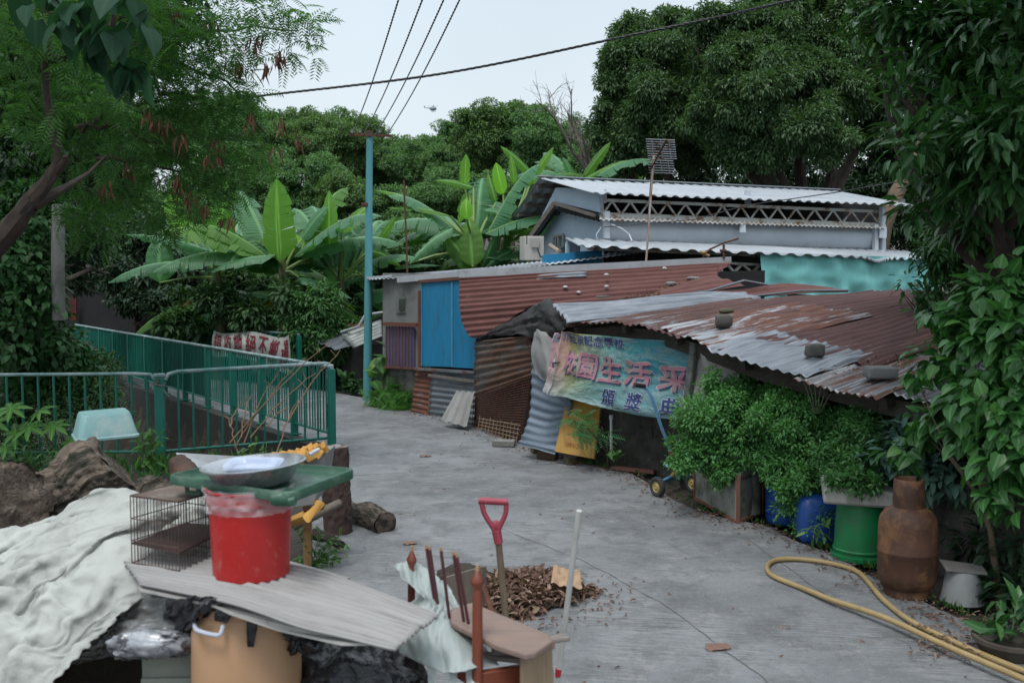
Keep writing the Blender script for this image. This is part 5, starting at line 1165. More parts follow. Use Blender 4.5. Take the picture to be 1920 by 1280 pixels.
m_ = len(rs_[0]); b.add([v for r in rs_ for v in r], [(j * m_ + k, j * m_ + (k + 1) % m_, (j + 1) * m_ + (k + 1) % m_, (j + 1) * m_ + k) for j in range(5) for k in range(m_)] + [tuple(range(m_)), tuple(range(6 * m_ - 1, 5 * m_ - 1, -1))])
b.go('body', pm('ice_blue_plastic', (.42, .48, .60), (.36, .42, .55), 8, .3), t, ang=50)
# wire cage
c0_ = V((-1.165, 3.43, .775)); e1 = V((-.205, .10, 0)); e2 = V((.115, .25, 0)); hz = V((0, 0, .245))
t = T('wire_cage', 'small rusty wire animal cage beside the red bucket', 'cage', c0_)
RW = pm('rusty_wire', (.10, .055, .04), (.06, .04, .035), 20, .7)
def wire(name, segs, r, parent=t):
    b = MB()
    for s_ in segs: b.tube(s_, r, 5)
    return b.go(name, RW, parent)
C = [c0_, c0_ + e1, c0_ + e1 + e2, c0_ + e2]
wire('frame', [[C[i] + hz * z, C[(i + 1) % 4] + hz * z] for i in range(4) for z in (0, .33, .66, 1)] + [[C[i], C[i] + hz] for i in range(4)], .0022)
wire('front_wires', [[C[0] + e1 * k / 14, C[0] + e1 * k / 14 + hz] for k in range(1, 14)], .0014)
wire('side_wires', [[C[0] + e2 * k / 20, C[0] + e2 * k / 20 + hz] for k in range(1, 20)], .0014)
wire('back_wires', [[C[3] + e1 * k / 14, C[3] + e1 * k / 14 + hz] for k in range(1, 14)] + [[C[1] + e2 * k / 20, C[1] + e2 * k / 20 + hz] for k in range(1, 20)], .0013)
b = MB(); b.poly([c + hz * .995 for c in C], .004, V((0, 0, 1))); b.go('top_plate', pm('rusty_plate', (.10, .065, .05), (.15, .12, .10), 9, .8, dirt=(.3, .28, .26), dsc=9), t)
b = MB(); b.poly([c + hz * .26 + V((0, 0, .01 * k)) for k, c in enumerate(C)], .006, V((0, 0, 1))); b.go('floor_tray', pm('cage_tray', (.075, .045, .04), (.045, .03, .028), 14, .9, .5, 60), t)
wire('feet', [[C[0] + e1 * .15, C[0] + e1 * .1 - V((0, 0, .022)), C[0] - V((0, 0, .03)), C[0] + e2 * .1 - V((0, 0, .022)), C[0] + e2 * .15], [C[1] + e1 * -.15, C[1] - V((0, 0, .02)), C[1] + e2 * .1]], .002)
# peach tub
tc_ = V((-.915, 3.36, .0)); t = T('tub', 'large peach plastic tub with white handle under the corrugated board', 'tub', tc_)
PEA = pm('peach_plastic', (.50, .30, .175), (.42, .25, .14), 2.5, .42, .12, 60, dirt=(.28, .19, .12), dsc=9, st=(1, 1, .35), dlo=.66, dhi=.75)
MB().lathe([(0, 0), (.155, 0), (.165, .02), (.18, .25), (.185, .45), (.182, .60), (.172, .675), (.177, .68), (.182, .70), (.180, .712), (.170, .712), (.165, .66), (.15, .02), (0, .02)], tc_, 56).go('body', PEA, t)
def on_tub(px, py, r=.19):
    # point on the tub's side facing the camera under this pixel
    d = ray(px, py); o_ = V((0, 0, CAMH)); a = d.x ** 2 + d.y ** 2; bb = 2 * (d.x * (o_.x - tc_.x) + d.y * (o_.y - tc_.y)); c_ = (o_.x - tc_.x) ** 2 + (o_.y - tc_.y) ** 2 - r * r
    q = bb * bb - 4 * a * c_; s_ = (-bb - math.sqrt(max(q, 0))) / (2 * a); return o_ + d * s_
b = MB(); hp0 = [on_tub(365, 1166, .192), on_tub(367, 1178, .21), on_tub(378, 1184, .22), on_tub(405, 1190, .22), on_tub(414, 1186, .21), on_tub(418, 1172, .195)]
b.tube([cr(hp0, i / 20) for i in range(21)], .0075, 8); b.go('handle', pm('white_handle', (.5, .53, .62), (.44, .47, .56), 9, .35), t)
b = MB(); b.beam(on_tub(377, 1138, .188), on_tub(376, 1160, .19), .012, .010); b.go('bracket', pm('orange_bracket', (.45, .15, .06), (.4, .13, .05), 9, .5), t)
BAG = pm('black_bag', (.012, .013, .016), (.02, .021, .026), 6, .25, .8, 9, bdist=.03, spec=.6)
def drape(cp, name, parent, nu=40, nv=26, amp=.025, mat=None, **kw):
    p = Pa(cp, lambda u, v: amp * mn.fractal(V((u * 4, v * 3, cp[0][0].x * 5)), 1, 2, 5) + amp * .5 * abs(mn.noise(V((u * 11 + v * 4, v * 5, 3))))); o = p.mb(nu, nv).go(name, mat or BAG, parent, **kw)
    q = o.modifiers.new('s', 'SOLIDIFY'); q.thickness = .002; return o
ot = on_tub
drape([[ot(440, 1128, .16), ot(400, 1120, .2), ot(350, 1118, .22), P(315, 1125, 3.4)], [ot(400, 1140, .19), ot(375, 1140, .21), P(340, 1150, 3.33), P(305, 1145, 3.38)], [ot(362, 1165, .2), P(350, 1185, 3.36), P(320, 1190, 3.36), P(300, 1170, 3.4)], [P(350, 1170, 3.4), P(335, 1198, 3.38), P(310, 1200, 3.4), P(298, 1180, 3.44)]], 'black_liner', t, amp=.03)
drape([[ot(412, 1128, .195), ot(443, 1132, .195)], [ot(403, 1148, .20), ot(436, 1152, .20)], [ot(402, 1162, .195), ot(425, 1168, .198)]], 'liner_flap', t, 10, 12, .006)
drape([[ot(464, 1135, .195), ot(486, 1138, .195)], [ot(462, 1175, .20), ot(482, 1175, .20)], [ot(464, 1212, .192), ot(476, 1212, .192)]], 'liner_flap', t, 8, 14, .006)
drape([[ot(520, 1142, .20), P(560, 1160, 3.3), P(640, 1188, 3.28)], [ot(520, 1165, .21), P(565, 1195, 3.26), P(625, 1200, 3.26)], [ot(532, 1195, .2), P(560, 1222, 3.28), P(600, 1215, 3.3)], [ot(545, 1205, .19), P(555, 1225, 3.32), P(590, 1222, 3.34)]], 'black_liner', t, amp=.03)
# black garbage bag
gc_ = V((-.57, 3.52, .22)); b = MB(); vs = []
b.blob(gc_, (.27, .24, .28), .16, 2.2, 56, 3, .85, flat=-.22)
o = b.go('garbage_bag', BAG, label='crinkled black garbage bag under the end of the corrugated board', cat='garbage bag')
tx = bpy.data.textures.new('crinkle', 'CLOUDS'); tx.noise_scale = .13; tx.noise_depth = 2
q = o.modifiers.new('d', 'DISPLACE'); q.texture = tx; q.strength = .06; q.mid_level = .5
# pale cabinet and dark stuff under the pile
t = T('cabinet', 'chipped pale green wooden cabinet corner left of the peach tub', 'cabinet', V((-1.2, 3.5, 0)))
PGW = pm('pale_green_paint', (.26, .28, .24), (.20, .22, .19), 6, .7, .2, 50, dirt=(.12, .10, .08), dsc=10)
b = MB(); b.box(V((-1.17, 3.55, .28)), (.26, .30, .56), rz=.05); b.go('carcass', PGW, t, bev=.004)
b = MB(); b.box(V((-1.17, 3.385, .33)), (.24, .012, .16), rz=.05); b.go('drawer', PGW, t, bev=.004)
b = MB(); b.box(V((-1.17, 3.385, .16)), (.24, .012, .14), rz=.05); b.go('door', RUSTM, t, bev=.004)
# clear plastic sheet / bag
CLR = pm('clear_plastic', (.30, .31, .31), (.20, .20, .19), 5, .16, .7, 7, alpha=.5, bdist=.03, spec=1.0)
pl = [[P(395, 1095, 3.45), P(395, 1150, 3.42), P(345, 1205, 3.4), P(345, 1240, 3.42)], [P(300, 1090, 3.5), P(290, 1140, 3.42), P(270, 1200, 3.38), P(260, 1242, 3.4)], [P(200, 1120, 3.6), P(200, 1165, 3.5), P(190, 1205, 3.42), P(195, 1238, 3.42)], [P(175, 1140, 3.7), P(150, 1185, 3.55), P(128, 1205, 3.5), P(135, 1250, 3.5)]]
o = drape(pl, 'plastic_sheet', None, 60, 50, .05, CLR); props(o, 'crumpled clear plastic sheet between the cloth heap and peach tub', 'plastic sheet')
b = MB(); b.blob(P(285, 1205, 3.33), (.14, .06, .045), .22, 2.0, 30, 8, .8); b.go('foil', pm('white_glossy', (.40, .42, .45), (.06, .06, .07), 9, .12, .25, 12, bdist=.02, dirt=(.04, .04, .045), dsc=7, dlo=.5, dhi=.55), label='glossy black-and-white plastic bag scrap below the clear sheet', cat='plastic bag')
# cloth heap: draped fleece over a mound
FLE = pm('fleece_cloth', (.44, .455, .43), (.34, .35, .33), 2.2, .9, .5, 9, dirt=(.22, .22, .20), dsc=2.6, dlo=.52, dhi=.7, bdist=.025)
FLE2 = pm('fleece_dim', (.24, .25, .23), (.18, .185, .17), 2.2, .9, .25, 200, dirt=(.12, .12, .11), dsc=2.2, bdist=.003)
def heap(name, cp, nu, nv, amp, mat, lab, seed, dirv=(1.0, .35), freq=9):
    def f(u, v):
        w = V((mn.noise(V((u * 2 + seed, v * 2, 1))), mn.noise(V((u * 2, v * 2 + seed, 5))), 0)) * .35
        a_ = (u * dirv[0] + v * dirv[1]) + w.x; c_ = (v * dirv[0] - u * dirv[1]) + w.y; h = 0
        for fr, am in ((1, 1), (2.3, .5), (5, .24), (10, .11)):
            h += am * (1 - abs(mn.noise(V((a_ * freq * fr * .55, c_ * freq * fr * .12, seed + fr))))) ** 3
        return amp * (h * 1.7 + .8 * mn.noise(V((u * 2.6, v * 2.6, seed))))
    p = Pa(cp, f); o = p.mb(nu, nv).go(name, mat, None, label=lab, cat='cloth', ang=80)
    q = o.modifiers.new('s', 'SOLIDIFY'); q.thickness = .004; q.offset = -1; return o
HEAP.data.materials.append(FLE); props(HEAP, 'large heap of crumpled off-white fleece cloth left of the cage', 'cloth')
q = HEAP.modifiers.new('sub', 'SUBSURF'); q.levels = q.render_levels = 1
tw = bpy.data.textures.new('wrinkle', 'CLOUDS'); tw.noise_scale = .05; tw.noise_depth = 2; q = HEAP.modifiers.new('d', 'DISPLACE'); q.texture = tw; q.strength = .028; q.mid_level = .5
q = HEAP.modifiers.new('s', 'SOLIDIFY'); q.thickness = .003
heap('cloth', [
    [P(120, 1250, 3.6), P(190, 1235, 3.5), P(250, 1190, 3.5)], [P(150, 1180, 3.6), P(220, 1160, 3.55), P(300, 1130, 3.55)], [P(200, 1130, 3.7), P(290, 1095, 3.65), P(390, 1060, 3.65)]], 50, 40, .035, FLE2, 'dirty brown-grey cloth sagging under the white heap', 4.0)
b = MB(); b.blob(V((-1.75, 4.2, .25)), (.5, .35, .38), .12, 2, 20, 4, flat=-.25); b.go('mound', SOIL, label='mound of rubbish and earth under the cloth heap', cat='mound')
b = MB(); b.add([G(195, 1040, .80), G(250, 1045, .80), G(250, 1075, .79), G(205, 1068, .79), G(225, 1058, .795)], [(0, 1, 2, 3, 4)]); 
# big logs
LOG = pm('rotten_log', (.22, .175, .135), (.035, .028, .022), 1.0, .95, 1.0, 2.6, uv=True, st=(16, 8, 1), dirt=(.03, .034, .02), dsc=.5, bdist=.06, dlo=.5, dhi=.6)
LOGE = pm('log_end', (.12, .088, .066), (.045, .034, .027), 7, .95, 1.0, 18, bdist=.06, dirt=(.20, .16, .125), dsc=11, dlo=.5, dhi=.62)
TWB = bpy.data.textures.new('bark_relief', 'CLOUDS'); TWB.noise_scale = .035; TWB.noise_depth = 3
def log(name, label, a, c, r0, r1, seed=0, n=64, m=70, amp=.16, mats=None, cat='log', flat=1, end=True):
    a, c = V(a), V(c); t = T(name, label, cat, a); b = MB(); d = (c - a); pts = [a + d * i / m + V((0, 0, .02 * math.sin(i * .3 + seed))) for i in range(m + 1)]
    b.tube(pts, [r0 + (r1 - r0) * i / m + .0 for i in range(m + 1)], n, cap=False, amp=amp, nsc=1.2, ring=seed)
    # long bark grooves
    for i, (x, y, z) in enumerate(b.v):
        k = i % n; j = i // n; p = pts[j]; g = .10 * abs(mn.noise(V((k * .8 + seed, j * .06, 2)))) + .03 * mn.noise(V((k * 1.7, j * .10, seed)))
        q = V((x, y, z)) - p; b.v[i] = tuple(p + q * (1 + (g - .02) * 2.2))
    o = b.go('bark', (mats or (LOG, LOGE))[0], t, ang=70); q = o.modifiers.new('sub', 'SUBSURF'); q.levels = q.render_levels = 1; q = o.modifiers.new('d', 'DISPLACE'); q.texture = TWB; q.strength = min(.05, r0 * .28); q.mid_level = .5
    for (pt, r_, k0) in ((a, r0, 0), (c, r1, m)):
        ring = [V(b.v[k0 * n + k]) for k in range(n)]; e = MB(); vs = []
        for s_ in (1, .75, .5, .25, .05):
            for q in ring: vs.append(pt + (q - pt) * s_ * .995 + d.normalized() * (.03 * mn.noise(q * 9 * s_)) )
        e.add(vs, [(j * n + k, j * n + (k + 1) % n, (j + 1) * n + (k + 1) % n, (j + 1) * n + k) for j in range(4) for k in range(n)] + [tuple(4 * n + k for k in range(n))]); e.go('cut_end', (mats or (LOG, LOGE))[1], t, ang=60)
    return t
log('log', 'thick rotten log propped at a slant under the aqua basin', P(-40, 1060, 5.0), P(212, 866, 5.25), .185, .175, 3)
log('log', 'round sawn log end at the left edge of the picture', P(30, 948, 4.75), P(-260, 1010, 5.4), .20, .22, 8, mats=(LOG, LOGE))
log('log', 'short knobbly log stub between slanting log and cage', P(298, 925, 5.2), P(250, 950, 5.6), .105, .12, 5, m=20, n=26, mats=(LOG, pm('pale_log_end', (.22, .19, .16), (.10, .07, .05), 10, .9, .9, 24, bdist=.03)))
log('log', 'charred split log tip beside the styrofoam panel', P(335, 868, 5.6), P(370, 935, 5.3), .06, .09, 6, m=14, n=20, mats=(pm('char_brown', (.10, .05, .035), (.04, .025, .02), 9, .8, .8, 24), LOGE))
log('log', 'mossy split log lying on the lane right of the stump', P(640, 958, 7.5), P(722, 978, 6.95), .10, .085, 9, m=26, n=26)
sb = G(630, 1002); sb.y += .08
log('stump', 'upright sawn tree stump post standing by the lane edge', V((sb.x, sb.y, 0)), V((sb.x - .01, sb.y + .02, .60)), .105, .088, 12, m=24, n=28, amp=.07, mats=(pm('stump_bark', (.085, .05, .04), (.045, .03, .026), 6, .9, .8, 22, st=(3, 3, .7), bdist=.03), pm('stump_top', (.26, .24, .23), (.13, .10, .08), 14, .9, .5)), cat='stump')
b = MB(); b.tube([P(548, 985, 6.5), P(590, 965, 6.6), P(637, 942, 6.75)], [.035, .032, .028], 10, amp=.2); b.go('branch', pm('grey_branch', (.20, .17, .14), (.10, .08, .065), 6, .9, .6, 30), label='grey broken branch leaning against the stump', cat='branch')
b = MB(); b.tube([P(590, 1000, 6.6), P(620, 1010, 6.5), P(640, 1022, 6.4)], [.04, .035, .03], 10, amp=.2); b.go('branch', BARKD, label='short dark branch on the ground before the stump', cat='branch')
# aqua basin upturned on the log
ab = P(197, 812, 5.45); t = T('basin', 'upturned aqua plastic basin resting on the slanting log', 'basin', ab)
AQ = pm('aqua_plastic', (.20, .36, .36), (.15, .29, .30), 3, .5, .25, 40, dirt=(.36, .42, .40), dsc=6, dlo=.5, dhi=.7)
b = MB(); ra_ = Matrix.Rotation(.5, 3, 'Z'); vs = []; pr = [(1.0, 0), (1.05, -.005), (1.05, .006), (1.0, .012), (.82, .12), (.78, .13)]
def rrect(sx, sy, rad, k=5):
    o = []
    for i, (x, y) in enumerate([(-1, -1), (1, -1), (1, 1), (-1, 1)]):
        for m_ in range(k + 1):
            a = math.pi + i * math.pi / 2 + m_ / k * math.pi / 2; o.append((x * (sx - rad) + rad * math.cos(a), y * (sy - rad) + rad * math.sin(a)))
    return o
for s_, z in pr:
    for x, y in rrect(.155 * s_, .14 * s_, .035): vs.append(ab + ra_ @ (Matrix.Rotation(-.03, 3, 'Y') @ V((x, y, z - .01))))
n_ = 24; b.add(vs, [(j * n_ + k, j * n_ + (k + 1) % n_, (j + 1) * n_ + (k + 1) % n_, (j + 1) * n_ + k) for j in range(5) for k in range(n_)] + [tuple(range(5 * n_, 6 * n_))]); b.go('shell', AQ, t, ang=35)
# styrofoam panel, grey crate with yellow foam, yellow ring
b = MB(); b.poly([P(330, 848, 6.2), P(560, 862, 6.0), P(560, 925, 5.9), P(345, 915, 5.9)], .05, V((0, -1, .3))); b.go('panel', pm('grey_white_panel', (.36, .38, .40), (.28, .30, .32), 5, .8, .2, 60, dirt=(.2, .2, .2), dsc=5), label='grey-white panel lying in front of the near railing', cat='panel', smooth=False)
t = T('crate', 'pale grey plastic crate beneath the torn yellow foam', 'crate', P(575, 930, 5.9))
b = MB(); b.poly([P(545, 865, 5.9), P(612, 850, 6.0), P(600, 925, 6.0), P(588, 945, 5.9), P(545, 950, 5.8)], .3, V((0, -1, 0))); b.go('body', pm('crate_grey', (.24, .25, .26), (.18, .19, .20), 5, .6), t, smooth=False)
t = T('foam_roll', 'torn yellow-orange foam sheets heaped on the grey crate', 'foam', P(570, 855, 5.8))
FO = pm('yellow_foam', (.55, .30, .07), (.44, .22, .05), 8, .8, .5, 40, dirt=(.12, .08, .04), dsc=6, dlo=.6, dhi=.66)
for k, (a_, c_, r_) in enumerate((((495, 868), (600, 850), .035), ((500, 860), (570, 850), .03), ((560, 850), (612, 838), .03), ((540, 872), (610, 858), .022))):
    b = MB(); q0, q1 = P(*a_, 5.8 + .05 * k), P(*c_, 5.9 + .05 * k); b.tube([q0.lerp(q1, i / 14) + V((0, 0, .012 * math.sin(i * 2.1 + k))) for i in range(15)], r_, 10, amp=.5); b.go('sheet', FO, t)
b = MB(); b.tube([P(598, 842, 5.75), P(580, 852, 5.7)], .012, 7); b.go('white_peg', WHITE, t)
b = MB(); b.tube([P(545, 978, 5.9), P(575, 968, 5.7), P(600, 948, 5.8), P(590, 940, 6.1)], [.03, .035, .03, .02], 10, amp=.15); b.go('foam_ring', FO, label='curved yellow foam piece beside the stump', cat='foam')
b = MB(); b.box(P(577, 1010, 6.1), (.05, .04, .42)); b.go('wood_stake', pm('stake', (.30, .18, .08), (.22, .13, .06), 5, .8), label='tan wooden stake among the weeds behind the red bucket', cat='stake')

# upturned chair with turned posts
CHW = pm('red_brown_wood', (.20, .052, .026), (.14, .036, .02), 5, .42, .2, 60, st=(3, 3, .8), dirt=(.26, .16, .12), dsc=14, dlo=.66, dhi=.72)
SPW = pm('dark_red_spindle', (.085, .022, .026), (.06, .016, .02), 5, .45)
TAN = pm('raw_wood_tip', (.36, .22, .13), (.30, .18, .10), 9, .8)
t = T('chair', 'red-brown wooden chair frame with turned finial posts, draped in plastic', 'chair', V((-.25, 3.5, 0)))
def post(a, c, w, nm='post'):
    a, c = V(a), V(c); d = (c - a); L = d.length; q = d.to_track_quat('Z', 'Y').to_matrix(); s_ = w
    MB().lathe([(0, 0), (s_ * .8, .0), (s_ * .9, .05), (s_, L * .5), (s_ * .85, L - .11), (s_ * .65, L - .085), (s_ * .62, L - .08), (s_ * 1.15, L - .062), (s_ * 1.2, L - .052), (s_ * .75, L - .036), (s_ * .35, L - .02), (0, L - .012)], a, 20, q).go(nm, CHW, t)
    MB().lathe([(s_ * .35, 0), (s_ * .3, .018), (0, .02)], a + d.normalized() * (L - .02), 8, q).go('tip', TAN, t)
pL, pR = P(772, 1022, 3.62), P(895, 1058, 3.25)
post(V((pL.x - .01, pL.y, 0)), pL, .0155); post(V((pR.x + .0, pR.y - .01, 0)), pR, .0195)
for (tx_, ty_, bx_, by_) in ((800, 1028, 812, 1122), (806, 1030, 818, 1128), (827, 1032, 838, 1145), (851, 1040, 868, 1168), (857, 1044, 884, 1208)):
    f = (tx_ - 772) / 123; dt = 3.60 - .33 * f; a_, c_ = P(bx_ + 8, by_ + 40, dt - .02), P(tx_, ty_, dt)
    b = MB(); b.tube([a_, c_], .0058, 8); b.go('spindle', SPW, t); b = MB(); b.tube([c_, c_ + (c_ - a_).normalized() * .012], .005, 8); b.go('tip', TAN, t)
sz = .455
q1, q2 = V((pL.x, pL.y, sz)), V((pR.x, pR.y, sz)); back = V((.24, .10, 0))
b = MB(); b.beam(q1, q2, .03, .05); b.beam(q2, q2 + back, .03, .06); b.beam(q1, q1 + back, .03, .05); b.beam(q1 + back, q2 + back, .03, .05); b.beam(V((pL.x, pL.y, .25)), V((pR.x, pR.y, .25)), .02, .02); b.go('seat_frame', CHW, t, bev=.003)
for k, q in enumerate((q1 + back, q2 + back)): b = MB(); b.beam(q, V((q.x, q.y, 0)), .035, .035); b.go('leg', CHW, t, bev=.003)
FG = pm('frosted_plastic', (.42, .47, .46), (.34, .39, .38), 3, .38, .25, 12, alpha=.80, bdist=.03, dirt=(.42, .38, .2), dsc=3, dlo=.66, dhi=.8)
o = drape([[P(738, 1062, 3.62), P(775, 1052, 3.66), P(815, 1075, 3.64), P(840, 1100, 3.6)], [P(752, 1078, 3.52), P(790, 1105, 3.55), P(830, 1110, 3.55), P(868, 1150, 3.52)],
           [P(790, 1112, 3.42), P(815, 1130, 3.47), P(850, 1150, 3.5), P(900, 1200, 3.45)], [P(748, 1150, 3.5), P(800, 1175, 3.35), P(855, 1190, 3.35), P(925, 1230, 3.4)], [P(750, 1222, 3.45), P(800, 1248, 3.25), P(865, 1262, 3.2), P(935, 1240, 3.3)]], 'plastic_cover', None, 60, 60, .02, FG)
props(o, 'frosted plastic sheet draped over the wooden chair frame', 'plastic sheet')
for (x0, x1, y1) in ((798, 815, 1300), (838, 855, 1300), (870, 895, 1300)):
    b = MB(); pp = Pa([[P(x0, 1240, 3.26), P(x1, 1245, 3.25)], [P(x0 + 8, y1, 3.22), P(x1 + 4, y1, 3.22)]], lambda u, v: .008 * math.sin(v * 6)); pp.mb(4, 10).go('strap', FG, o)
# plank seat and wood offcuts on it
PLK = pm('worn_plank', (.24, .17, .14), (.19, .135, .115), 3, .7, .3, 60, st=(1.5, 8, 1), dirt=(.33, .20, .13), dsc=4)
t = T('plank', 'worn rounded plank resting on the chair and wooden box', 'plank', P(960, 1190, 3.6))
b = MB(); z0 = .588; b.poly([G(845, 1140, z0 + .04), G(885, 1128, z0 + .04), G(1030, 1188, z0), G(1036, 1200, z0), G(1005, 1222, z0), G(985, 1226, z0), G(930, 1208, z0), G(845, 1165, z0 + .03)], .022, V((0, 0, 1))); b.go('board', PLK, t, smooth=False, bev=.006)
t = T('wooden_box', 'tall pale wooden box end beside the white pole', 'box', P(1010, 1280, 3.5))
OFF = pm('pale_plywood', (.30, .22, .14), (.25, .18, .115), 3, .75, .3, 60, st=(9, 9, .7), dirt=(.14, .10, .07), dsc=5)
b = MB(); b.poly([P(978, 1228, 3.18), P(1035, 1208, 3.30), P(1042, 1400, 3.30), P(978, 1400, 3.18)], .02, V((.3, -1, 0))); b.go('side', OFF, t, smooth=False)
b = MB(); b.beam(P(978, 1226, 3.19), P(1036, 1206, 3.31), .02, .02); b.beam(P(1036, 1208, 3.30), P(980, 1180, 3.6), .02, .03); b.go('edge_strip', PLK, t)
for k, (x, y, w_, rz_, lab) in enumerate(((960, 1216, .13, .2, 'grey wood offcut with rounded end on the chair rail'), (945, 1232, .17, -.25, 'longer grey wood offcut below the rounded one'), (1040, 1198, .10, .5, 'broken dark splinter of wood at the box corner'))):
    c = P(x, y, 3.33 + .1 * (k == 2)); b = MB(); b.box(c, (w_, .045, .016), rz=rz_, jit=.004); b.go('offcut', pm('grey_offcut', (.22, .19, .17), (.14, .12, .105), 8, .85, .5, 60, st=(1, 6, 6)), label=lab, cat='wood offcut', bev=.004, group='wood offcuts on the chair frame')
# D-handle shovel standing in the leaf pile
s0, s1 = P(935, 1018, 4.72), G(952, 1178); s1.z = .05; s1.y -= .25
t = T('shovel', 'shovel with red D-shaped grip stuck upright in the dead leaves', 'shovel', s1)
PKR = pm('pink_red_plastic', (.33, .05, .075), (.27, .04, .06), 6, .5, .2, 60, dirt=(.42, .2, .2), dsc=14, dlo=.62)
b = MB(); b.tube([s1, s0], .0165, 12); b.go('shaft', pm('shovel_wood', (.20, .15, .10), (.13, .095, .065), 6, .8, .5, 50, st=(5, 5, .8)), t)
dh = 4.72
Lg, Rg = P(902, 938, dh), P(948, 941, dh)
b = MB(); b.tube([s0, P(931, 995, dh)], [.021, .023], 12); b.tube([cr([P(931, 1000, dh), P(922, 985, dh), P(908, 962, dh), P(902, 938, dh)], i / 12) for i in range(13)], .0125, 10); b.tube([cr([P(931, 1000, dh), P(938, 985, dh), P(948, 962, dh), P(949, 941, dh)], i / 12) for i in range(13)], .0125, 10); b.blob(P(930, 986, dh), (.022, .014, .03), .02, n=8)
b.go('yoke', PKR, t)
b = MB(); b.tube([Lg - V((.012, 0, 0)), Rg + V((.012, 0, 0))], .0165, 14); b.go('grip', PKR, t)
b = MB(); b.box(s1 + V((0, .02, -.02)), (.2, .02, .16), rx=.15); b.go('blade', LOCKM, t)
# box of litter behind chair
t = T('wooden_crate', 'small open crate of litter in front of the leaf pile', 'crate', G(875, 1150))
b = MB(); b.poly([P(836, 1082, 4.75), P(905, 1062, 4.9), P(905, 1150, 4.9), P(840, 1160, 4.75)], .02, V((-.2, -1, 0))); b.poly([P(905, 1064, 4.9), P(912, 1060, 5.2), P(912, 1120, 5.2), P(905, 1150, 4.9)], .02, V((1, 0, 0))); b.go('side', pm('crate_wood', (.20, .16, .13), (.14, .115, .095), 5, .85, .4, 50, st=(8, 1, 1)), t, smooth=False)
b = MB(); b.tube([P(905, 1098, 4.9), P(925, 1155, 4.75)], .016, 8); b.go('stick', RUSTM, t)
b = MB(); b.blob(G(870, 1110) + V((0, .2, 0)), (.18, .14, .1), .2, n=12, flat=0); b.go('litter', SOIL, t)
# white plastic pole
a_, c_ = P(1086, 957, 3.75), P(1044, 1290, 3.92)
t = T('pole', 'slim white plastic pole leaning upright, red tape near its foot', 'pole', V((c_.x, c_.y, 0)))
d_ = (c_ - a_); c2 = a_ + d_ * (a_.z / (a_.z - c_.z))
b = MB(); b.tube([c2, a_], .0115, 12); b.go('tube', pm('pvc_white', (.50, .50, .48), (.42, .42, .40), 6, .45, .1, dirt=(.32, .31, .28), dsc=6), t)
b = MB(); q = P(1048, 1252, 3.90); b.tube([q, q + d_.normalized() * .035], .013, 12); b.go('tape', pm('red_tape', (.45, .02, .04), (.4, .02, .03), 9, .5), t)

# ================================================================ VEGETATION
rng = np.random.default_rng(7)
A3 = lambda v: np.array(tuple(v), float)
def lob(px, py, d, rpx, sy=1.0, sz=1.0): r = M(rpx, d); return (A3(P(px, py, d)), (r, r * sy, r * sz))
L_FAR = leafm('leaf_far', (0.065, 0.149, 0.062), (0.136, 0.252, 0.092), (0.241, 0.372, 0.121), .5, .2)
L_FARY = leafm('leaf_far_olive', (0.073, 0.145, 0.055), (0.132, 0.226, 0.077), (0.209, 0.297, 0.099), .5, .2)
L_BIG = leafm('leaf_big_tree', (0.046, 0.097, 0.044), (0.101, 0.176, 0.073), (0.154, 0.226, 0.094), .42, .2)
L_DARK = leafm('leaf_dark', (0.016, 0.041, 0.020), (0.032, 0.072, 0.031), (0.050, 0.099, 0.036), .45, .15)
L_GLOSS = leafm('leaf_glossy', (0.021, 0.065, 0.023), (0.044, 0.130, 0.036), (0.091, 0.221, 0.052), .27, .2, vein=.35)
L_VINE = leafm('leaf_vine', (.028, .10, .026), (.06, .175, .045), (.11, .26, .055), .25, .25, vein=.4)
L_FEATH = leafm('leaf_feathery', (0.043, 0.121, 0.035), (0.084, 0.203, 0.057), (0.135, 0.284, 0.081), .5, .35)
L_BUSH = leafm('leaf_bush', (0.054, 0.160, 0.054), (0.110, 0.279, 0.081), (0.203, 0.405, 0.101), .36, .25)
L_WEED = leafm('leaf_weed', (.045, .12, .03), (.085, .20, .05), (.15, .26, .08), .4, .3, vein=.3)

# --- far tree mass: a few crowns, copied, each tree on its own trunk
def crown_variant(seed, n, L, W_, mat):
    r = np.random.default_rng(seed); lobes = []
    for k in range(11):
        a = r.random() * 6.28; q = .62 * math.sqrt(r.random()); z = -.25 + .75 * r.random(); lobes.append((np.array([q * math.cos(a), q * math.sin(a), z * (1 - .3 * q)]), r.uniform(.30, .46)))
    lobes.append((np.array([0, 0, -.1]), .6))
    lobes = sub(lobes, 8, .36, seed)
    pos, dr, uu, rn = lobe_leaves(r, lobes, n, 7, .12, .035, droop=.3, fill=.06)
    return pos, dr, uu, rn
far_protos = []
for k in range(3):
    pos, dr, uu, rn = crown_variant(20 + k, 52000, 0, 0, None)
    Lr = rng.uniform(.036, .060, len(pos))
    o = leaves('crown', pos, dr, uu, Lr, Lr * .5, 'quad', rn, rng, L_FAR if k != 1 else L_FARY); COL.objects.unlink(o); far_protos.append(o.data)
    bpy.data.objects.remove(o)
words_ = ['on the skyline left', 'low at left', 'below the cable']
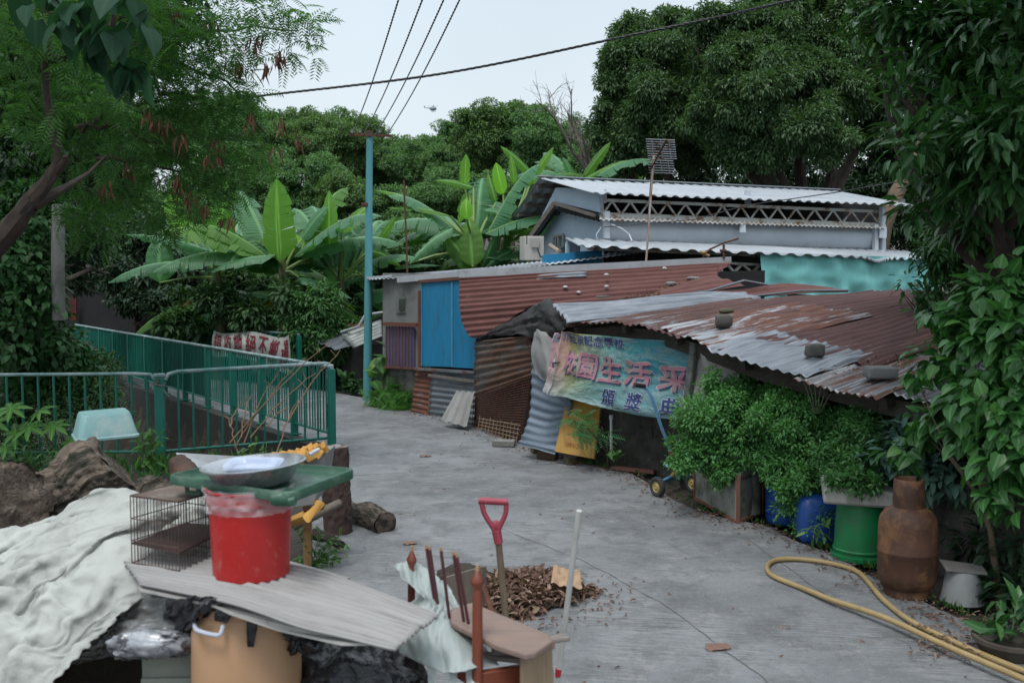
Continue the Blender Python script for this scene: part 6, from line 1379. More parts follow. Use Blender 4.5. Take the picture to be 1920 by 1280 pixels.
def far_tree(px, py, d, rpx, k, lab, sz=1.0, rz=0, mat=None):
    c = P(px, py + rpx * .30, d); r = M(rpx * 1.32, d); g = gz(c.x, c.y); t = T('tree', lab, 'tree', V((c.x, c.y, g)), 'trees filling the hillside behind the bananas')
    o = bpy.data.objects.new('crown', far_protos[k]); COL.objects.link(o); o.parent = t; o.location = (0, 0, c.z - g); o.scale = (r, r, r * sz); o.rotation_euler = (0, 0, rz)
    trunk('trunk', V((c.x, c.y, g)), [c + V((r * .3, 0, r * .2)), c + V((-r * .35, .1, r * .1)), c + V((0, r * .3, r * .35))], max(.12, r * .07), BARK, t, int(px))
FT = [(470, 262, 44, 92, 0, 'distant tree crown on the skyline just right of the feathery branches', .95),
      (560, 262, 46, 72, 1, 'rounded distant tree on the skyline left of the teal pole', .9),
      (640, 262, 44, 68, 1, 'domed yellow-green tree top directly left of the teal pole top', 1.0),
      (715, 300, 46, 62, 0, 'lower distant tree directly behind the teal pole', .8),
      (785, 312, 44, 64, 2, 'distant tree between teal pole and the high central crown', .85),
      (850, 300, 42, 62, 0, 'distant tree on the left shoulder of the high central crown', .9),
      (925, 252, 38, 78, 1, 'highest central tree crown on the skyline above the banana plants', .95),
      (1000, 262, 37, 74, 2, 'bright leafy crown behind the bare grey branches', .95),
      (1075, 300, 36, 66, 0, 'tree crown right of the bare branches, left of the big tree', .9),
      (1140, 330, 36, 60, 1, 'small crown low between house roof and big tree', .9),
      (420, 330, 36, 80, 2, 'mid-distance tree behind the hanging seed pods', .9),
      (500, 350, 34, 78, 0, 'mid-distance tree above the big upright banana leaf', .85),
      (590, 345, 34, 80, 2, 'mid-distance tree above the paired banana leaves', .85),
      (670, 370, 32, 78, 1, 'mid-distance tree crossed by the teal pole', .8),
      (760, 380, 32, 80, 0, 'mid-distance tree behind the rusty rod', .85),
      (840, 375, 31, 76, 2, 'mid-distance tree left of the tall banana clump', .85),
      (930, 350, 30, 80, 0, 'mid-distance tree inside the tall banana clump', .8),
      (1020, 360, 29, 76, 2, 'mid-distance tree at the left end of the house roof', .8),
      (620, 450, 27, 90, 0, 'shaded lower tree behind the left banana clump', .8),
      (770, 460, 26, 86, 2, 'shaded lower tree behind the shed roof edge', .8),
      (380, 440, 27, 96, 0, 'shaded tree behind the torn banana leaves at left', .9),
      (270, 400, 27, 110, 2, 'dim tree behind the feathery tree, above the dark tin shack', .9),
      (150, 350, 28, 130, 0, 'dim tree behind the leaning trunk at left', 1.0),
      (60, 250, 32, 170, 2, 'dim tree at the far left behind the creepers', 1.0),
      (1180, 420, 26, 90, 2, 'shaded low tree behind the house at the antenna', .8)]
UB = leafm('leaf_undergrowth', (0.027, 0.069, 0.027), (0.056, 0.119, 0.043), (0.088, 0.163, 0.050), .5, .2)
for i_, px_ in enumerate(range(120, 1240, 80)):
    c = P(px_, 560 + 14 * (i_ % 3), 23.5 + (i_ % 2) * 1.4); r_ = M(100, c.y)
    o = bpy.data.objects.new('undergrowth', far_protos[i_ % 3]); COL.objects.link(o); o.location = (c.x, c.y, r_ * .5); o.scale = (r_, r_, r_ * (1.1 + .2 * (i_ % 3))); o.rotation_euler = (0, 0, i_ * 1.3)
    props(o, 'dense undergrowth bank closing the view behind the banana plants', 'undergrowth', 'undergrowth bank behind the banana plants', 'stuff')
for i_, (px_, py_) in enumerate(((130, 300), (200, 270), (270, 250), (340, 235), (400, 228), (450, 232), (510, 250), (580, 255), (650, 262), (720, 290), (790, 300), (850, 285), (900, 250), (960, 245), (1030, 262), (1090, 290), (1150, 320))):
    FT.append((px_, py_, 58, 70, i_ % 3, 'tree of the farthest row filling the skyline between the nearer crowns', .9))
for i_, (x_, y_, r_) in enumerate(((-11, 13, 2.0), (-13, 17, 2.4), (-9.5, 15.5, 1.3), (8.8, 9, 2.2), (9.5, 13, 2.6), (11, 17, 2.8))):
    o = bpy.data.objects.new('undergrowth', far_protos[i_ % 3]); COL.objects.link(o); o.location = (x_, y_, r_ * .6); o.scale = (r_, r_, r_); o.rotation_euler = (0, 0, i_)
    props(o, 'bank of bushes at the outer edge of the yard', 'undergrowth', 'undergrowth beyond the yard', 'stuff')
random.seed(2)
for q in FT: far_tree(*q[:6], q[6], random.random() * 6)

# --- big trees right behind the house
def big_tree(lab, lobes, n, L, mat, base_, r0, seed, per=7, tpl='quad', wr=.42, spread=.10, name='tree', cat='tree', tops=None, fill=.06, shell=.13, bark=BARKD, droop=.5, cut=None, group=None):
    r = np.random.default_rng(seed); t = T(name, lab, cat, base_, group)
    pos, dr, uu, rn = lobe_leaves(r, sub(lobes, 9, .36, seed) if tpl == 'quad' else lobes, n, per, shell, spread, droop=droop, fill=fill, cut=cut)
    Lr = r.uniform(.7, 1.15, len(pos)) * L; leaves('crown', pos, dr, uu, Lr, Lr * wr, tpl, rn, r, mat, t)
    tp = tops if tops is not None else [V(l[0]) for l in lobes[::max(1, len(lobes) // 6)]]
    trunk('trunk', base_, tp, r0, bark, t, seed)
    return t
D = 23
lbA = [lob(x, y, D + dd, r) for x, y, r, dd in ((1215, 75, 58, 0), (1255, 52, 46, .5), (1180, 120, 48, 0), (1230, 150, 72, -.6), (1160, 190, 46, .4), (1190, 235, 60, -.3), (1260, 225, 62, -1), (1140, 262, 38, .3), (1170, 290, 44, 0), (1290, 120, 46, 0), (1225, 300, 52, .5), (1290, 290, 50, .4))]
ba = P(1265, 560, D + .5); ba.z = 0
big_tree('tall broadleaf tree left of the pair rising behind the house antenna', lbA, 115000, .105, L_BIG, ba, .22, 31)
D = 21
lbB = [lob(x, y, D + dd, r) for x, y, r, dd in ((1345, 75, 55, 0), (1400, 60, 60, 0), (1455, 95, 64, -.5), (1365, 140, 62, -.6), (1420, 190, 74, -1), (1500, 60, 66, 0), (1520, 140, 66, -.6), (1570, 90, 62, 0), (1500, 235, 62, -1), (1560, 200, 60, -.6), (1620, 170, 60, 0), (1600, 30, 60, .5), (1350, 230, 56, -.3), (1330, 180, 44, 0), (1560, 265, 45, -1.2), (1440, 275, 50, -.8), (1380, 290, 44, -.4), (1450, -10, 60, 1), (1650, 90, 60, .5), (1650, 230, 50, .3), (1530, -30, 60, 1))]
bb_ = P(1560, 560, D + .5); bb_.z = 0
big_tree('huge broadleaf tree spreading above the middle of the white house roof', lbB, 200000, .105, L_BIG, bb_, .34, 32)
D = 26
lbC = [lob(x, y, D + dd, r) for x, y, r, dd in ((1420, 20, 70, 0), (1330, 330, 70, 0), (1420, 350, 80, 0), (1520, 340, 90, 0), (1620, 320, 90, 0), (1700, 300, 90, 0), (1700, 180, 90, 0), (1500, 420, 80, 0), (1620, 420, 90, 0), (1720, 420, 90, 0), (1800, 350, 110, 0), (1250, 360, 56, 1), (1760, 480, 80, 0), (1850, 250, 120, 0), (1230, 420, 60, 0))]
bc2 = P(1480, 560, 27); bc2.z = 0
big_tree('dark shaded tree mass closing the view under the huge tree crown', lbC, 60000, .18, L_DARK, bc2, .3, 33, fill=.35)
b = MB(); b.tube([V((6.6, 18.5, -.1)), P(1650, 470, 18.5), P(1658, 420, 18.5), P(1680, 365, 18.6), P(1715, 300, 18.8), P(1740, 240, 19)], [.19, .16, .15, .14, .13, .1], 12, amp=.15)
b.go('tree', pm('brown_trunk', (.16, .11, .075), (.09, .065, .045), 4, .9, .7, 20), label='leaning brown tree trunk at the right end of the white house', cat='tree')
# bare grey branches
t = T('bare_tree', 'leafless grey branches standing out against the central crowns', 'tree', V((3.2, 29, gz(3.2, 29))))
def twiggy(b, a, d, L, r, depth, rs):
    n = 5; pts = [a]; p = a.copy(); dd = d.copy()
    for i in range(n):
        dd = (dd + V([rs.uniform(-.2, .2) for _ in range(3)]) + V((0, 0, .05))).normalized(); p = p + dd * L / n; pts.append(p.copy())
    b.tube(pts, [r * (1 - .6 * i / n) for i in range(n + 1)], 5, cap=False)
    if depth > 0:
        for k in range(4): twiggy(b, pts[1 + k], (dd + V([rs.uniform(-.9, .9) for _ in range(3)])).normalized(), L * rs.uniform(.4, .65), r * .45, depth - 1, rs)
rs = random.Random(4); b = MB()
for (x0, y0, x1, y1) in ((1105, 330, 1030, 190), (1100, 320, 1075, 210), (1110, 330, 1100, 250)):
    a_, c_ = P(x0, y0, 27.5), P(x1, y1, 27); twiggy(b, a_, (c_ - a_).normalized(), (c_ - a_).length, .06, 3, rs)
q = P(1108, 335, 27.5); b.tube([V((q.x, q.y, 0)), q], [.12, .06], 8); b.go('branch', pm('grey_twig', (.20, .17, .15), (.14, .12, .11), 6, .9), t)

# --- near right tree with large glossy leaves hanging over the lane
lbR = [lob(x, y, d, r) for x, y, d, r in ((1840, 150, 7.0, 110), (1760, 230, 6.6, 75), (1700, 270, 6.3, 48), (1800, 320, 6.6, 80), (1870, 300, 6.3, 90), (1900, 80, 6.6, 100), (1780, 60, 7.2, 90), (1700, 20, 7.4, 70), (1640, 10, 7.6, 50), (1720, 110, 7.2, 50), (1740, 380, 6.8, 50), (1900, 210, 6, 90), (1690, 180, 6.9, 26), (1960, 300, 6.6, 130), (1960, 100, 7, 140), (1820, 20, 7.5, 110), (1850, 400, 7.2, 80), (1930, 420, 7.2, 90), (1900, -60, 7, 120), (1750, -50, 7.6, 90))]
lbR += [(np.array(c_, float), (r_, r_, r_ * .8)) for c_, r_ in (((3.7, 4.6, 4.7), 1.2), ((4.3, 6.2, 5.4), 1.5), ((2.7, 5.6, 5.0), 1.1), ((4.6, 3, 4.6), 1.5), ((1.9, 4.2, 4.6), .9), ((3.3, 2.2, 4.2), 1.3), ((5.2, 7.8, 5.6), 1.7))]  # crown lobes overhead, out of view, added to shade the right side
br_ = V((4.2, 7.6, 0))
big_tree('near tree with large glossy leaves hanging into the upper right corner', lbR, 42000, .135, L_GLOSS, br_, .16, 41, per=8, tpl='leaf', wr=.40, spread=.15, fill=.3, shell=.3, droop=.25)
# tangle behind it, shaded
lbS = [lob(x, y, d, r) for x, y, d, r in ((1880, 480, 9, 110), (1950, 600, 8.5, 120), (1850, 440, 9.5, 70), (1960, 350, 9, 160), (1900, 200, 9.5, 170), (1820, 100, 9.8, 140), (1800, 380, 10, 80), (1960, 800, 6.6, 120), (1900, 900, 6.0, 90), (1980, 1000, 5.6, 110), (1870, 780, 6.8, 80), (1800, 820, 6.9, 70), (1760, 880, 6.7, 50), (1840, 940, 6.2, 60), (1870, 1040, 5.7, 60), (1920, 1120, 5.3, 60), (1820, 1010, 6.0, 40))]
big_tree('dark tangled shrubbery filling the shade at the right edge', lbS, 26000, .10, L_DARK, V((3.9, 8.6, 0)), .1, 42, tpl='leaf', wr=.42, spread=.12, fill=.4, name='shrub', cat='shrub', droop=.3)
# small-leaved young tree in front of the teal tarpaulin
lbT = [lob(x, y, d, r) for x, y, d, r in ((1790, 460, 8.5, 55), (1760, 500, 8.4, 34), (1830, 500, 8.5, 50), (1740, 560, 8.3, 30), (1770, 430, 8.6, 40), (1850, 440, 8.7, 45), (1725, 610, 8.2, 18), (1800, 570, 8.4, 36), (1740, 470, 8.3, 26), (1700, 530, 8.3, 12))]
q = P(1830, 620, 8.6); big_tree('slender young tree with small leaves in front of the teal tarpaulin', lbT, 4200, .075, L_GLOSS, V((q.x, q.y, 0)), .04, 43, tpl='leaf', wr=.42, spread=.10, fill=.5, shell=.4, cat='tree')
# heart-leaved vine
lbV = [lob(x, y, d, r) for x, y, d, r in ((1870, 560, 5.6, 70), (1800, 600, 5.7, 40), (1745, 600, 5.8, 22), (1830, 640, 5.5, 60), (1900, 650, 5.3, 70), (1770, 680, 5.7, 42), (1720, 700, 5.8, 16), (1840, 730, 5.4, 70), (1900, 780, 5.2, 75), (1770, 780, 5.7, 40), (1830, 810, 5.5, 50), (1890, 860, 5.2, 60), (1735, 800, 5.9, 26), (1700, 850, 6.0, 30), (1860, 920, 5.2, 30), (1905, 960, 5.1, 26), (1940, 560, 5.6, 60), (1960, 700, 5.2, 80), (1960, 860, 5.1, 70))]
vt = big_tree('climbing vine with bright heart-shaped leaves cascading at the right edge', lbV, 2300, .095, L_VINE, V((2.75, 5.5, 0)), .022, 44, per=4, tpl='heart', wr=.82, spread=.10, fill=.4, shell=.3, name='vine', cat='vine', droop=.7, bark=pm('vine_stem', (.14, .11, .07), (.09, .07, .05), 8, .9))
lbV2 = [lob(x, y, d, r) for x, y, d, r in ((1730, 880, 6.1, 50), (1690, 830, 6.2, 40), (1780, 900, 6, 40), (1660, 860, 6.3, 34), (1740, 780, 6.3, 30))]
big_tree('bluish grey-green leafy climber between the planters and the gas cylinder', lbV2, 900, .09, leafm('leaf_bluish', (.05, .11, .085), (.09, .17, .13), (.14, .2, .2), .3, .15, vein=.2), V((2.6, 6.3, 0)), .015, 45, per=4, tpl='leaf', wr=.5, spread=.08, fill=.5, name='climber', cat='climber', droop=.6)

# --- planter bushes
def bush(lab, lobes, n, L, base_, seed, mat=L_BUSH, **kw):
    return big_tree(lab, lobes, n, L, mat, base_, .02, seed, per=6, tpl='quad', wr=.5, spread=.05, fill=.14, shell=.24, name='bush', cat='bush', droop=.15, **kw)
pcx = sum(pc, V((0, 0, 0))) / 4; pcx.z = .3
bush('leftmost dense green bush spilling over the tiled planter', [lob(x, y, d, r) for x, y, d, r in ((1360, 790, 7.5, 75), (1330, 850, 7.4, 62), (1400, 770, 7.6, 62), (1290, 845, 7.5, 36), (1310, 790, 7.6, 38), (1420, 840, 7.4, 58), (1350, 740, 7.7, 36), (1390, 720, 7.8, 26), (1270, 870, 7.5, 18), (1345, 895, 7.35, 22), (1440, 750, 7.6, 34), (1262, 830, 7.6, 12), (1330, 720, 7.8, 14))], 24000, .038, pcx, 51)
bush('middle bush tumbling down over the blue drum', [lob(x, y, d, r) for x, y, d, r in ((1480, 800, 7.1, 62), (1530, 830, 7.0, 60), (1490, 870, 6.95, 56), (1540, 900, 6.85, 48), (1500, 930, 6.8, 42), (1530, 965, 6.75, 32), (1450, 860, 7.1, 36), (1450, 780, 7.2, 36), (1560, 800, 7.0, 42), (1505, 990, 6.75, 16), (1470, 905, 6.95, 18), (1460, 740, 7.4, 24))], 23000, .037, G(1500, 985) + V((0, .15, .4)), 52)
bush('right bush growing out of the white stone basin', [lob(x, y, d, r) for x, y, d, r in ((1600, 830, 6.7, 60), (1640, 850, 6.5, 60), (1580, 870, 6.5, 44), (1670, 880, 6.4, 48), (1620, 890, 6.3, 38), (1650, 800, 6.8, 42), (1700, 860, 6.4, 36), (1610, 790, 6.9, 34), (1560, 860, 6.6, 26), (1680, 915, 6.3, 22), (1562, 905, 6.2, 16), (1600, 908, 6.15, 22), (1640, 915, 6.15, 18))], 21000, .037, V((bc.x, bc.y, bc.z)), 53, mat=leafm('leaf_bush_dark', (0.043, 0.130, 0.045), (0.090, 0.227, 0.069), (0.211, 0.357, 0.098), .36, .25))
# pale dry stems over the second bush
b = MB(); rs = random.Random(8)
for k in range(6): a_ = P(1527 + k * 2, 775, 6.9); c_ = P(1500 + k * 14, 700 + (k % 3) * 12, 6.85); b.tube([a_, a_.lerp(c_, .5) + V((0, 0, .02)), c_], .003, 4)
b.go('dry_plant', pm('dry_stem', (.24, .24, .16), (.16, .18, .1), 6, .9), label='thin pale dry stems sticking out above the middle bush', cat='plant')

# --- feathery tree at the left
def feather(name, lobes, n, mat, parent, seed, Lf=.22, cut=None):
    r = np.random.default_rng(seed)
    c = np.array([l[0] for l in lobes]); rr_ = np.array([l[1] for l in lobes]); w = rr_[:, 0] * rr_[:, 2]; w = w / w.sum()
    i = r.choice(len(lobes), n, p=w); d = rdir(r, n); q = r.random((n, 1)) ** .45; tp = c[i] + d * rr_[i] * q
    ax = norm(rdir(r, n) * .8 + np.array([.35, -.1, -.25])); up = norm(rdir(r, n) * .5 + np.array([0, 0, 1.0])); sx = norm(np.cross(ax, up)); nz = np.cross(sx, ax)
    K = 7; P_, D_, U_, L_, R_ = [], [], [], [], []
    tone = r.random(n)
    for k in range(K):
        f = (k + .6) / K; base_ = tp + ax * (Lf * f) - nz * (Lf * .25 * f * f)
        for s_ in (-1, 1):
            dr = norm(sx * s_ + ax * .55 - nz * .25); P_.append(base_); D_.append(dr); U_.append(nz); L_.append(np.full(n, Lf * .42 * (1 - .45 * abs(f - .45)))); R_.append(tone * .7 + r.random(n) * .3)
    return leaves(name, np.concatenate(P_), np.concatenate(D_), np.concatenate(U_), np.concatenate(L_), np.concatenate(L_) * .17, 'quad', np.concatenate(R_), r, mat, parent, curl=.6)
ft = T('feathery_tree', 'feathery-leaved tree with hanging brown seed pods leaning in from the left', 'tree', V((-4.6, 7.6, -.3)))
lbF = [lob(x, y, d, r) for x, y, d, r in ((430, 60, 8.2, 80), (520, 40, 8.2, 56), (575, 40, 8.1, 36), (340, 60, 8.4, 90), (240, 120, 8.6, 110), (400, 170, 8.4, 80), (330, 260, 8.6, 100), (460, 190, 8.3, 40), (430, 290, 8.5, 60), (480, 300, 8.4, 36), (380, 360, 8.6, 70), (260, 330, 8.8, 90), (430, 350, 8.6, 30), (150, 230, 9.2, 130), (100, 80, 9.4, 150), (200, 20, 9, 130), (300, 420, 8.8, 40), (590, 90, 8.1, 18), (540, 110, 8.2, 18), (350, 180, 9, 90), (170, 400, 9.2, 70), (60, 60, 6.6, 60), (150, 130, 6.6, 50), (200, 190, 6.8, 40), (30, 200, 6.7, 40), (110, 210, 6.5, 22))] + [(np.array(c_, float), (r_, r_, r_ * .7)) for c_, r_ in (((-4.2, 5.5, 5.0), 1.4), ((-5.2, 7.2, 5.6), 1.7), ((-3.4, 7.6, 5.4), 1.1), ((-6.2, 5, 4.4), 1.6), ((-6.5, 8.5, 4.8), 1.6))]  # the last five lobes sit above the view, put in to darken the left
feather('crown', lbF, 11500, L_FEATH, ft, 61, .17)
tr_ = pm('brown_branch_bark', (.070, .048, .036), (.03, .023, .019), 5, .8, .5, 30)
tw = 6.7
b = MB(); main = [V((-4.7, 6.9, -.1)), V((-4.2, 6.8, .9)), P(-60, 520, tw), P(10, 440, tw), P(60, 375, tw), P(98, 325, tw), P(108, 290, tw), P(95, 230, tw), P(85, 150, tw), P(90, 60, tw), P(85, -30, tw)]
mm = [cr(main, i / 50) for i in range(51)]; b.tube(mm, [.125 - .100 * min(1, i / 29) for i in range(51)], 20, amp=.34, nsc=1.5)
b.tube([P(60, 385, tw), P(100, 365, tw + .1), P(128, 348, tw + .3), P(165, 325, tw + .9), P(200, 290, tw + 1.4)], [.045, .034, .022, .014, .006], 8, amp=.2)
b.tube([cr([P(95, 112, tw), P(150, 98, tw), P(205, 60, tw - .1), P(215, 10, tw - .2)], i / 14) for i in range(15)], [.03 - .001 * i for i in range(15)], 8, amp=.15)
b.tube([P(108, 320, tw), P(124, 300, tw - .05), P(122, 292, tw - .07)], [.03, .022, .018], 8)
b.go('trunk', tr_, ft)
b = MB(); rs = random.Random(12)
for l in ((140, 240, 420, 200), (150, 240, 330, 300), (160, 120, 560, 60), (300, 180, 500, 250), (120, 90, 400, 20), (260, 120, 470, 190), (180, 300, 440, 380)):
    a_, c_ = P(l[0], l[1], 8.7), P(l[2], l[3], 8.6); pts = [a_.lerp(c_, i / 10) + V((0, rs.uniform(-.06, .06), .12 * math.sin(i / 10 * 3.1) + rs.uniform(-.03, .03))) for i in range(11)]; b.tube(pts, [.022 - .0016 * i for i in range(11)], 6)
b.go('branch', tr_, ft)
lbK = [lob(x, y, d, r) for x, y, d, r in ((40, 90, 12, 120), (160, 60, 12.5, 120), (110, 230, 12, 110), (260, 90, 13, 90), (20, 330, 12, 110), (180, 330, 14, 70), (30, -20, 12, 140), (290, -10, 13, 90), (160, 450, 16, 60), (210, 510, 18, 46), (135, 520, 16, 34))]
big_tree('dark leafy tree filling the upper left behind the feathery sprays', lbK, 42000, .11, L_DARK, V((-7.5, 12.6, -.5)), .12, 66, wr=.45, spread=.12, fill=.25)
# seed pods in hanging bunches
POD = leafm('pod', (.085, .038, .026), (.14, .065, .04), (.2, .1, .06), .7, .1)
for (x, y, n_, d_) in ((485, 80, 12, 8.1), (520, 110, 14, 8.1), (500, 130, 12, 8.1), (440, 125, 10, 8.2), (455, 135, 8, 8.2), (330, 30, 8, 8.3), (395, 50, 6, 8.3), (300, 235, 16, 8.2), (340, 270, 16, 8.2), (470, 225, 12, 8.1), (530, 235, 8, 8.1), (560, 265, 7, 8.1), (410, 270, 8, 8.2), (330, 345, 14, 8.2), (350, 375, 10, 8.2), (240, 320, 10, 8.3), (400, 300, 10, 8.2), (380, 395, 6, 8.2), (200, 355, 8, 8.3), (430, 415, 8, 8.3), (520, 290, 5, 8.1), (275, 220, 10, 8.2)):
    Pp, Pd = [], []
    for k in range(n_): Pp.append(A3(P(x + random.gauss(0, 7), y - 10 + random.gauss(0, 6), d_))); Pd.append([random.gauss(0, .25), random.gauss(0, .25), -1])
    Pp, Pd = np.array(Pp), np.array(Pd); leaves('seed_pod_bunch', Pp, Pd, rdir(rng, len(Pp)), rng.uniform(.10, .17, len(Pp)), .022, 'quad', None, rng, POD, ft, curl=.4)
# big dark leaves nearer, top left
lbH = [lob(x, y, d, r) for x, y, d, r in ((150, 20, 5.4, 40), (200, 60, 5.3, 40), (230, 30, 5.3, 50), (290, 30, 5.3, 36), (170, 85, 5.3, 30), (235, 130, 5.3, 36), (280, 160, 5.3, 24), (130, 50, 5.4, 26), (70, 10, 5.6, 40), (305, 90, 5.4, 22))]
big_tree('cluster of broad blue-green heart leaves hanging near the top left', lbH, 70, .155, leafm('leaf_broad', (.015, .055, .032), (.025, .08, .042), None, .6, .3, vein=.12), P(100, 60, 5.6), .008, 62, per=2, tpl='heart', wr=.82, spread=.10, fill=.5, shell=.4, name='creeper', cat='creeper', droop=1.4)
# creepers down the left edge
lbL = [lob(x, y, d + 2.4, r * .95) for x, y, d, r in ((30, 480, 8.8, 80), (60, 560, 8.8, 70), (20, 620, 8.8, 90), (90, 640, 8.9, 60), (60, 400, 9, 80), (10, 300, 9.4, 90), (40, 200, 9.6, 100), (130, 660, 9.1, 40), (80, 700, 9.2, 70), (150, 700, 9.4, 50), (20, 100, 9.8, 110), (20, 560, 8.9, 100))]
big_tree('dense climbing creeper curtain down the left edge behind the trunk', lbL, 11000, .085, leafm('leaf_creeper', (0.024, 0.078, 0.026), (0.048, 0.138, 0.041), (0.084, 0.204, 0.054), .38, .25), V((-5.9, 11.9, -.8)), .05, 63, tpl='heart', wr=.75, spread=.12, fill=.25, name='creeper', cat='creeper', droop=.6)
b = MB(); b.tube([P(110, 600, 11), P(108, 480, 11), P(110, 385, 11.1)], .07, 10); b.go('pole', WALLC, label='grey post half buried in creeper at the left', cat='post')
lbM = [lob(x, y + 14 * math.sin(x * .8), d, r * (.8 + .2 * math.sin(x))) for x, y, d, r in ((250, 560, 19.5, 70), (310, 590, 19, 50), (200, 440, 20.5, 70), (280, 470, 20.5, 70), (150, 420, 21, 70), (320, 520, 20, 60), (350, 590, 19, 40), (230, 470, 21.5, 60))]
big_tree('dark small-leaved shrub below the banana leaves, left of the banner', lbM, 15000, .12, L_DARK, V((-7.5, 19.8, 0)), .08, 64, tpl='quad', wr=.45, spread=.15, fill=.3, name='shrub', cat='shrub', group=None)

# --- gully vegetation
lbW = [lob(x, y, d + .7, r * .9) for x, y, d, r in ((40, 760, 10.8, 60), (110, 770, 10.6, 50), (180, 740, 10.8, 50), (30, 840, 10.2, 40), (90, 850, 10.1, 40), (150, 700, 11.2, 60), (60, 700, 11.5, 70), (200, 690, 11.8, 30), (-20, 800, 10.5, 70), (220, 780, 10.6, 26), (130, 860, 10.2, 30))]
big_tree('rank green weeds filling the gully behind the near railing', lbW, 9000, .075, leafm('leaf_gully', (0.021, 0.067, 0.021), (0.048, 0.125, 0.034), (0.086, 0.182, 0.048), .4, .25), V((-4.9, 11, -.9)), .02, 65, tpl='leaf', wr=.42, spread=.12, fill=.4, name='weeds', cat='weeds', droop=.3)
def palmate(name, lab, cat, lst, mat, base_, seed, lobesn=7, group=None):
    r = np.random.default_rng(seed); t = T(name, lab, cat, base_, group); P_, D_, U_, L_, R_ = [], [], [], [], []
    b = MB()
    for (c, R) in lst:
        c = V(c); b.tube([V(base_), V(base_).lerp(c, .6) + V((0, 0, .06)), c], .004, 5)
        nrm_ = norm((np.array([[0, -.55, .8]]) + r.normal(size=(1, 3)) * .25))[0]; a = norm(np.cross(nrm_, [1, .2, 0])[None])[0]; e = np.cross(nrm_, a)
        for k in range(lobesn):
            th = math.pi * 2 * (k + .5) / lobesn; dd = a * math.cos(th) + e * math.sin(th) - nrm_ * .15; P_.append(A3(c)); D_.append(dd); U_.append(nrm_); L_.append(R * (1.0 + .25 * r.random())); R_.append(r.random())
    leaves('foliage', np.array(P_), np.array(D_), np.array(U_), np.array(L_), np.array(L_) * .42, 'leaf', np.array(R_), r, mat, t, curl=.7)
    b.go('stem', pm('green_stem', (.10, .16, .06), (.08, .13, .05), 6, .7), t)
    return t
L_PAP = leafm('leaf_papaya', (.07, .18, .04), (.11, .26, .06), None, .4, .35, vein=.4)
palmate('papaya_plant', 'young plant with light green lobed leaves behind the near railing', 'plant', [(P(x, y, 9.35), M(r, 9.35)) for x, y, r in ((20, 765, 34), (55, 800, 32), (100, 798, 30), (30, 810, 30), (130, 828, 24), (10, 840, 26), (75, 770, 26), (110, 845, 18), (-10, 790, 30))], L_PAP, V((-4.6, 9.45, -.1)), 71)
def sprig(name, lab, cat, base_, tips, L, mat, seed, n=10, tpl='leaf', wr=.42, group=None, flower=None):
    r = np.random.default_rng(seed); t = T(name, lab, cat, base_, group); b = MB(); P_, D_, U_ = [], [], []
    for tp in tips:
        tp = V(tp); b.tube([V(base_), V(base_).lerp(tp, .5) + V((0, 0, .02)), tp], .003, 5)
        for k in range(n):
            f = .25 + .75 * (k + 1) / n; q = V(base_).lerp(tp, f); P_.append(A3(q)); D_.append(r.normal(size=3) * .7 + A3((tp - V(base_)).normalized()) * .4); U_.append(np.array([0, -.3, 1]) + r.normal(size=3) * .3)
    leaves('foliage', np.array(P_), np.array(D_), np.array(U_), r.uniform(.7, 1.2, len(P_)) * L, np.full(len(P_), L * wr), tpl, None, r, mat, t)
    b.go('stem', pm('green_stem', (.10, .16, .06), (.08, .13, .05), 6, .7), t)
    if flower:
        k = r.choice(len(P_), 26); leaves('flower', np.array(P_)[k], np.array(D_)[k], np.array(U_)[k], .028, .016, 'quad', None, r, flower, t)
    return t
sprig('sapling', 'light green sapling climbing beside the padlocked railing post', 'plant', P(268, 875, 9.0), [P(285, 805, 8.9), P(270, 820, 8.9), P(295, 840, 8.9), P(255, 800, 9), P(280, 860, 8.9), P(300, 815, 9)], .11, L_WEED, 72, 8, wr=.5)
sprig('weed', 'small green weed sprig behind the steel basin at the railing foot', 'plant', P(470, 870, 8.5), [P(450, 845, 8.5), P(480, 828, 8.5), P(500, 838, 8.5), P(520, 850, 8.5), P(540, 860, 8.5), P(465, 850, 8.5)], .08, L_WEED, 73, 9)
sprig('weed', 'flowering weeds with pinkish buds between the red bucket and stump', 'plant', G(585, 1062), [P(x, y, 6.1) for x, y in ((560, 1000), (580, 985), (600, 1000), (575, 1030), (620, 1010), (640, 1000), (650, 1020), (610, 1040), (630, 1050), (560, 1045), (595, 1055), (645, 1045))], .05, L_WEED, 74, 14, flower=leafm('pink_bud', (.35, .15, .12), (.40, .22, .16), None, .7, .2))
sprig('weed', 'small green weed at the foot of the standpipe', 'plant', P(1150, 865, 9.0), [P(1145, 848, 9), P(1158, 845, 9), P(1165, 855, 9)], .07, L_WEED, 75, 4, 'heart', .8)
sprig('seedling', 'broad-leaved seedling growing in the dark pot at the bottom right', 'plant', V((pq.x, pq.y, .06)), [V((pq.x, pq.y, 0)) + V(q) for q in ((-.1, -.05, .18), (.0, -.1, .16), (.1, 0, .2), (-.05, .05, .24), (.05, .05, .25), (-.14, 0, .12))], .12, L_GLOSS, 76, 5, wr=.5)
sprig('weed', 'leaf tuft hanging in front of the squat blue can', 'plant', P(1530, 985, 6.5), [P(1525, 1010, 6.45), P(1545, 1005, 6.45), P(1510, 1000, 6.45), P(1555, 990, 6.45)], .10, L_WEED, 77, 4, wr=.3)
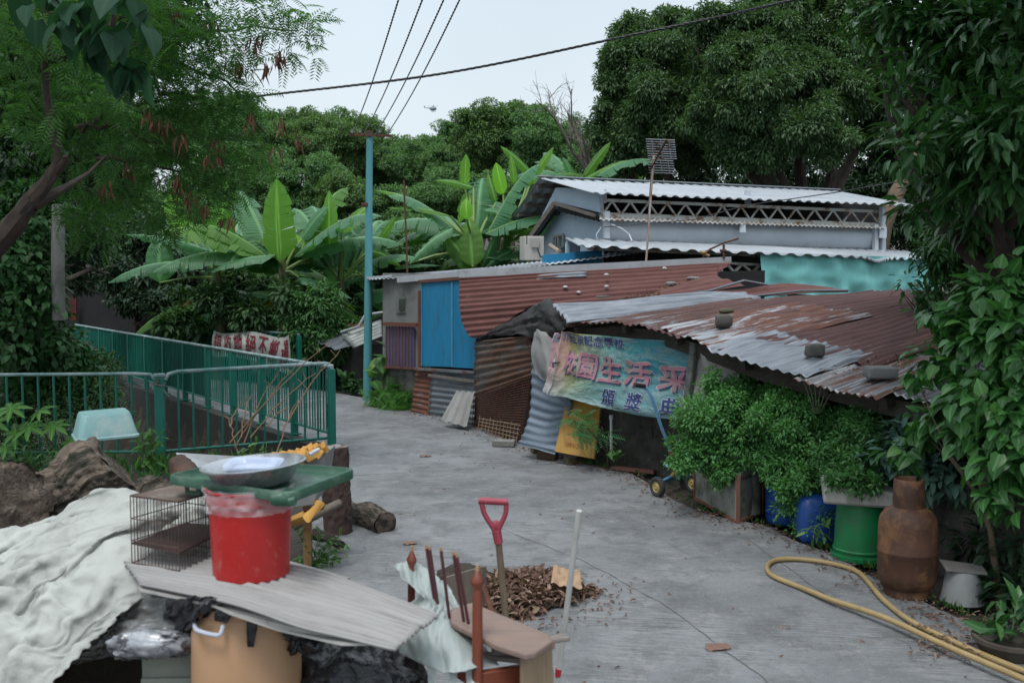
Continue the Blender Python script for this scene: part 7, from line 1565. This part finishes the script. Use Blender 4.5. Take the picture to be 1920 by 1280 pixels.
# fern-like seedling before the yellow board
t = T('seedling', 'feathery seedling spreading in front of the yellow board', 'plant', G(1144, 880))
st0 = G(1140, 882); b = MB(); b.tube([st0, P(1138, 830, 9.1), P(1128, 800, 9.1)], .007, 6); b.tube([P(1136, 845, 9.1), P(1100, 800, 9.1), P(1075, 790, 9.1)], .005, 6); b.go('stem', tr_, t)
feather('foliage', [lob(1095, 795, 9.1, 32, 1, .7), lob(1070, 785, 9.1, 16), lob(1125, 815, 9.1, 22, 1, .5), lob(1085, 815, 9.1, 20, 1, .6)], 46, leafm('leaf_mint', (.07, .20, .09), (.10, .27, .12), None, .5, .35), t, 78, .16)
# ferns and taro by the pole
t = T('fern', 'bright ferns and grasses on the bank right of the teal pole', 'fern', G(745, 765))
r = np.random.default_rng(81); n_ = 260
px_ = r.uniform(712, 772, n_); py_ = r.uniform(712, 768, n_); pos = np.array([A3(P(a, c, 13.9 - .2 * (c - 740) / 30)) for a, c in zip(px_, py_)])
feather('foliage', [lob(735, 735, 13.8, 24, 1, .7), lob(755, 745, 13.6, 20, 1, .6), lob(730, 755, 13.6, 18, 1, .5), lob(765, 725, 13.8, 12), lob(705, 745, 13.9, 14), lob(745, 760, 13.5, 16, 1, .4)], 420, leafm('leaf_fern', (.05, .15, .03), (.09, .23, .05), None, .5, .3), t, 82, .2)
sprig('taro_plant', 'taro plant with arrow leaves beside the base of the teal pole', 'plant', P(705, 735, 14.2), [P(712, 672, 14), P(735, 680, 14), P(695, 690, 14.1), P(740, 660, 14), P(700, 715, 14), P(722, 700, 14)], .30, L_WEED, 83, 2, 'heart', .65)
sprig('weed', 'low leafy weeds at the foot of the small hut wall', 'plant', P(655, 735, 15.6), [P(x, y, 15.5) for x, y in ((640, 705), (655, 700), (670, 712), (680, 725), (645, 725), (660, 720))], .14, L_GLOSS, 84, 8, 'heart', .7)
# round shrub left of the pole
lbP = [lob(x, y, 16.4, r) for x, y, r in ((575, 610, 42), (605, 590, 40), (620, 625, 34), (590, 650, 36), (560, 580, 26), (600, 555, 22), (625, 655, 26), (555, 640, 24))]
lbN = [lob(x + 9 * math.sin(x * 1.7), y + 16 * math.sin(x * .9), d, r * (.75 + .2 * math.sin(x * 2.3))) for x, y, d, r in ((410, 578, 17.0, 36), (470, 580, 16.9, 34), (530, 560, 16.4, 30), (350, 585, 17.5, 36), (380, 590, 19, 55), (450, 600, 19, 50), (520, 560, 19.5, 50), (600, 540, 19.5, 55), (670, 560, 19.5, 50), (430, 540, 19.8, 50), (330, 540, 20, 50), (700, 600, 19, 40), (560, 500, 20, 40), (760, 520, 19, 50), (840, 520, 19.5, 50), (930, 510, 19.5, 50), (1000, 480, 20, 50))]
big_tree('shaded thicket of small leaves filling the gaps below the banana leaves', lbN, 24000, .15, UB, V((-4, 20, 0)), .06, 86, tpl='quad', wr=.45, spread=.15, fill=.3, name='shrub', cat='shrub')
q = P(575, 700, 17.6); big_tree('bright fine-leaved shrub between cloth banner and teal pole', lbP, 9500, .09, leafm('leaf_shrub', (0.046, 0.130, 0.046), (0.098, 0.221, 0.072), (0.156, 0.286, 0.104), .35, .2), V((q.x, q.y, 0)), .05, 85, per=5, wr=.45, spread=.1, fill=.3, name='shrub', cat='shrub')
# dry tan stems over the near railing
b = MB(); rs = random.Random(5)
for (x0, y0, x1, y1) in ((430, 830, 620, 640), (440, 840, 560, 680), (450, 820, 470, 740), (520, 850, 560, 745), (430, 800, 455, 760), (470, 820, 590, 700), (540, 790, 640, 655), (445, 850, 425, 780), (500, 800, 545, 765), (455, 830, 520, 700)):
    a_, c_ = P(x0, y0, 9.0), P(x1, y1, 9.2); pts = [a_.lerp(c_, i / 8) + V((rs.uniform(-.012, .012), 0, .05 * math.sin(i / 8 * 3.14))) for i in range(9)]; b.tube(pts, [.008 - .0006 * i for i in range(9)], 5)
    for k in (3, 5, 7): b.tube([pts[k], pts[k] + V((rs.uniform(-.10, .10), 0, rs.uniform(.0, .10)))], .0025, 4)
b.go('dead_weed', pm('tan_stem', (.30, .20, .12), (.22, .15, .09), 6, .9), label='tangle of dry tan weed stems leaning on the near railing', cat='weed')

# --- bananas
BAN = leafm('banana_leaf', (.085, .20, .045), (.14, .29, .065), None, .33, .5, vein=.55)
BANB = leafm('banana_leaf_blue', (0.058, 0.176, 0.085), (0.111, 0.247, 0.124), None, .26, .35, vein=.5, old=.12, oldc=(.16, .12, .03))
BANY = leafm('banana_leaf_young', (.16, .36, .05), (.20, .42, .07), None, .35, .45, vein=.5)
BANO = leafm('banana_leaf_yellow', (.24, .15, .02), (.30, .20, .03), None, .6, .3, vein=.3, old=.6, oldc=(.16, .09, .03))
for m in (BAN, BANB, BANY):      # fine side veins
    nt = m.node_tree; bs = nt.nodes['Principled BSDF']; tc = nt.nodes['Texture Coordinate']
    sp_ = nt.nodes.new('ShaderNodeSeparateXYZ'); nt.links.new(tc.outputs['UV'], sp_.inputs[0]); wv = nt.nodes.new('ShaderNodeMath'); wv.operation = 'SINE'
    ml = nt.nodes.new('ShaderNodeMath'); ml.operation = 'MULTIPLY'; ml.inputs[1].default_value = 260; nt.links.new(sp_.outputs[1], ml.inputs[0]); nt.links.new(ml.outputs[0], wv.inputs[0])
    bump(nt, bs, wv.outputs[0], .25, .01)
def bleaf(a, mid, c, w, nrm_, torn, mat, parent, seed, fold=.35, label=None):
    """banana blade along a-mid-c; torn = share of the side veins that split"""
    rs = random.Random(seed); a, mid, c = V(a), V(mid), V(c); n = 34; pts = []
    for i in range(n + 1):
        t = i / n; pts.append(a * (1 - t) ** 2 + mid * 2 * t * (1 - t) + c * t * t)
    vs, fs, uv = [], [], []; nn = V(nrm_).normalized(); L = (c - a).length
    prof = lambda t: (min(1, (t / .13)) ** .6) * (1 - max(0, (t - .42) / .58) ** 2.0) ** .85 if t < 1 else 0
    for s_ in (-1, 1):
        i0 = 0; droop = 0
        while i0 < n:
            if torn > 0 and rs.random() < .85: k = rs.choice((1, 1, 2, 2, 3)) if rs.random() < torn else rs.choice((3, 4, 5))
            else: k = n if torn == 0 else 5
            i1 = min(n, i0 + k); gap = (.12 if torn else 0); dr_ = fold + (rs.uniform(-.1, .45) * torn); wob = rs.uniform(.82, 1.05) if torn else 1
            k0 = len(vs); cols = 5
            for i in range(i0, i1 + 1):
                t = i / n; p = pts[i]; d = (pts[min(i + 1, n)] - pts[max(i - 1, 0)]).normalized(); sx = d.cross(nn).normalized(); nz = sx.cross(d)
                f = (i - i0) / (i1 - i0); W_ = w * .5 * prof(min(t, .995)) * wob; lean = .18
                for j in range(cols + 1):
                    q = j / cols; sh = gap * (f - .5) * (q ** 1.5) * -1 * (i1 - i0) / n * L * .5
                    ang = dr_ * (q * .8 + .2); v = p + sx * s_ * W_ * q * math.cos(ang * .8) - nz * W_ * q * math.sin(ang) * (1 if torn else .9) + d * (W_ * q * lean + sh) + nz * .012 * w * math.sin(t * 40 + s_) * q
                    vs.append(v); uv.append((s_ * q * .5, t))
            for i in range(i1 - i0):
                for j in range(cols):
                    fs.append((k0 + i * (cols + 1) + j, k0 + i * (cols + 1) + j + 1, k0 + (i + 1) * (cols + 1) + j + 1, k0 + (i + 1) * (cols + 1) + j))
            i0 = i1
    b = MB(); b.add(vs, fs, uv); me = b.mesh('leaf', True, 80)
    at = me.attributes.new('rnd', 'FLOAT', 'POINT'); at.data.foreach_set('value', [rs.random()] * len(me.vertices))
    o = link('leaf', me, mat, parent)
    if label: o['label'] = label
    m_ = MB(); m_.tube([p - nn * .006 for p in pts[::3]], [w * .022 * (1 - .8 * i / 11) for i in range(len(pts[::3]))], 6); m_.go('midrib', pm('midrib', (.22, .32, .10), (.18, .28, .08), 5, .5), o)
    return o
PST = pm('pseudostem', (.12, .15, .06), (.09, .07, .04), 3, .7, .3, 20, st=(4, 4, .6), dirt=(.07, .045, .03), dsc=3)
def hero(lab, stem_px, d, specs, seed, fillers=6, hgt=1.5, fl=1.5):
    g = P(stem_px[0], stem_px[1], d); t = T('banana_plant', lab, 'banana plant', V((g.x, g.y, 0)), 'banana plants behind the lane'); rs = random.Random(seed)
    topp = V((g.x, g.y, hgt)); b = MB(); b.tube([V((g.x, g.y, -.05)), V((g.x + .03, g.y, hgt * .5)), topp, topp + V((0, 0, .3))], [.13, .10, .07, .04], 12, amp=.1); b.go('pseudostem', PST, t)
    for i, s_ in enumerate(specs):
        (ax, ay), (cx, cy), w = s_[0], s_[1], s_[2]; torn = s_[3] if len(s_) > 3 else 0; mt = s_[4] if len(s_) > 4 else BAN; bow = s_[5] if len(s_) > 5 else 0; fc = s_[6] if len(s_) > 6 else None; lb = s_[7] if len(s_) > 7 else None
        d2 = d + rs.uniform(-.5, .5); a_, c_ = P(ax, ay, d2), P(cx, cy, d2 - rs.uniform(-.2, .4)); mid = a_.lerp(c_, .5) + V((0, -.1, M(bow, d)))
        nrm_ = fc or (rs.uniform(-.3, .3), -1, .35)
        o = bleaf(a_, mid, c_, M(w, d) * 1.0, nrm_, torn, mt, t, seed * 50 + i, .25 if torn == 0 else .5, lb)
        pt = MB(); pt.tube([topp, topp.lerp(a_, .5) + V((0, 0, .05)), a_], [.035, .025, .016], 6, cap=False); pt.go('leaf_stalk', pm('midrib', (.22, .32, .10)), t)
    for k in range(fillers + 7):
        low = k >= fillers
        az = rs.uniform(-.1, 3.24) if low else rs.uniform(-.5, 3.64); el = rs.uniform(-.3, .35) if low else rs.uniform(.1, 1.2); L = rs.uniform(.9, 1.5) * fl; a_ = topp + V((math.cos(az) * .25, math.sin(az) * .25, .25)); dr = V((math.cos(az) * math.cos(el), math.sin(az) * math.cos(el), math.sin(el)))
        c_ = a_ + dr * L - V((0, 0, .35 * L)); mid = a_ + dr * L * .62
        if low: a_ = a_ - V((0, 0, rs.uniform(.4, .9))); c_ = a_ + dr * L - V((0, 0, .5 * L)); mid = a_ + dr * L * .6 + V((0, 0, .1))
        bleaf(a_, mid, c_, L * .34, (dr.z * -math.cos(az) + .01, dr.z * -math.sin(az) - .3, 1.0), rs.choice((.3, .6, .9)), rs.choice((BAN, BANB, BANB)), t, seed * 70 + k, .35)
    return t
U = (0, -.35, 1)
hero('banana plant with one huge upright bright green leaf left of the pole', (532, 640), 17, [
    ((525, 492), (518, 334), 68, .12, BAN, 0, (.05, -1, .1)), ((582, 492), (538, 432), 34, 0, BANY, 0, (.3, -1, .1)), ((618, 470), (617, 357), 34, 0, BAN, 0, (-.3, -1, .2)),
    ((566, 448), (614, 388), 36, 0, BANB, 8, (-.3, -1, .7)), ((515, 478), (376, 512), 44, .25, BANB, 16, U), ((525, 468), (345, 486), 34, .3, BANB, 20, U),
    ((520, 560), (440, 610), 34, .8, BANO, 12, (-.2, -1, .5)), ((560, 520), (660, 560), 34, .7, BANB, 16, U)], 1, 12, 1.9)
hero('banana plant with a drooping torn leaf crossing behind the teal pole', (640, 610), 17.6, [
    ((600, 480), (762, 432), 26, .7, BANB, 26, U), ((640, 436), (692, 384), 26, 0, BAN, 4, (-.2, -1, .6)), ((645, 545), (600, 470), 30, .6, BANB, 6, (.2, -1, .5)),
    ((690, 470), (752, 500), 26, .2, BAN, 14, (.2, -1, .5)), ((640, 530), (728, 520), 26, .4, BANB, 14, U), ((678, 515), (722, 590), 30, .5, BANB, 10, (.3, -1, .6)),
    ((590, 560), (680, 604), 32, .3, BAN, 10, (.1, -1, .8)), ((700, 470), (742, 405), 22, .1, BAN, 2, (-.2, -1, .2))], 2, 12, 1.7)
hero('banana plant behind the feathery branches with two broad upright leaves', (410, 640), 17.6, [
    ((400, 470), (430, 335), 60, 0, BAN, 0, (.1, -1, .1)), ((345, 445), (318, 352), 40, 0, BAN, 0, (.3, -1, .1)), ((345, 430), (330, 390), 20, 0, BANB, 0), ((300, 530), (300, 440), 54, 0, BANB, 0, (.1, -1, .4)),
    ((390, 470), (235, 440), 30, .9, BANB, 18, (0, -.7, 1)), ((470, 470), (400, 420), 26, .3, BANB, 6), ((405, 560), (408, 612), 44, 0, BANB, 2, (0, -1, .3)),
    ((380, 560), (325, 595), 26, .9, BANO, 12), ((460, 450), (490, 400), 24, .2, BANB, 4)], 3, 11, 1.8)
hero('tall banana plant above the shed roof with two big rounded leaves', (888, 600), 17.4, [
    ((886, 500), (880, 408), 46, 0, BAN, 0, (-.1, -1, .1)), ((892, 506), (836, 442), 42, 0, BAN, 4, (.2, -1, .2)), ((875, 412), (874, 372), 24, 0, BANY, 0, (0, -1, .1)), ((872, 350), (874, 289), 24, .2, BAN, 0, (.2, -1, .1)),
    ((888, 352), (815, 338), 17, .4, BAN, 6, (0, -1, .6)), ((835, 412), (706, 357), 24, .7, BAN, 22, (0, -.8, 1)), ((845, 405), (726, 390), 20, .5, BAN, 14, U), ((850, 428), (768, 495), 30, .9, BANB, 18, (0, -.8, 1)),
    ((838, 458), (782, 486), 20, .6, BANB, 8, U), ((930, 380), (915, 325), 20, .4, BAN, 2, (.4, -1, .1)), ((740, 503), (825, 498), 20, 0, BANB, 8, U), ((905, 500), (935, 430), 26, .1, BANB, 2, (-.4, -1, .4)), ((880, 360), (860, 420), 26, .6, BAN, 6)], 4, 9, 2.3)
hero('banana plant with a pale yellow-green curled leaf left of the house roof', (950, 600), 18, [
    ((943, 365), (930, 305), 26, 0, BANY, 0, (.2, -1, .1)), ((1000, 330), (938, 274), 20, .2, BAN, 8, (.2, -1, .5)), ((988, 348), (1038, 276), 20, .1, BAN, 2, (-.3, -1, .2)), ((960, 470), (915, 500), 24, .5, BANB, 8),
    ((950, 420), (1000, 395), 22, .5, BANB, 8, U), ((960, 450), (1005, 425), 24, .4, BAN, 8, U), ((965, 345), (958, 290), 16, .2, BAN, 0), ((945, 405), (905, 395), 22, .6, BANB, 6), ((940, 470), (960, 430), 26, .2, BANB, 2)], 5, 8, 2.3)
hero('banana plant whose leaves rise above the gable roof tip', (1090, 600), 20.5, [
    ((1092, 335), (1145, 266), 22, .2, BAN, 4, (-.3, -1, .3)), ((1095, 338), (1176, 300), 16, .3, BAN, 6, (0, -1, .7)), ((1095, 330), (1045, 328), 15, .3, BAN, 8, U), ((1075, 335), (1055, 295), 16, .2, BANB, 2)], 6, 4, 3.6, 1.0)

# --- fallen leaves: heap and litter
LIT = leafm('dead_leaf', (.095, .052, .04), (.24, .155, .12), (.33, .24, .18), .85, .1)
def litter(name, lab, pts, L, seed, flat=.25, kind=None, cat=None):
    r = np.random.default_rng(seed); n = len(pts); d = r.normal(size=(n, 3)); d[:, 2] *= flat; u = r.normal(size=(n, 3)) * .5 + np.array([0, 0, 1])
    o = leaves(name, np.array(pts), d, u, r.uniform(.5, 1.3, n) * L, r.uniform(.25, .5, n) * L, 'leaf', None, r, LIT, None, curl=1.6); props(o, lab, cat, None, kind); return o
r = np.random.default_rng(91); pts = []; hc = G(988, 1128); hc.y += .08
MBh = MB(); MBh.blob(hc, (.25, .25, .075), .35, 2, 20, 5, flat=-.02); MBh.go('leaf_heap_core', pm('humus', (.07, .045, .03), (.035, .025, .02), 9, .95, 1, 30, bdist=.03), kind='stuff', label='dark compost core of the swept leaf heap')
for k in range(2600):
    a = r.random() * 6.28; q = math.sqrt(r.random()) * (1.0 + .25 * math.sin(a * 3 + 1) + .12 * math.sin(a * 7)); z = .10 * max(0, 1 - q * q) ** .7; pts.append((hc.x + .31 * q * math.cos(a), hc.y + .30 * q * math.sin(a), z + r.random() * .02 + .004))
o = litter('leaf_heap', 'swept heap of brown dead leaves around the shovel', pts, .060, 92, .6, 'stuff')
b = MB(); 
p_ = Pa([[hc + V((.13, -.16, .13)), hc + V((.30, -.16, .10))], [hc + V((.15, -.02, .19)), hc + V((.30, .0, .15))]], lambda u, v: .02 * mn.noise(V((u * 5, v * 5, 0)))); p_.mb(14, 10).go('dry_leaf', pm('tan_leaf', (.40, .27, .17), (.33, .21, .13), 8, .8, .4, 40), label='large tan curled dead leaf on top of the leaf heap', cat='leaf')
# scattered bits along the lane edges
pts = []
el = [V((x, y, 0)) for x, y in lane[11:]]
for k in range(1500):
    i = r.integers(0, len(el) - 1); q = el[i].lerp(el[i + 1], r.random()); off = abs(r.normal()) * .14 - .03; pts.append((q.x - off * .85 + r.normal() * .03, q.y - off * .5, .008 + r.random() * .01))
for k in range(160):
    pts.append((r.uniform(-1.2, 2.2), r.uniform(3.6, 13), .008))
for k in range(300):
    a = r.random() * 6.28; q = 1 + abs(r.normal()) * .45; pts.append((hc.x + .34 * q * math.cos(a), hc.y + .30 * q * math.sin(a), .008 + r.random() * .012))
for k in range(250): q = G(r.uniform(1700, 1900), r.uniform(1150, 1240)); pts.append((q.x, q.y, .01 + r.random() * .03))
litter('leaf_litter', 'small brown leaf litter scattered along the lane edges', pts, .035, 93, .15, 'stuff')
for (x, y, w_, lab) in ((1345, 1216, .13, 'pale brown flat dead leaf lying alone near the bottom of the lane'), (797, 856, .12, 'curled dark dead leaf alone on the upper lane'), (768, 1020, .10, 'yellowish twisted dead leaf behind the left chair post')):
    g = G(x, y); rr2 = random.Random(x); b = MB(); pp = Pa([[g + V((-w_ / 2, -w_ * .35, .008)), g + V((w_ / 2, -w_ * .2, .012))], [g + V((-w_ * .4, w_ * .3, .02)), g + V((w_ * .5, w_ * .35, .008))]], lambda u, v: .012 * mn.noise(V((u * 4 + x, v * 4, 0))))
    pp.mb(12, 8, mask=lambda u, v: (u - .5) ** 2 / .25 + (v - .5) ** 2 / .25 > 1).go('fallen_leaf', pm('tan_leaf2', (.22, .13, .10), (.15, .09, .07), 8, .9), label=lab, cat='leaf')
# pod litter and rubble in the roof valley, debris on the shack roof
pts = []
for k in range(340): f = r.random(); q = P(1190 + 140 * f, 565 - 38 * f, 11.9); pts.append((q.x + r.normal() * .08, q.y + r.normal() * .08, q.z + .02 + r.random() * .03))
for k in range(420):
    u_, v_ = .62 + .38 * r.random(), r.random() * .95; q = cr(eave, u_).lerp(cr(ridge, u_), v_); pts.append((q.x, q.y, q.z + .045 + .03 * r.random()))
litter('roof_litter', 'dead leaves and twigs caught on the tin roofs', pts, .045, 94, .2, 'stuff')
# grass tufts at the gully edge, weeds by the plinth and along the lane foot
def tufts(name, lab, pts, L, seed, mat):
    r = np.random.default_rng(seed); P_ = np.repeat(np.array(pts), 9, 0) + r.normal(size=(len(pts) * 9, 3)) * np.array([.02, .02, 0]); n = len(P_)
    o = leaves(name, P_, r.normal(size=(n, 3)) * .45 + np.array([0, 0, 1]), r.normal(size=(n, 3)), r.uniform(.5, 1.2, n) * L, L * .09, 'quad', None, r, mat, None, curl=1.2); props(o, lab, kind='stuff')
pts = [(x, y, gz(x, y)) for x, y in zip(r.uniform(-6, -2.0, 900), r.uniform(9.4, 13, 900)) if inchan(x, y) > .3 or y < 9.7]
pts += [(x, y, gz(x, y)) for x, y in zip(r.uniform(-4.8, -2.3, 160), r.uniform(7.0, 9.6, 420))]
tufts('grass', 'grass growing in and before the gully', pts, .17, 95, L_BUSH)
pts = []
for k in range(130):
    i = r.integers(0, len(el) - 1); q = el[i].lerp(el[i + 1], r.random()); pts.append((q.x + .06, q.y + .03, 0))
tufts('moss_grass', 'tiny grass and moss tufts along the lane edge', pts, .05, 96, L_WEED)
# vertical weeds hanging at the near left
sprig('weed', 'leafy weed tangle between sawn log and near railing', 'plant', P(60, 880, 8.6), [P(x, y, 8.5) for x, y in ((20, 860), (50, 865), (90, 870), (120, 855), (150, 850), (40, 845), (80, 850), (130, 875), (10, 875))], .09, leafm('leaf_gully', (0.021, 0.067, 0.021), (.05, .13, .035)), 97, 12, wr=.45)
